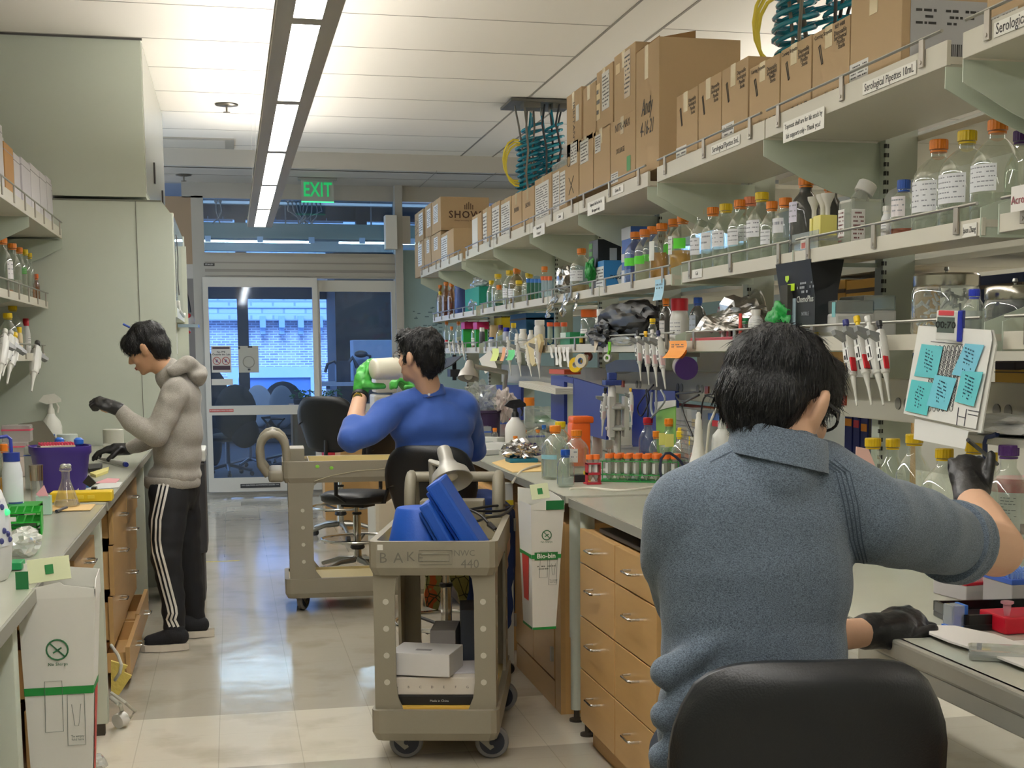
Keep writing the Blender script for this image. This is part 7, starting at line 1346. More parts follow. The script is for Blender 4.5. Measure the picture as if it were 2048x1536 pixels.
a = at(33, 1192, Y=3.55); waste((a.x, 3.55, a.z+.01), pxw(152, 3.55, -.4), .14, .62, 'large white waste carton with green stripe hooked to the left bench')
a = at(1062, 1028, Y=5.10); t = waste((a.x, 5.10, .925), pxw(70, 5.1, 1.2), .22, .49, 'white waste carton with green stripe hanging from the right bench', .70, rz=.03)
b = B(); W_ = pxw(70, 5.1, 1.2); yb_ = .03; b.use(M('#2A7A3A', .5)); b.M = FY((W_*.5, .012, -.20)); b.box(-W_*.38, -.015, 0, W_*.32, .015, .0005); b.use(M('#F0F0E8', .5)); b.M = FY((W_*.47, .011, -.20)); b.mesh(text_mesh('Bio-bin', .026, True)); b.use(M('#6A6A60', .5)); scrib(b, FY((W_*.47, .016, -.24)), W_*.6, .03, 3); b.M = FY((W_*.45, .03, -.38)); b.mesh(text_mesh('www.biobin.com', .009)); b.build('print', None, t)
# ================================================================ CARTS
CARTM = M('#8E8878', .5, var=.06, vscale=6, bump=.05, bscale=200); CARTL = M('#CBBB88', .5)
def cart(loc, rz, label, W=.47, L=1.0, zt=.825, grime=None):
    t = T('utility_cart', label, 'cart', loc, rz=rz); w_ = .025
    def tray(name, z0, z1, zf):
        b = B().use(CARTM)
        ow = [(.03, 0), (W-.03, 0), (W-.01, .01), (W, .03), (W, L-.03), (W-.01, L-.01), (W-.03, L), (.03, L), (.01, L-.01), (0, L-.03), (0, .03), (.01, .01)]
        def rg(s, z): return [b.v((W/2+(x-W/2)*s[0], L/2+(y-L/2)*s[1], z)) for x, y in ow]
        so = (1, 1); si = (1-2*w_/W, 1-2*w_/L); sb = (.95, .97)
        R_ = [rg(sb, z0), rg(so, z0+.03), rg(so, z1), rg(si, z1)]
        for A, C in zip(R_, R_[1:]):
            for i in range(12): b._f([A[i], A[(i+1) % 12], C[(i+1) % 12], C[i]])
        b._f(R_[0][::-1]); b.use(CARTL); R2 = [rg(si, z1), rg(si, zf)]
        for i in range(12): b._f([R2[0][i], R2[0][(i+1) % 12], R2[1][(i+1) % 12], R2[1][i]])
        b._f(R2[1]); return b.build(name, None, t)
    tray('top_tray', zt-.125, zt, zt-.09); tray('lower_tray', .085, .20, .185)
    for sx in (0, 1):
        for sy in (0, 1):
            x0 = .012 if sx == 0 else W-.012; d = 1 if sx == 0 else -1; y0 = .03 if sy == 0 else L-.20
            b = B(); wi = .085; zs = [.19, .24, .30, zt-.2, zt-.14, zt-.11]; ws = [1.25, 1.0, .92, .92, 1.0, 1.25]
            # outer face toward +-y end plus side return (L section)
            ye = y0 if sy == 0 else y0+.17; dy = 1 if sy == 0 else -1
            for (z0, k0), (z1, k1) in zip(zip(zs, ws), zip(zs[1:], ws[1:])):
                P0 = [(x0, ye), (x0+d*wi*k0, ye), (x0+d*wi*k0, ye+dy*.012), (x0+d*.012, ye+dy*.012), (x0+d*.012, ye+dy*.15*k0), (x0, ye+dy*.15*k0)]; P1 = [(x0, ye), (x0+d*wi*k1, ye), (x0+d*wi*k1, ye+dy*.012), (x0+d*.012, ye+dy*.012), (x0+d*.012, ye+dy*.15*k1), (x0, ye+dy*.15*k1)]
                A = [b.v((x, y, z0)) for x, y in P0]; C = [b.v((x, y, z1)) for x, y in P1]
                for i in range(6): b._f([A[i], A[(i+1) % 6], C[(i+1) % 6], C[i]])
                if z0 == zs[0]: b._f(A)
                if z1 == zs[-1]: b._f(C)
            po = b.build('post', CARTM, t)
            b = B()
            for z in (.30, .40, .50, .60): b.cyl((x0+d*.045, ye-dy*.0012, z), (x0+d*.045, ye+dy*.002, z), .011, n=14); b.cyl((x0-d*.0012, ye+dy*.08, z), (x0+d*.002, ye+dy*.08, z), .011, n=14)
            b.build('hole', M('#C6C2B4' if sy else '#C2BEB2', .6), po)
            # caster
            cx, cy_ = (.075 if sx == 0 else W-.075), (.085 if sy == 0 else L-.085); a_ = random.uniform(-.5, .5); Rz = Matrix.Translation((cx, cy_, 0)) @ Matrix.Rotation(a_+math.pi/2*(0), 4, 'Z')
            b = B(); b.M = Rz; b.box(-.03, -.03, .085, .03, .03, .098); b.prism([(-.025, .09), (.025, .09), (.05, .045), (.035, .035)], .004, (0, -.024, 0), axis='y'); b.prism([(-.025, .09), (.025, .09), (.05, .045), (.035, .035)], .004, (0, .02, 0), axis='y'); c_ = b.build('caster', M('#8C8A80', .45, .7), t)
            b = B(); b.M = Rz; b.lathe([(.058, 0), (.0625, .004), (.0625, .026), (.058, .03)], (.042, -.015, .0635), 28, axis=(0, 1, 0)); b.build('tyre', M('#6E6E6E', .5), c_, True); b = B(); b.M = Rz; b.lathe([(.047, 0), (.047, .034)], (.042, -.017, .0635), 24, axis=(0, 1, 0)); b.lathe([(.010, 0), (.010, .052)], (.042, -.026, .0635), 10, axis=(0, 1, 0)); b.build('wheel_hub', M('#1C2230', .4), c_, True)
    b = B()
    b.box(.03, L-.20, zt-.09, .036, L-.02, zt+.0); b.box(.02, L-.155, zt-.085, W-.02, L-.15, zt); b.box(W*.5, L-.15, zt-.085, W*.5+.005, L-.03, zt)
    b.box(W*.22, L-.13, zt-.02, W*.78, L-.02, zt+.07, .004); b.build('caddy', CARTM, t)
    b = B(); pts = []
    for a_ in [k*math.pi/8 for k in range(9)]: pts.append((.05, L+.05-.075*math.cos(a_), zt+.06+.10*math.sin(a_)))
    A_ = [(.05, L-.03, zt-.06)]+pts+[(.05, L+.12, zt-.02), (.06, L+.08, zt-.08)]
    b.tube(A_, .024, 10); b.tube([(W-x, y, z) for x, y, z in A_], .024, 10); b.tube([(.05, L+.05, zt+.155), (W-.05, L+.05, zt+.155)], .022, 10); b.box(.02, L-.01, zt-.12, W-.02, L+.08, zt-.05, .02)
    b.build('push_handle', CARTM, t, True, 60); return t
c2 = cart((.463, 4.96, 0), -.25, 'nearer grey-beige utility cart loaded with blue foam lids', L=.86)
b = B(); b.M = FY((.23, -.0015, .765))
for s_, x_, z_, sz in (('B', -.175, 0, .06), ('A', -.12, .0, .06), ('K', -.075, .005, .055), ('E', -.04, 0, .05), ('NWC', .12, .018, .034), ('440', .14, -.022, .05)): b.M = FY((.23+x_, -.0012, .765+z_)) @ Matrix.Scale(.9, 4); b.mesh(text_mesh(s_, sz, ext=.0002))
b.build('scratched_writing', M('#6E6A60', .7), c2)
b = B(); b.M = FY((.245, -.001, .768)); b.tube([(-.06, -.026, 0), (.06, -.026, 0), (.06, .026, 0), (-.06, .026, 0)], .0015, 4, True); b.tube([(-.05+.0*1, -.012, 0), (.05, -.012, 0), (.05, .012, 0), (-.05, .012, 0)], .0025, 5, True); b.build('embossed_plate', M('#7A7668', .6), c2)
B().box(.035, -.0015, .795, .055, 0, .815).build('white_sticker', M('#DCDAD2', .5), c2)
c1 = cart((1.25, 8.02, 0), math.pi/2-.03, 'farther beige utility cart standing sideways behind the nearer one', L=.98, W=.46, zt=.885)
b = B(); b.use(M('#7FBF3A', .5)); [b.ell((-.001, y_, z_), (.002, .012, .010), 8, 6) for y_, z_ in ((.78, .855), (.70, .845))]; b.build('green_mark', None, c1); b = B(); b.tube([(-.001, .80, .77), (-.001, .70, .80), (-.001, .55, .825), (-.001, .35, .835), (-.001, .05, .835)], .0025, 5); b.build('moulded_line', M('#A8A084', .5), c1)
# things on the near cart (built in cart space)
CM = Matrix.Translation((.463, 4.96, 0)) @ Matrix.Rotation(-.25, 4, 'Z')
BLUE = M('#1450B4', .5, bump=.08, bscale=120, var=.05)
def oncart(name, label, cat, x, y, z, R=None):
    t = T(name, label, cat); t.matrix_world = CM @ Matrix.Translation((x, y, z)) @ (R or Matrix()); t.rotation_euler = t.matrix_world.to_euler(); return t
t = oncart('blue_bucket', 'upturned tapered blue foam bucket on the near cart', 'bucket', .165, .20, .737); B().lathe([(.128, 0), (.128, .01), (.088, .185), (.082, .192)], n=40).build('bucket', BLUE, t, True, 40)
def slabc(x, y, tilt, ln, th, dp, label):
    t = oncart('blue_foam_lid', label, 'lid', x, y, .768, Matrix.Rotation(tilt, 4, 'Y')); b = B(); b.box(-th, 0, 0, 0, dp, ln, .010); b.build('lid', BLUE, t); B().box(-th*1.0-.014, .02, .02, -th*.98, dp-.02, ln-.02, .006).build('inner_lip', BLUE, t); return t
slabc(.425, .10, -.56, .325, .062, .26, 'larger blue foam lid leaning left in the near cart'); slabc(.325, .06, -.50, .225, .045, .2, 'smaller blue foam lid leaning below the larger one')
# bench lamp on the cart
p = at(897, 935, Y=5.55); t = T('desk_lamp', 'grey bell-shaped lamp head resting on the near cart', 'lamp', p); d = Vector((.12, -.62, -.78)).normalized()
b = B(); b.lathe([(.018, -.10), (.026, -.095), (.030, -.08), (.030, -.03), (.045, .0), (.075, .03), (.086, .07), (.083, .072), (.07, .034), (.04, .004)], (0, 0, 0), 30, False, axis=d); b.build('shade', M('#A6A49C', .4, .2), t, True, 60); B().lathe([(.02, .0), (.03, .04), (.028, .05), (.01, .06)], (0, 0, 0), 18, axis=d).build('bulb', M('#C8C6BE', .25), t, True)
b = B(); b.tube([(0, 0, .0), (-.06, .06, .02), (-.05, .09, -.10), (-.02, .06, -.20)], .016, 10); b.build('arm', M('#9A988E', .4), t, True)
t = T('power_cord', 'black power cord with plug lying on the near cart by the handle', 'cord'); P_ = [at(x, y, Y=Yv) for x, y, Yv in ((1015, 1010, 5.75), (985, 1012, 5.6), (945, 1018, 5.5), (925, 1025, 5.45), (950, 1022, 5.5), (1000, 1022, 5.6), (1026, 1012, 5.7), (1005, 1030, 5.5), (975, 1035, 5.4), (950, 1042, 5.3), (935, 1020, 5.4), (960, 1030, 5.35), (978, 1048, 5.3))]
out = []
for i in range(len(P_)-1):
    p0, p1, p2, p3 = P_[max(i-1, 0)], P_[i], P_[i+1], P_[min(i+2, len(P_)-1)]
    for k in range(5): u = k/5; out.append(.5*((2*p1)+(p2-p0)*u+(2*p0-5*p1+4*p2-p3)*u*u+(3*p1-p0-3*p2+p3)*u**3))
B().tube(out, .0055, 8).build('cord', M('#16161A', .4), t, True); e = P_[-1]; B().cyl(e, e+Vector((.02, -.03, -.02)), .012, .010, 10).build('plug', M('#1A1A1E', .4), t, True); b = B(); d = Vector((.5, -.7, -.5)).normalized(); [b.cyl(e+Vector((.02+s_, -.03, -.02)), e+Vector((.02+s_, -.03, -.02))+d*.02, .002, n=6) for s_ in (-.006, .006)]; b.build('prong', STEEL, t)
# lower shelf of the near cart
def ccart(name, label, x, y, z, W, D, H, col, rz=0, cat='box', rows=0, top=None, txt=None):
    t = oncart(name, label, cat, x, y, z, Matrix.Rotation(rz, 4, 'Z')); B().box(0, 0, 0, W, D, H, .003).build('box_body', M(col, .55), t)
    if txt: b = B(); [(setattr(b, 'M', FY((W*(i+.5)/len(txt[0]), -.0006, H*.45))), b.mesh(text_mesh(ch, txt[1]))) for i, ch in enumerate(txt[0])]; b.build('print', M(txt[2], .6), t)
    if rows: b = B(); b.M = Matrix.Translation((W*.5, D*.35, H)); b.box(-.03, -.012, 0, .03, .012, .0006); b.build('label', M('#8C8A8C', .6), t)
    return t
ccart('padded_envelope', 'yellow padded envelope under everything on the near cart lower shelf', .035, .035, .186, .40, .55, .02, '#D8AE4C', cat='envelope')
ccart('black_box', 'flat black carton with small white print on the lower shelf', .06, .06, .207, .37, .26, .035, '#141416', txt=(['Made in China'], .012, '#C8C8C8'))
ccart('lettered_box', 'cream sample box printed with a row of letters A to H', .065, .07, .243, .35, .24, .065, '#D8D0C4', txt=('ABCDEFGH', .013, '#4A4440'))
ccart('paper_leaflet', 'loose white sheets between the boxes on the lower shelf', .03, .10, .3085, .38, .2, .006, '#D2D0D4', rz=.1, cat='paper')
ccart('white_box', 'white lidded box on top of the stack in the near cart', .055, .085, .315, .235, .19, .085, '#D6D4D2', rz=-.18, rows=1)
ccart('dark_printed_box', 'dark blue printed carton standing behind the right post of the near cart', .30, .36, .207, .13, .22, .30, '#3A4250', rz=.1); ccart('grey_box', 'pale grey carton leaning behind the white box in the near cart', .18, .36, .207, .10, .2, .22, '#A8A6A6')
# ================================================================ LAB STOOLS
VINYL = M('#101217', .42, bump=.12, bscale=300); SEATM = M('#101217', .45, bump=.1, bscale=250)
def stool(x, y, rz, zs, zb0, zb1, label, wb=.43, arms=False, base=True, tex=None, lean=.12, ring=.24):
    """rz: the direction the sitter faces is local +y"""
    t = T('lab_stool', label, 'stool', (x, y, 0), rz=rz)
    B().lathe([(.20, zs-.07), (.22, zs-.055), (.225, zs-.02), (.20, zs), (.05, zs+.004)], n=32, sq=.25).build('seat', SEATM, t, True, 60)
    # curved back shell
    b = B(); n, m = 16, 12; hz = zb1-zb0
    def bp(u, v, o):
        a = (u-.5)*1.5; k = 1-abs(2*v-1.0)**5*.20; kk = (1-max(0, v-.72)**2*2.2)*(.80+.2*min(1, v*2.2)); X_ = wb/2*math.sin(a)/math.sin(.75)*kk; Y_ = -.235-lean*(v-.3)*.8+.085*(1-math.cos(a))*2.0+o*math.cos(a)
        z = zb0+hz*v-.05*hz*abs(2*u-1)**4*(1 if v > .5 else -1)*2
        return (X_, Y_, z)
    G = [[[b.v(bp(i/n, j/m, o*(1 if 0 < i < n and 0 < j < m else .4))) for j in range(m+1)] for i in range(n+1)] for o in (-.028, .028)]
    for i in range(n):
        for j in range(m):
            b._f([G[0][i][j], G[0][i+1][j], G[0][i+1][j+1], G[0][i][j+1]]); b._f([G[1][i][j], G[1][i][j+1], G[1][i+1][j+1], G[1][i+1][j]])
    for i in range(n): b._f([G[0][i][0], G[1][i][0], G[1][i+1][0], G[0][i+1][0]]); b._f([G[0][i][m], G[0][i+1][m], G[1][i+1][m], G[1][i][m]])
    for j in range(m): b._f([G[0][0][j], G[0][0][j+1], G[1][0][j+1], G[1][0][j]]); b._f([G[0][n][j], G[1][n][j], G[1][n][j+1], G[0][n][j+1]])
    b.build('backrest', VINYL, t, True, 80)
    b = B(); b.tube([(0, -.06, zs-.07), (0, -.22, zs-.06), (0, -.26, zs+.05), (0, -.25, zb0+.1)], .016, 8); b.box(-.07, -.1, zs-.10, .07, .08, zs-.07); b.tube([(.05, 0, zs-.09), (.2, .02, zs-.1), (.23, .03, zs-.11)], .006, 6); b.build('seat_mechanism', M('#1A1A1C', .5), t, True)
    B().lathe([(.016, .3), (.016, zs-.08)], n=14).lathe([(.026, .12), (.026, .42)], n=16).build('post', CHROME, t, True)
    B().lathe([(.03, .425), (.032, .43), (.03, .44)], n=16).lathe([(.04, .19), (.05, .2), (.045, .22)], n=16).build('collar', M('#18181A', .5), t, True)
    b = B(); b.tube([(ring*math.cos(a), ring*math.sin(a), .26) for a in [k*math.pi/16 for k in range(32)]], .010, 8, True); b.build('foot_ring', CHROME, t, True); b = B(); [b.tube([(.03*math.cos(a), .03*math.sin(a), .235), (ring*.98*math.cos(a), ring*.98*math.sin(a), .252)], .009, 6) for a in (.4, 2.5, 4.6)]; b.build('ring_spoke', M('#202022', .4), t)
    if base:
        for k in range(5):
            a = k*2*math.pi/5+.3; c, s = math.cos(a), math.sin(a); b = B(); b.tube([(.03*c, .03*s, .12), (.15*c, .15*s, .115), (.29*c, .29*s, .075)], [.022, .018, .014], 8); l_ = b.build('base_leg', M('#8E8E88', .3, .9), t, True)
            b = B(); b.lathe([(.02, 0), (.026, .004), (.026, .034), (.02, .038)], (.29*c-.019*s, .29*s+.019*c, .028), 16, axis=(s, -c, 0)); b.build('caster', M('#17181A', .4), l_, True)
    if arms:
        for s_ in (-1, 1): b = B(); b.tube([(s_*.2, -.05, zs-.05), (s_*.27, -.02, zs+.0), (s_*.27, -.02, zs+.18)], .014, 8); b.build('arm_post', M('#18181A', .5), t, True); b = B(); b.ell((s_*.27, .0, zs+.20), (.045, .13, .022)); b.build('arm_pad', VINYL, t, True)
    return t
stool(.877, 2.12, -.16,   .64, .64, 1.045, 'large black stool back at the bottom right, behind the man in the grey sweater', wb=.43, lean=.05)
stool(.945, 6.28, -.42, .64, .70, 1.10, 'black lab stool carrying the man in the blue shirt', wb=.42)
stool(.80, 9.30, .9, .58, .66, 1.06, 'empty black lab stool with armrest just behind the farther cart', wb=.44, arms=True)
stool(.84, 11.3, -.5, .60, .72, 1.17, 'empty black lab stool farthest away near the door', wb=.50)
tag(B().box(1.02, 10.3, .0, 1.28, 10.9, .42, .03).build('white_bin', M('#CBC6B6', .5)), 'small pale bin standing under the bench behind the stools', 'bin')
t = T('red_box', 'red box under the far bench behind the stools', 'box'); B().box(.80, 12.6, .40, 1.3, 12.95, .78, .01).build('box_body', M('#B01C2C', .5), t); B().box(.80, 12.6, .0, 1.3, 12.95, .39).build('wood_stand', WOOD, t)
# centrifuge behind man 2
t = T('bench_centrifuge', 'pale bench centrifuge with round lid and dark knobs behind the raised cup', 'centrifuge'); q = lambda x, y: at(x, y, Y=11.9)
a, c = q(748, 790), q(795, 820); B().box(a.x, 11.9, c.z-.03, c.x, 12.3, a.z, .02).build('housing', M('#BDBAB0', .45), t); b = B(); a2, c2_ = q(750, 756), q(795, 786); b.box(a2.x, 11.92, c2_.z, c2_.x, 12.25, a2.z, .03); b.build('lid', M('#C2BFB6', .4), t); b = B(); m_ = q(773, 757); b.lathe([(.09, 0), (.09, .01)], (m_.x, 11.92, m_.z), 24, axis=(0, -1, 0)); b.build('round_window', M('#B5B2AA', .4), t)
b = B(); [b.cyl((q(x, 797).x, 11.9, q(x, 797).z), (q(x, 797).x, 11.88, q(x, 797).z), .012, n=12) for x in (774, 787)]; b.build('knob', M('#2A3038', .4), t); t2 = T('equipment_stand', 'wooden stand under the pale bench centrifuge', 'stand'); B().box(a.x-.3, 11.85, 0, c.x+.3, 12.5, c.z-.03).build('stand', WOOD, t2)
# cloth with hexagons behind stool post
t = T('patterned_cloth', 'orange and olive hexagon-patterned cloth hanging beneath the blue-shirted man', 'cloth')
def hexmat():
    m = bpy.data.materials.new('hexagon_print'); m.use_nodes = True; n = m.node_tree.nodes; L = m.node_tree.links; b = n['Principled BSDF']; tc = n.new('ShaderNodeTexCoord'); vo = n.new('ShaderNodeTexVoronoi'); vo.inputs['Scale'].default_value = 18; L.new(tc.outputs['Object'], vo.inputs[0]); v2 = n.new('ShaderNodeTexVoronoi'); v2.feature = 'DISTANCE_TO_EDGE'; v2.inputs['Scale'].default_value = 18; L.new(tc.outputs['Object'], v2.inputs[0])
    nz = n.new('ShaderNodeTexNoise'); nz.inputs['Scale'].default_value = 7; L.new(tc.outputs['Object'], nz.inputs[0]); r = n.new('ShaderNodeValToRGB'); r.color_ramp.interpolation = 'CONSTANT'; r.color_ramp.elements[0].color = lin('#8A8A50'); r.color_ramp.elements[1].position = .52; r.color_ramp.elements[1].color = lin('#B8582C'); L.new(nz.outputs['Fac'], r.inputs[0])
    lt = n.new('ShaderNodeMath'); lt.operation = 'LESS_THAN'; lt.inputs[1].default_value = .035; L.new(v2.outputs['Distance'], lt.inputs[0]); mx = n.new('ShaderNodeMix'); mx.data_type = 'RGBA'; L.new(lt.outputs[0], mx.inputs['Factor']); L.new(r.outputs[0], mx.inputs['A']); mx.inputs['B'].default_value = lin('#3A3A20'); L.new(mx.outputs['Result'], b.inputs['Base Color']); b.inputs['Roughness'].default_value = .8; return m
HX = hexmat(); z_ = lambda x, y: at(x, y, Y=6.52)
for pts in (((845, 1128), (892, 1128), (888, 1165), (884, 1190), (876, 1221), (852, 1213), (849, 1190), (853, 1160)), ((893, 1128), (938, 1128), (938, 1180), (930, 1212), (920, 1205), (915, 1185), (902, 1165))):
    P_ = [z_(*p_) for p_ in pts]; b = B(); A = [b.v(p_) for p_ in P_]; C = [b.v(p_+Vector((0, .03, 0))) for p_ in P_]; b._f(A); b._f(C[::-1]); [b._f([A[i], A[(i+1) % len(A)], C[(i+1) % len(A)], C[i]]) for i in range(len(A))]; b.build('cloth_flap', HX, t)
# strap and floor post left of the hanging carton
t = T('conduit_pipe', 'white vertical conduit with yellow tape beside the far cabinet', 'conduit'); B().box(1.26, 6.45, 0, 1.30, 6.52, .88).build('conduit', M('#C8C8C0', .5), t); B().box(1.258, 6.448, .70, 1.302, 6.522, .80).build('yellow_tape', M('#C8B020', .5), t)
cable([(1046, 1205, 1.3), (1060, 1212, 1.26), (1075, 1215, 1.24)], 1.25, .004, '#D8D8D0', 'thin white cord hanging by the far cabinet door')
# ================================================================ FAR ROOM FURNITURE
def office(px, pyb, Y, rz, label, back='#3A3F48', jacket=None, h=1.0):
    p = at(px, 900, Y=Y); t = T('office_chair', label, 'chair', (p.x, Y, 0), rz=rz); D_ = M('#20252E', .6); F_ = M('#5A6270', .3, .7)
    B().ell((0, 0, .48), (.25, .25, .06)).build('seat', D_, t, True); b = B(); b.ell((0, -.22, .82), (.23, .05, .28)); b.build('backrest', M(back, .6), t, True)
    B().cyl((0, 0, .1), (0, 0, .45), .03).build('post', F_, t); b = B()
    for k in range(5): a = k*1.2566+.5; b.tube([(0, 0, .14), (.30*math.cos(a), .30*math.sin(a), .07)], .02, 6); 
    b.build('base_leg', F_, t); b = B(); [b.ell((.30*math.cos(k*1.2566+.5), .30*math.sin(k*1.2566+.5), .03), (.03, .03, .03), 8, 6) for k in range(5)]; b.build('caster', D_, t)
    for s_ in (-1, 1): b = B(); b.tube([(s_*.24, 0, .48), (s_*.29, 0, .6), (s_*.28, .1, .68), (s_*.28, -.12, .68)], .018, 6); b.build('armrest', D_, t)
    if jacket: b = B(); b.ell((0, -.24, .80), (.29, .11, .34)); b.ell((.1, -.26, .55), (.2, .09, .2)); b.build('jacket', M(jacket, .8), t, True)
    return t
office(455, 0, 17.6, .5, 'office chair with dark jacket seen through the door, leftmost', jacket='#20262E'); office(575, 0, 19.3, -.2, 'office chair with dark coat seen through the door, beside the wooden cabinet', jacket='#252B36'); office(590, 0, 18.2, -2.4, 'office chair with a grey translucent back seen through the door', back='#6F7884'); office(500, 0, 18.6, 2.5, 'office chair with pale curved back between the two coats', back='#7F8894')
t = T('plant_cabinet', 'wooden cabinet with small plants on top beyond the glass door', 'cabinet'); a, c = at(585, 830, Y=17.2), at(680, 830, Y=17.2); B().box(a.x, 17.2, 0, c.x, 17.8, .85).build('carcass', M('#A87C4C', .5), t); B().box(a.x-.02, 17.17, .85, c.x+.02, 17.82, .88).build('top', M('#B88A56', .5), t); B().box(a.x+.02, 17.19, .06, a.x+.42, 17.2, .74).build('door', M('#B08450', .5), t)
for k, px in enumerate((596, 621, 645, 668)):
    p = at(px, 800, Y=17.4); t = T('potted_plant', 'small leafy plant on the wooden cabinet, %s from the left' % ('first', 'second', 'third', 'fourth')[k], 'plant', (p.x, 17.4, .88)); B().lathe([(.05, 0), (.06, .06)], n=12).build('pot', M('#2A3038', .6), t); b = B(); rnd = random.Random(k)
    for j in range(26): a = rnd.uniform(0, 6.28); r = rnd.uniform(.02, .10); z = rnd.uniform(.08, .18); b.ell((r*math.cos(a), r*math.sin(a), z), (.022, .012, .008), 6, 5, Euler((rnd.uniform(-1, 1), rnd.uniform(-1, 1), a)).to_matrix())
    b.build('leaves', M('#2A6A40', .6), t)
t = T('far_desk', 'desk with instruments seen behind the fixed glass panel', 'desk'); a, c = at(637, 745, Y=18.5), at(760, 745, Y=18.5); B().box(a.x, 18.5, 1.08, c.x, 19.2, 1.13).box(a.x+.1, 18.55, 0, a.x+.15, 18.6, 1.1).box(c.x-.3, 18.55, 0, c.x-.25, 18.6, 1.1).build('desk_top', M('#8A98AC', .5), t)
t = T('blue_cabinet', 'pale blue cabinet block beside the far desk', 'cabinet'); a = at(706, 680, Y=18.8); B().box(a.x, 18.8, 1.13, a.x+1.6, 19.3, a.z, .01).build('cabinet_body', M('#8FA8C8', .5), t); t = T('stereo_microscope', 'cluster of instruments with a lamp head on the far desk', 'instrument'); b = B(); q = lambda x, y: at(x, y, Y=18.6)
b.tube([q(650, 745), q(655, 728), q(668, 722), q(680, 735)], .02, 6); b.box(q(672, 740).x, 18.55, 1.13, q(700, 740).x, 18.8, q(700, 722).z); b.ell(q(722, 708), (.09, .06, .05)); b.tube([q(726, 708), q(740, 712), q(742, 740)], .02, 6); b.tube([q(690, 735), q(705, 715), q(715, 735)], .03, 6); b.build('instrument_body', M('#3A4452', .4, .4), t, True)
t = T('distant_figure', 'dark silhouette of a person seated beyond the door at the left edge', 'person'); p = at(418, 760, Y=19.5); b = B(); b.ell((p.x-.03, 19.5, at(416, 722, Y=19.5).z), (.10, .12, .14)); b.ell((p.x, 19.5, at(420, 790, Y=19.5).z), (.25, .2, .38)); b.ell((p.x+.05, 19.4, .6), (.22, .3, .2)); b.ell((p.x+.05, 19.2, .3), (.1, .1, .3)); b.build('body', M('#1C222C', .8), t, True)
# ---------------------------------------------------------------- end
# ================================================================ PEOPLE
from mathutils.bvhtree import BVHTree
def limb(b, pts, rs, n=14):
    for i, (p, r) in enumerate(zip(pts, rs)):
        b.ell(p, (r, r, r), 14, 10)
        if i: b.cyl(pts[i-1], p, rs[i-1], r, n)
    return b
def skinmesh(name, b, mat, parent, vox=.007, sm=4, folds=(), decim=None):
    o = b.build(name, mat, None); m = o.modifiers.new('r', 'REMESH'); m.mode = 'VOXEL'; m.voxel_size = vox; s = o.modifiers.new('s', 'SMOOTH'); s.iterations = sm; s.factor = .5
    dg = bpy.context.evaluated_depsgraph_get(); me = bpy.data.meshes.new_from_object(o.evaluated_get(dg)); o.modifiers.clear(); o.data = me
    if folds:
        ns = [v.normal.copy() for v in me.vertices]
        for v, nn in zip(me.vertices, ns):
            d = 0
            for amp, sc, off in folds:
                q = noise.noise(Vector((v.co.x*sc[0], v.co.y*sc[1], v.co.z*sc[2]))+Vector((off, off, off))); d += amp*((1-2*abs(q)) if amp < 0 else q)
            v.co += nn*d
    me.polygons.foreach_set('use_smooth', [True]*len(me.polygons)); me.materials.clear(); me.materials.append(mat); o.parent = parent; return o
def head_shapes(b, T0, hs=1.0, mouth=True):
    b.M = T0 @ Matrix.Scale(hs, 4)
    for c, r in (((0, -.012, .030), (.076, .095, .085)), ((0, .012, -.015), (.068, .078, .085)), ((0, .030, -.066), (.050, .056, .050)), ((0, .066, -.100), (.024, .020, .016)), ((0, .074, .020), (.048, .018, .010)), ((.010, .096, -.034), (.008, .009, .007)), ((-.010, .096, -.034), (.008, .009, .007)), ((0, .086, -.063), (.022, .011, .006)), ((0, .085, -.073), (.018, .010, .006)), ((.04, .06, -.03), (.022, .02, .025)), ((-.04, .06, -.03), (.022, .02, .025))): b.ell(c, r, 18, 14)
    limb(b, [Vector((0, .084, .008)), Vector((0, .106, -.028))], [.008, .0125])
    for s in (-1, 1):
        b.ell((s*.082, -.008, -.012), (.011, .023, .035), 12, 12, Euler((.15, s*.15, s*.35)).to_matrix()); b.ell((s*.076, -.0, -.036), (.008, .010, .012))
    b.M = Matrix(); return b
def face_parts(T0, parent, glasses=None):
    S = T0
    for s in (-1, 1):
        b = B(); b.M = S; b.ell((s*.031, .080, .001), (.013, .007, .006)); b.build('eye', M('#2A201C', .2), parent, True)
        b = B(); b.M = S; b.tube([(s*.016, .092, .024), (s*.034, .088, .029), (s*.052, .076, .024)], [.003, .0035, .002], 6); b.build('eyebrow', M('#14110F', .8), parent)
    b = B(); b.M = S; b.ell((0, .092, -.066), (.021, .007, .0055)); b.ell((0, .091, -.073), (.017, .007, .005)); b.build('lips', M('#A86458', .5), parent, True)
    if glasses:
        b = B(); b.M = S
        for s in (-1, 1):
            b.tube([(s*.034+.024*math.cos(a), .098, .0+.018*math.sin(a)) for a in [k*math.pi/8 for k in range(16)]], glasses[1], 6, True); b.tube([(s*.058, .097, .004), (s*.078, .06, .006), (s*.083, .0, .004), (s*.08, -.012, -.005)], glasses[1], 6)
        b.tube([(-.010, .099, .003), (.010, .099, .003)], glasses[1], 6); b.build('glasses', M(glasses[0], .3, .3), parent, True)
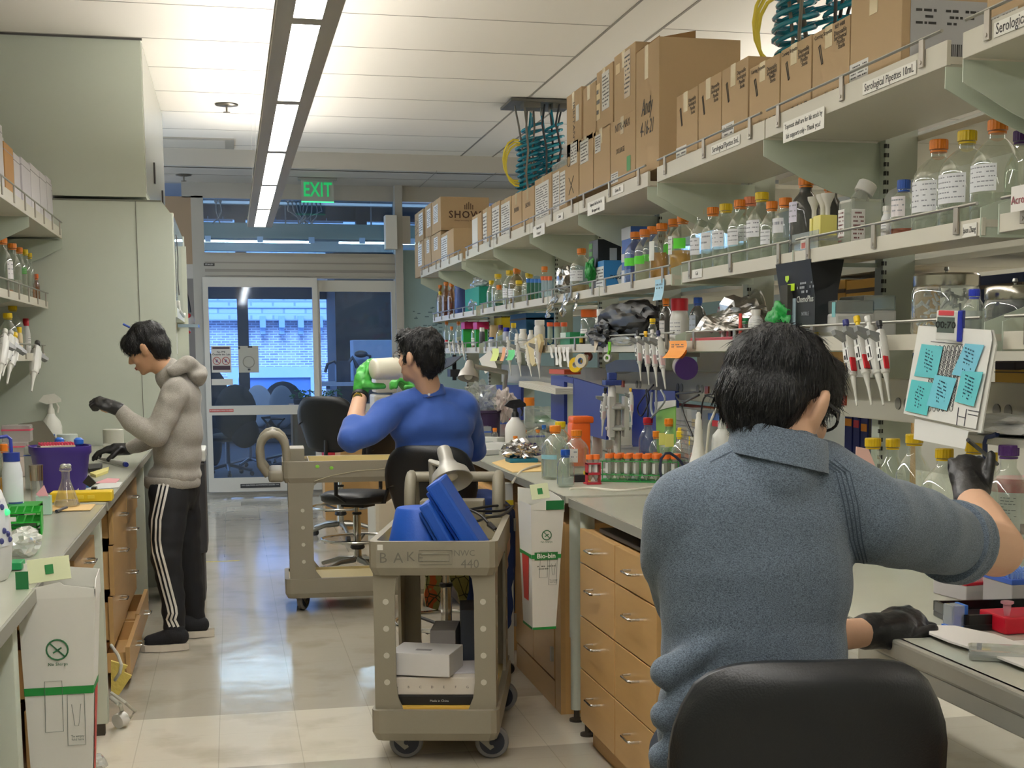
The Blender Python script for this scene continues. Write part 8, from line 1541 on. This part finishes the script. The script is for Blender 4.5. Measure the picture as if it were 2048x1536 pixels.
def hair(T0, parent, shapes, n=900, ln=.035, flow=None, seed=0, wd=.0012, vox=.006, rough=.012):
    b = B(); b.M = T0
    for c, r in shapes: b.ell(c, r, 18, 14)
    b.M = Matrix(); HM = M('#0A0A0D', .42, bump=.6, bscale=90, stretch=(3, 3, .6), spec=.4)
    o = skinmesh('hair', b, HM, parent, vox, 3, [(rough, (28, 28, 12), 1.3), (rough*.5, (70, 70, 25), 4)])
    me = o.data; rnd = random.Random(seed); b = B(); cen = T0 @ Vector((0, -.03, .05)); crown = T0 @ Vector((0, -.05, .13)); vs = me.vertices; N = len(vs)
    for _ in range(n):
        v = vs[rnd.randrange(N)]; nn = v.normal; d = (v.co-crown); d = d-nn*d.dot(nn)
        if d.length < 1e-4: continue
        d = d.normalized()+Vector((rnd.uniform(-.35, .35), rnd.uniform(-.35, .35), rnd.uniform(-.3, .2))); d = (d-nn*d.dot(nn)).normalized(); L_ = ln*rnd.uniform(.6, 1.3); sd = d.cross(nn)*wd; p = v.co-nn*.001
        P_ = [p, p+d*L_*.5+nn*(.0035*rnd.random()+.001), p+d*L_+nn*rnd.uniform(-.001, .0035)]
        a, c = b.v(P_[0]-sd), b.v(P_[0]+sd); a2, c2 = b.v(P_[1]-sd), b.v(P_[1]+sd); tpt = b.v(P_[2]); b._f([a, c, c2, a2]); b._f([a2, c2, tpt])
    s_ = b.build('hair_strands', HM, o); s_['kind'] = 'stuff'; return o
def hand(b, W, F, N, side=1, curl=(.5, .6, .7, .8), thumb=.4, s=1.0, ro=0, fingers=True, tdir=None):
    F = Vector(F).normalized(); N = Vector(N); N = (N-F*N.dot(F)).normalized(); S = F.cross(N)*side; W = Vector(W); R = Matrix((F, S, N)).transposed()
    b.ell(W+F*.055*s, ((.052+ro)*s, (.040+ro)*s, (.019+ro)*s), 16, 12, R); b.ell(W+F*.035*s+S*.02*s-N*.006*s, ((.035+ro)*s, (.022+ro)*s, (.017+ro)*s), 14, 10, R); limb(b, [W-F*.01*s, W+F*.04*s], [(.027+ro)*s, (.028+ro)*s])
    if not fingers: return b
    for k, (off, ln, r) in enumerate(((.030, .072, .0090), (.0105, .080, .0092), (-.010, .074, .0088), (-.029, .058, .0078))):
        p = W+F*(.092-.004*abs(k-1.2))*s+S*off*s; a = 0; pts = [p-F*.02*s, p]; rs = [r+ro, r+ro]; sp = S*off*1.2
        for seg, kk in ((.45, .7), (.30, 1.2), (.25, .9)):
            a += curl[k]*kk; d = (F+sp*2).normalized()*math.cos(a)-N*math.sin(a); p = p+d*ln*seg*s; pts.append(p); rs.append((r-.0008*len(pts)*.5+ro))
        limb(b, pts, [q*s for q in rs], 10)
    p = W+F*.028*s+S*.034*s; d = Vector(tdir).normalized() if tdir else (F*.75+S*.6-N*thumb).normalized(); d2 = (d*.8+F*.4-N*thumb*.6).normalized() if not tdir else (d+F*.15).normalized(); limb(b, [p-d*.01*s, p+d*.038*s, p+d*.038*s+d2*.03*s], [(.013+ro)*s, (.0115+ro)*s, (.0095+ro)*s], 10); return b
def decal(parent, host, name, rows, w, mat, off=.0025, y_=None):
    "ribbons that lie on a garment; rows = lists of pixels traced down the cloth"
    bv = BVHTree.FromPolygons([v.co for v in host.data.vertices], [tuple(p.vertices) for p in host.data.polygons])
    for row in rows:
        b = B(); prev = None; pts = []
        for (x0, y0), (x1, y1) in zip(row, row[1:]):
            n_ = max(1, int(math.hypot(x1-x0, y1-y0)/8)); pts += [(x0+(x1-x0)*i/n_, y0+(y1-y0)*i/n_) for i in range(n_)]
        pts.append(row[-1]); H = []
        for x, y in pts:
            d = (at(x, y, Y=8)-EYEP).normalized(); hit = bv.ray_cast(EYEP, d)
            if hit[0]: H.append((hit[0], hit[1]))
        for i, (p, nn) in enumerate(H):
            tg = (H[min(i+1, len(H)-1)][0]-H[max(i-1, 0)][0]).normalized(); sd = tg.cross(nn).normalized()*w/2; q = (b.v(p-sd+nn*off), b.v(p+sd+nn*off))
            if prev: b._f([prev[0], prev[1], q[1], q[0]])
            prev = q
        b.build(name, mat, parent)
SKIN = M('#CDA488', .5, bump=.03, bscale=200, spec=.3); SKIN1 = M('#C79A78', .5, spec=.3)
def hframe(c, yaw, pitch, roll=0): return Matrix.Translation(Vector(c)) @ Matrix.Rotation(yaw, 4, 'Z') @ Matrix.Rotation(pitch, 4, 'X') @ Matrix.Rotation(roll, 4, 'Y')
V = Vector
def heather(c1, c2, sc=420):
    m = bpy.data.materials.new('heather_knit'); m.use_nodes = True; n = m.node_tree.nodes; L = m.node_tree.links; b = n['Principled BSDF']; tc = n.new('ShaderNodeTexCoord'); z = n.new('ShaderNodeTexNoise'); z.inputs['Scale'].default_value = sc; z.inputs['Detail'].default_value = 3; mp = n.new('ShaderNodeMapping'); mp.inputs['Scale'].default_value = (1, 1, 1.8)
    L.new(tc.outputs['Object'], mp.inputs[0]); L.new(mp.outputs[0], z.inputs[0]); r = n.new('ShaderNodeValToRGB'); r.color_ramp.elements[0].position = .35; r.color_ramp.elements[1].position = .65; r.color_ramp.elements[0].color = lin(c1); r.color_ramp.elements[1].color = lin(c2); L.new(z.outputs['Fac'], r.inputs[0]); L.new(r.outputs[0], b.inputs['Base Color']); b.inputs['Roughness'].default_value = .9; b.inputs['Sheen Weight'].default_value = .15
    bp = n.new('ShaderNodeBump'); bp.inputs['Strength'].default_value = .35; bp.inputs['Distance'].default_value = .004; L.new(z.outputs['Fac'], bp.inputs['Height']); L.new(bp.outputs[0], b.inputs['Normal']); return m
BG = M('#131316', .42, bump=.35, bscale=45, coat=.1)
# ---- man in the grey-blue sweater (foreground)
t = T('person', 'seated person in a grey-blue sweater and glasses seen from behind in the foreground', 'person'); P = lambda x, y, Y: at(x, y, Y=Y)
HC = P(1562, 800, 2.17); TH = hframe(HC, -.92, -.38, .05)
shL, shR = P(1375, 1010, 2.16), P(1735, 1035, 2.15); elR = P(1992, 1098, 2.42); wrR = P(1940, 995, 2.62); elL = P(1420, 1300, 2.40); wrL = P(1752, 1262, 2.50)
b = B(); head_shapes(b, TH, 1.0); nb = P(1545, 935, 2.13); limb(b, [HC+V((-.01, -.03, -.05)), nb], [.058, .065]); 
b.ell(P(1508, 1120, 2.16), (.12, .06, .20)); b.ell(P(1508, 1420, 2.15), (.11, .06, .22)); limb(b, [shL, shR], [.04, .04]); limb(b, [shR, elR], [.045, .055]); limb(b, [elR, elR*.45+wrR*.55, wrR], [.056, .048, .033]); limb(b, [shL, elL], [.035, .03]); limb(b, [elL, wrL], [.042, .029])
hp = V((.88, 2.10, .74)); limb(b, [hp+V((-.08, 0, 0)), V((.85, 2.5, .71)), V((.90, 2.52, .12)), V((.92, 2.62, .06))], [.08, .062, .045, .04]); limb(b, [hp+V((.09, 0, 0)), V((1.10, 2.48, .71)), V((1.12, 2.52, .12)), V((1.14, 2.62, .06))], [.08, .062, .045, .04])
hand(b, wrR, P(1937, 940, 2.66)-wrR, (-.3, -1, .1), 1, fingers=False, s=.95); hand(b, wrL, V((1, .12, .05)), (0, -.3, 1), 1, fingers=False, s=.9)
skinmesh('body', b, SKIN, t, .0055, 3)
face_parts(TH, t, ('#141518', .0028))
KNIT = heather('#3E4955', '#6C7988')
b = B(); pc = lambda x, y, Y=2.15: P(x, y, Y)
for x, y, r in ((1505, 1060, (.168, .105, .15)), (1510, 1170, (.171, .112, .21)), (1511, 1310, (.163, .115, .22)), (1502, 1440, (.165, .120, .20)), (1500, 1560, (.168, .125, .12)), (1560, 1000, (.12, .085, .08))): b.ell(pc(x, y), r, 22, 16)
limb(b, [pc(1375, 1010), pc(1500, 955), pc(1640, 965), pc(1735, 1030)], [.066, .070, .072, .076]); limb(b, [nb+V((0, 0, -.02)), P(1555, 905, 2.14)], [.082, .070])
limb(b, [pc(1735, 1035), P(1840, 1058, 2.24), P(1893, 1078, 2.315)], [.080, .076, .070]); [limb(b, [P(x0, y0, 2.095), P(x1, y1, 2.065)], [.028, .014]) for x0, y0, x1, y1 in ((1334, 1345, 1470, 1262), (1330, 1432, 1450, 1345), (1324, 1512, 1410, 1460))]; limb(b, [pc(1365, 1030), pc(1352, 1130, 2.2), elL], [.066, .062, .055]); limb(b, [elL, elL*.6+wrL*.4], [.055, .05])
sw = skinmesh('sweater', b, KNIT, t, .0065, 14, [(.006, (4, 4, 13), 2.1), (.004, (14, 14, 8), 5)])
b = B(); bt = TH.to_3x3()
n_ = 28; rings = []
c0, c1_ = P(1556, 925, 2.13), P(1560, 862, 2.135)
for c, r, k in ((c0, .080, 0), (c1_, .0735, 1), (c1_+V((0, 0, .003)), .0695, 2), (c0+V((0, 0, .02)), .068, 3)): rings.append([b.v(c+V((r*1.08*math.cos(a), r*math.sin(a), -.020*math.cos(a)+.0*k))) for a in [i*2*math.pi/n_ for i in range(n_)]])
for A, C in zip(rings, rings[1:]):
    for i in range(n_): b._f([A[i], A[(i+1) % n_], C[(i+1) % n_], C[i]])
b.build('collar', KNIT, sw, True, 60)
cuf = P(1924, 1088, 2.35); d = (elR-pc(1735, 1035)).normalized(); b = B(); b.lathe([(.062, -.055), (.078, -.052), (.080, -.04), (.074, -.03), (.079, -.018), (.079, -.008), (.072, .002), (.05, .006)], cuf, 34, False, axis=d); b.build('rolled_cuff', KNIT, sw, True, 60)
SEAMM = M('#3C4754', .9); decal(sw, sw, 'seam', [[(1640+k*9, 925-k*2), (1672+k*9, 945), (1688+k*9, 1010), (1700+k*8, 1080), (1722+k*6, 1150), (1732+k*5, 1178)] for k in range(4)]+[[(1420, 925), (1470, 900), (1530, 898), (1600, 905), (1640, 925)]], .0022, SEAMM, .0012)
b = B(); b.ell(P(1500, 1640, 2.14), (.175, .14, .13)); limb(b, [hp+V((-.08, 0, 0)), V((.85, 2.5, .72)), V((.90, 2.52, .16))], [.10, .08, .06]); limb(b, [hp+V((.09, 0, 0)), V((1.10, 2.48, .72)), V((1.12, 2.52, .16))], [.10, .08, .06]); skinmesh('trousers', b, M('#1E2838', .9), t, .012, 4)
b = B(); hand(b, wrR, P(1935, 935, 2.66)-wrR, (-.35, -1, .15), 1, (1.15, 1.2, 1.2, 1.2), .2, 1.0, .001, tdir=P(1937, 890, 2.64)-P(1925, 950, 2.63)); limb(b, [wrR-(wrR-elR)*.12, wrR+(P(1937, 940, 2.66)-wrR)*.3], [.038, .036]); skinmesh('glove', b, BG, t, .0042, 3, [(.002, (60, 60, 40), 2)])
b = B(); hand(b, wrL, V((1, .10, .16)), (-.1, -.75, .85), 1, (.35, .75, .95, 1.05), .6, 1.08, .002, tdir=V((.75, -.1, .25))); limb(b, [wrL-V((.02, 0, .0)), wrL+V((.05, 0, 0))], [.037, .038]); skinmesh('glove', b, BG, t, .0042, 3, [(.002, (60, 60, 40), 2)])
hair(TH, t, [((0, -.024, .040), (.089, .102, .080)), ((0, -.062, -.010), (.082, .062, .070)), ((0, -.055, -.045), (.064, .055, .045)), ((0, .03, .070), (.074, .07, .042)), ((.062, .01, .04), (.026, .06, .045)), ((-.062, .01, .04), (.026, .06, .045)), ((.066, .018, .005), (.014, .018, .03)), ((-.066, .018, .005), (.014, .018, .03))], 5200, .030, seed=4, wd=.0007, vox=.005, rough=.008)
c = P(1908, 1230, 2.52); q = T('cuvette_box', 'small blue-edged clear box held by the lower black glove', 'box', c); B().box(-.014, -.02, -.022, .016, .02, .022, .003).build('clear_body', GLASS('#A8C4EC', 1.2, .35), q); B().box(.012, -.021, -.023, .02, .021, .023, .002).box(-.016, -.021, -.026, .035, .021, -.021).build('blue_frame', M('#2A6AC8', .35), q)
a = P(1938, 878, 2.66); q = T('serological_pipettor', 'thin black pipette pen gripped between the raised gloved fingers', 'pipette'); b = B(); b.cyl(P(1936, 880, 2.62), P(1994, 928, 2.78), .0045, n=8); b.build('rod', M('#16161A', .4), q)
# ---- man in the blue shirt
t = T('person', 'seated person in a blue shirt and green gloves holding up a white cup', 'person')
Y0 = 6.15; HC = P(838, 712, Y0); TH = hframe(HC, .80, .02)
sL, sR = P(775, 822, 6.12), P(925, 815, 6.22); eL = P(702, 878, 5.98); wL = P(722, 785, 6.22); eR = P(950, 900, 6.45); wR = P(830, 790, 6.6)
nk = P(862, 800, 6.2); b = B(); head_shapes(b, TH, 1.0); limb(b, [HC+V((.02, -.01, -.06)), nk], [.055, .06]); b.ell(P(862, 880, 6.23), (.12, .07, .20)); b.ell(P(885, 1000, 6.26), (.11, .07, .18)); limb(b, [sL, sR], [.035, .035]); limb(b, [sL, eL], [.04, .036]); limb(b, [eL, eL*.6+wL*.4, wL], [.038, .040, .031]); limb(b, [sR, eR, wR], [.04, .035, .03])
hand(b, wL, V((.05, .1, 1)), (-1, -.4, 0), 1, fingers=False); limb(b, [V((.88, 6.25, .74)), V((1.12, 6.62, .70)), V((1.15, 6.66, .2))], [.09, .07, .05]); limb(b, [V((.98, 6.18, .74)), V((1.22, 6.45, .70)), V((1.24, 6.5, .2))], [.09, .07, .05]); skinmesh('body', b, SKIN, t, .008, 3)
face_parts(TH, t, ('#5A4A40', .0015))
SH = M('#3458A8', .8, bump=.15, bscale=25, sheen=.2); b = B()
for x, y, Yv, r in ((862, 850, 6.2, (.20, .125, .13)), (868, 900, 6.22, (.185, .13, .15)), (880, 970, 6.24, (.165, .13, .16)), (890, 1040, 6.25, (.17, .14, .13))): b.ell(P(x, y, Yv), r, 20, 14)
limb(b, [P(770, 825, 6.12), P(850, 793, 6.2), P(925, 812, 6.24)], [.065, .060, .075]); limb(b, [P(772, 830, 6.12), P(735, 865, 6.03), eL], [.072, .062, .060]); limb(b, [eL, eL*.72+wL*.28], [.060, .054]); limb(b, [sR, P(940, 860, 6.35), eR], [.075, .065, .058]); limb(b, [eR, eR*.5+wR*.5], [.058, .05]); limb(b, [nk, nk+V((-.005, 0, .03))], [.074, .066])
sh = skinmesh('shirt', b, SH, t, .009, 9, [(.007, (7, 7, 18), 3), (.004, (24, 20, 12), 7)])
b = B(); c = nk+V((-.008, 0, .035)); b.lathe([(.078, -.02), (.068, .025), (.064, .028), (.066, .0)], c, 24, False, axis=(-.15, .05, 1)); b.build('collar', SH, sh, True, 60); B().cyl(P(858, 789, 6.11), P(858, 789, 6.10), .006, n=8).build('button', M('#C8CCD4', .4), sh)
b = B(); b.ell(P(900, 1065, 6.25), (.18, .16, .11)); limb(b, [V((.88, 6.25, .74)), V((1.12, 6.62, .72)), V((1.15, 6.66, .2))], [.115, .095, .075]); limb(b, [V((.98, 6.16, .75)), V((1.13, 6.30, .76)), V((1.24, 6.5, .70)), V((1.24, 6.5, .2))], [.12, .115, .09, .07]); skinmesh('trousers', b, M('#22386E', .85, bump=.3, bscale=20), t, .012, 4, [(.008, (14, 14, 20), 3)])
GG = M('#4CB04A', .42, bump=.5, bscale=35); b = B(); hand(b, wL+V((0, 0, .0)), V((.12, .12, 1)), (-1, -.55, .1), 1, (.55, .6, .65, .7), .9, 1.12, .003, tdir=V((.85, .1, -.1))); limb(b, [wL+V((.0, 0, .005)), wL+V((.01, 0, .06))], [.036, .040]); skinmesh('glove', b, GG, t, .0055, 3, [(.004, (40, 40, 50), 2)])
b = B(); hand(b, wR, V((-.55, -.15, .55)), (.5, .3, .8), -1, (.8, .8, .8, .8), .5, 1.05, .003); skinmesh('glove', b, GG, t, .0055, 3)
b = B(); d = (wL-eL).normalized(); b.M = Matrix(); c = wL-d*.03; b.lathe([(.036, -.011), (.0385, -.009), (.0385, .009), (.036, .011)], c, 22, True, axis=d); w_ = b.build('watch', M('#17171A', .5), t, True); q = P(710, 788, 6.165); b = B(); b.lathe([(.019, 0), (.021, .004), (.019, .010)], c+V((-.012, -.034, 0)), 18, axis=(-.35, -1, .0)); b.build('watch_case', M('#B8963C', .25, .9), w_, True); b = B(); b.lathe([(.014, .0101), (.014, .0106)], c+V((-.012, -.034, 0)), 18, axis=(-.35, -1, 0)); b.build('watch_face', M('#5A5A40', .3), w_)
hair(TH, t, [((0, -.024, .045), (.088, .104, .086)), ((0, -.062, -.010), (.080, .064, .075)), ((0, -.058, -.055), (.062, .052, .040)), ((0, .05, .085), (.066, .05, .036)), ((.062, .01, .045), (.026, .06, .045)), ((-.062, .01, .045), (.026, .06, .045)), ((-.068, .02, .0), (.010, .012, .03)), ((.068, .02, .0), (.010, .012, .03))], 1500, .028, seed=8, wd=.0014, rough=.014)
a, c = P(744, 738, 6.16), P(793, 737, 6.20); q = T('white_cup', 'translucent white cup held sideways in the green gloves', 'cup'); b = B(); b.lathe([(.036, 0), (.045, .006), (.047, .02), (.050, (c-a).length)], a, 28, True, axis=c-a); b.build('cup_body', M('#E4E0CC', .35), q, True, 50)
# ---- man in the hoodie
t = T('person', 'standing person in a grey hoodie and black striped pants at the left bench', 'person')
Y0 = 7.35; HC = P(292, 697, Y0); TH = hframe(HC, math.pi/2-.22, -.46)
sN, sF = P(352, 782, 7.22), P(358, 778, 7.52); eN = P(312, 872, 7.16); wN = P(232, 818, 7.20); eF = P(318, 872, 7.62); wF = P(250, 898, 7.66)
hpN, hpF = P(338, 985, 7.26), P(360, 985, 7.46); kN, kF = P(332, 1110, 7.22), P(372, 1105, 7.48); aN, aF = P(350, 1262, 7.20), P(390, 1240, 7.52)
b = B(); head_shapes(b, TH, 1.0); nk = P(340, 742, 7.36); limb(b, [HC+V((.02, 0, -.045)), nk], [.055, .060]); b.ell(P(360, 830, 7.37), (.07, .11, .20)); b.ell(P(353, 930, 7.37), (.07, .11, .18)); limb(b, [sN, sF], [.04, .04]); limb(b, [sN, eN, wN], [.038, .034, .026]); limb(b, [sF, eF, wF], [.038, .034, .026]); limb(b, [hpN, kN, aN], [.07, .045, .035]); limb(b, [hpF, kF, aF], [.07, .045, .035])
hand(b, wN, V((-1, 0, .35)), (0, -1, 0), 1, fingers=False, s=.9); hand(b, wF, V((-1, 0, 0)), (0, 0, 1), 1, fingers=False, s=.9); skinmesh('body', b, SKIN1, t, .008, 3); face_parts(TH, t)
HD = heather('#8E8A82', '#B0ABA2', 300); b = B()
for x, y, Yv, r in ((362, 800, 7.37, (.105, .17, .14)), (361, 860, 7.37, (.117, .167, .19)), (356, 905, 7.37, (.124, .167, .17)), (350, 950, 7.37, (.138, .175, .07))): b.ell(P(x, y, Yv), r, 20, 14)
limb(b, [sN, sF], [.07, .07]); limb(b, [sN, eN], [.072, .060]); limb(b, [eN, P(262, 845, 7.18), wN+V((.02, 0, -.005))], [.062, .050, .036]); limb(b, [sF, eF], [.07, .058]); limb(b, [eF, wF+V((.02, 0, 0))], [.055, .036]); limb(b, [nk+V((.01, 0, -.03)), nk+V((-.005, 0, .005))], [.085, .068])
ho = skinmesh('hoodie', b, HD, t, .009, 16, [(.006, (9, 7, 16), 2), (.004, (26, 20, 14), 6)])
b = B(); limb(b, [P(345, 742, 7.26), P(375, 728, 7.28), P(396, 745, 7.36), P(375, 728, 7.45), P(345, 740, 7.48)], [.035, .042, .050, .042, .035]); b.ell(P(393, 752, 7.37), (.055, .11, .055)); skinmesh('hood', b, HD, ho, .009, 3, [(.010, (12, 10, 26), 4)])
b = B(); c = P(345, 962, 7.37); b.lathe([(.135, -.025), (.142, -.015), (.142, .015), (.135, .025)], (0, 0, 0), 30); o = b.build('waistband', HD, ho, True); o.location = c; o.scale = (1.0, 1.24, 1.2)
PB = M('#15171D', .75, bump=.1, bscale=30); b = B(); b.ell(P(348, 985, 7.37), (.120, .145, .12)); limb(b, [hpN+V((0, .03, 0)), kN, P(345, 1190, 7.21), aN+V((0, 0, .02))], [.105, .078, .062, .056]); limb(b, [hpF-V((0, .02, 0)), kF, P(384, 1185, 7.5), aF+V((0, 0, .02))], [.108, .078, .062, .056]); pa = skinmesh('track_pants', b, PB, t, .009, 4, [(.008, (10, 10, 18), 2)])
SX = lambda x, y: (200+x*.267, 920+y*.267); decal(pa, pa, 'white_stripe', [[SX(a_+k*31, 175), SX(a_-26+k*30, 300), SX(a_-58+k*31, 450), SX(a_-62+k*31, 600), SX(a_-52+k*32, 690), SX(a_-22+k*32, 800), SX(a_+25+k*31, 980), SX(a_+58+k*30, 1100), SX(a_+68+k*28, 1150), SX(a_+52+k*30, 1195), SX(a_+76+k*30, 1250)] for a_ in (450,) for k in range(3)], .012, M('#E4E2DC', .7), .003)
for w0, F_, N_, cr, lb_ in ((wN, V((-1, .05, .45)), (.3, -.5, .8), (1.2, 1.25, 1.3, 1.3), 1), (wF, V((-1, 0, -.02)), (0, -.1, 1), (.35, .4, .45, .5), 1)):
    b = B(); hand(b, w0, F_, N_, 1 if F_.z > .1 else -1, cr, .6, 1.08, .003); limb(b, [w0+V((.015, 0, 0)), w0+F_.normalized()*.05], [.034, .034]); skinmesh('glove', b, BG, t, .0055, 3)
for nm, tx, hx, zy, Yv in (('near', 283, 378, 1300, 7.18), ('far', 352, 410, 1278, 7.50)):
    a, c = at(tx, zy, Y=Yv).x, at(hx, zy, Y=Yv).x; L_ = c-a; b = B(); sl = V((a, Yv, 0))
    so_ = B(); ol = [(0, -.018), (.02, -.038), (.10, -.048), (.20, -.036), (L_-.02, -.036), (L_, -.015), (L_, .015), (L_-.02, .036), (.20, .036), (.10, .045), (.02, .034), (0, .015)]; so_.prism([(a+x, Yv+y) for x, y in ol], .034, (0, 0, .003), axis='z'); s1 = so_.build('sole', M('#D4CCBE', .6), t)
    limb(b, [V((a+.045, Yv, .050)), V((a+.13, Yv, .065)), V((a+L_-.08, Yv, .080)), V((a+L_-.040, Yv, .070))], [.036, .046, .050, .044]); b.ell((a+L_-.06, Yv, .11), (.045, .038, .03)); up = skinmesh('shoe', b, M('#14161C', .8, bump=.2, bscale=200), t, .006, 3); s1.parent = up
    if nm == 'near': decal(up, up, 'white_stripe', [[(310+k*13, 1293-k*4), (322+k*13, 1303-k*4)] for k in range(3)], .014, M('#E4E2DC', .6), .003)
hair(TH, t, [((0, -.022, .046), (.090, .104, .090)), ((0, -.060, -.004), (.084, .064, .080)), ((0, .050, .056), (.080, .056, .052)), ((.070, .025, .035), (.022, .055, .050)), ((-.070, .025, .035), (.022, .055, .050)), ((0, .078, .040), (.066, .026, .036)), ((0, -.06, -.055), (.066, .05, .035))], 1200, .035, seed=2, wd=.0014, rough=.006)
q = T('hair_clip', 'small blue clip sticking out above the hair of the standing person', 'clip'); B().cyl(P(260, 655, 7.35), P(246, 648, 7.35), .006, n=8).build('clip', M('#2A4AA0', .4), q)
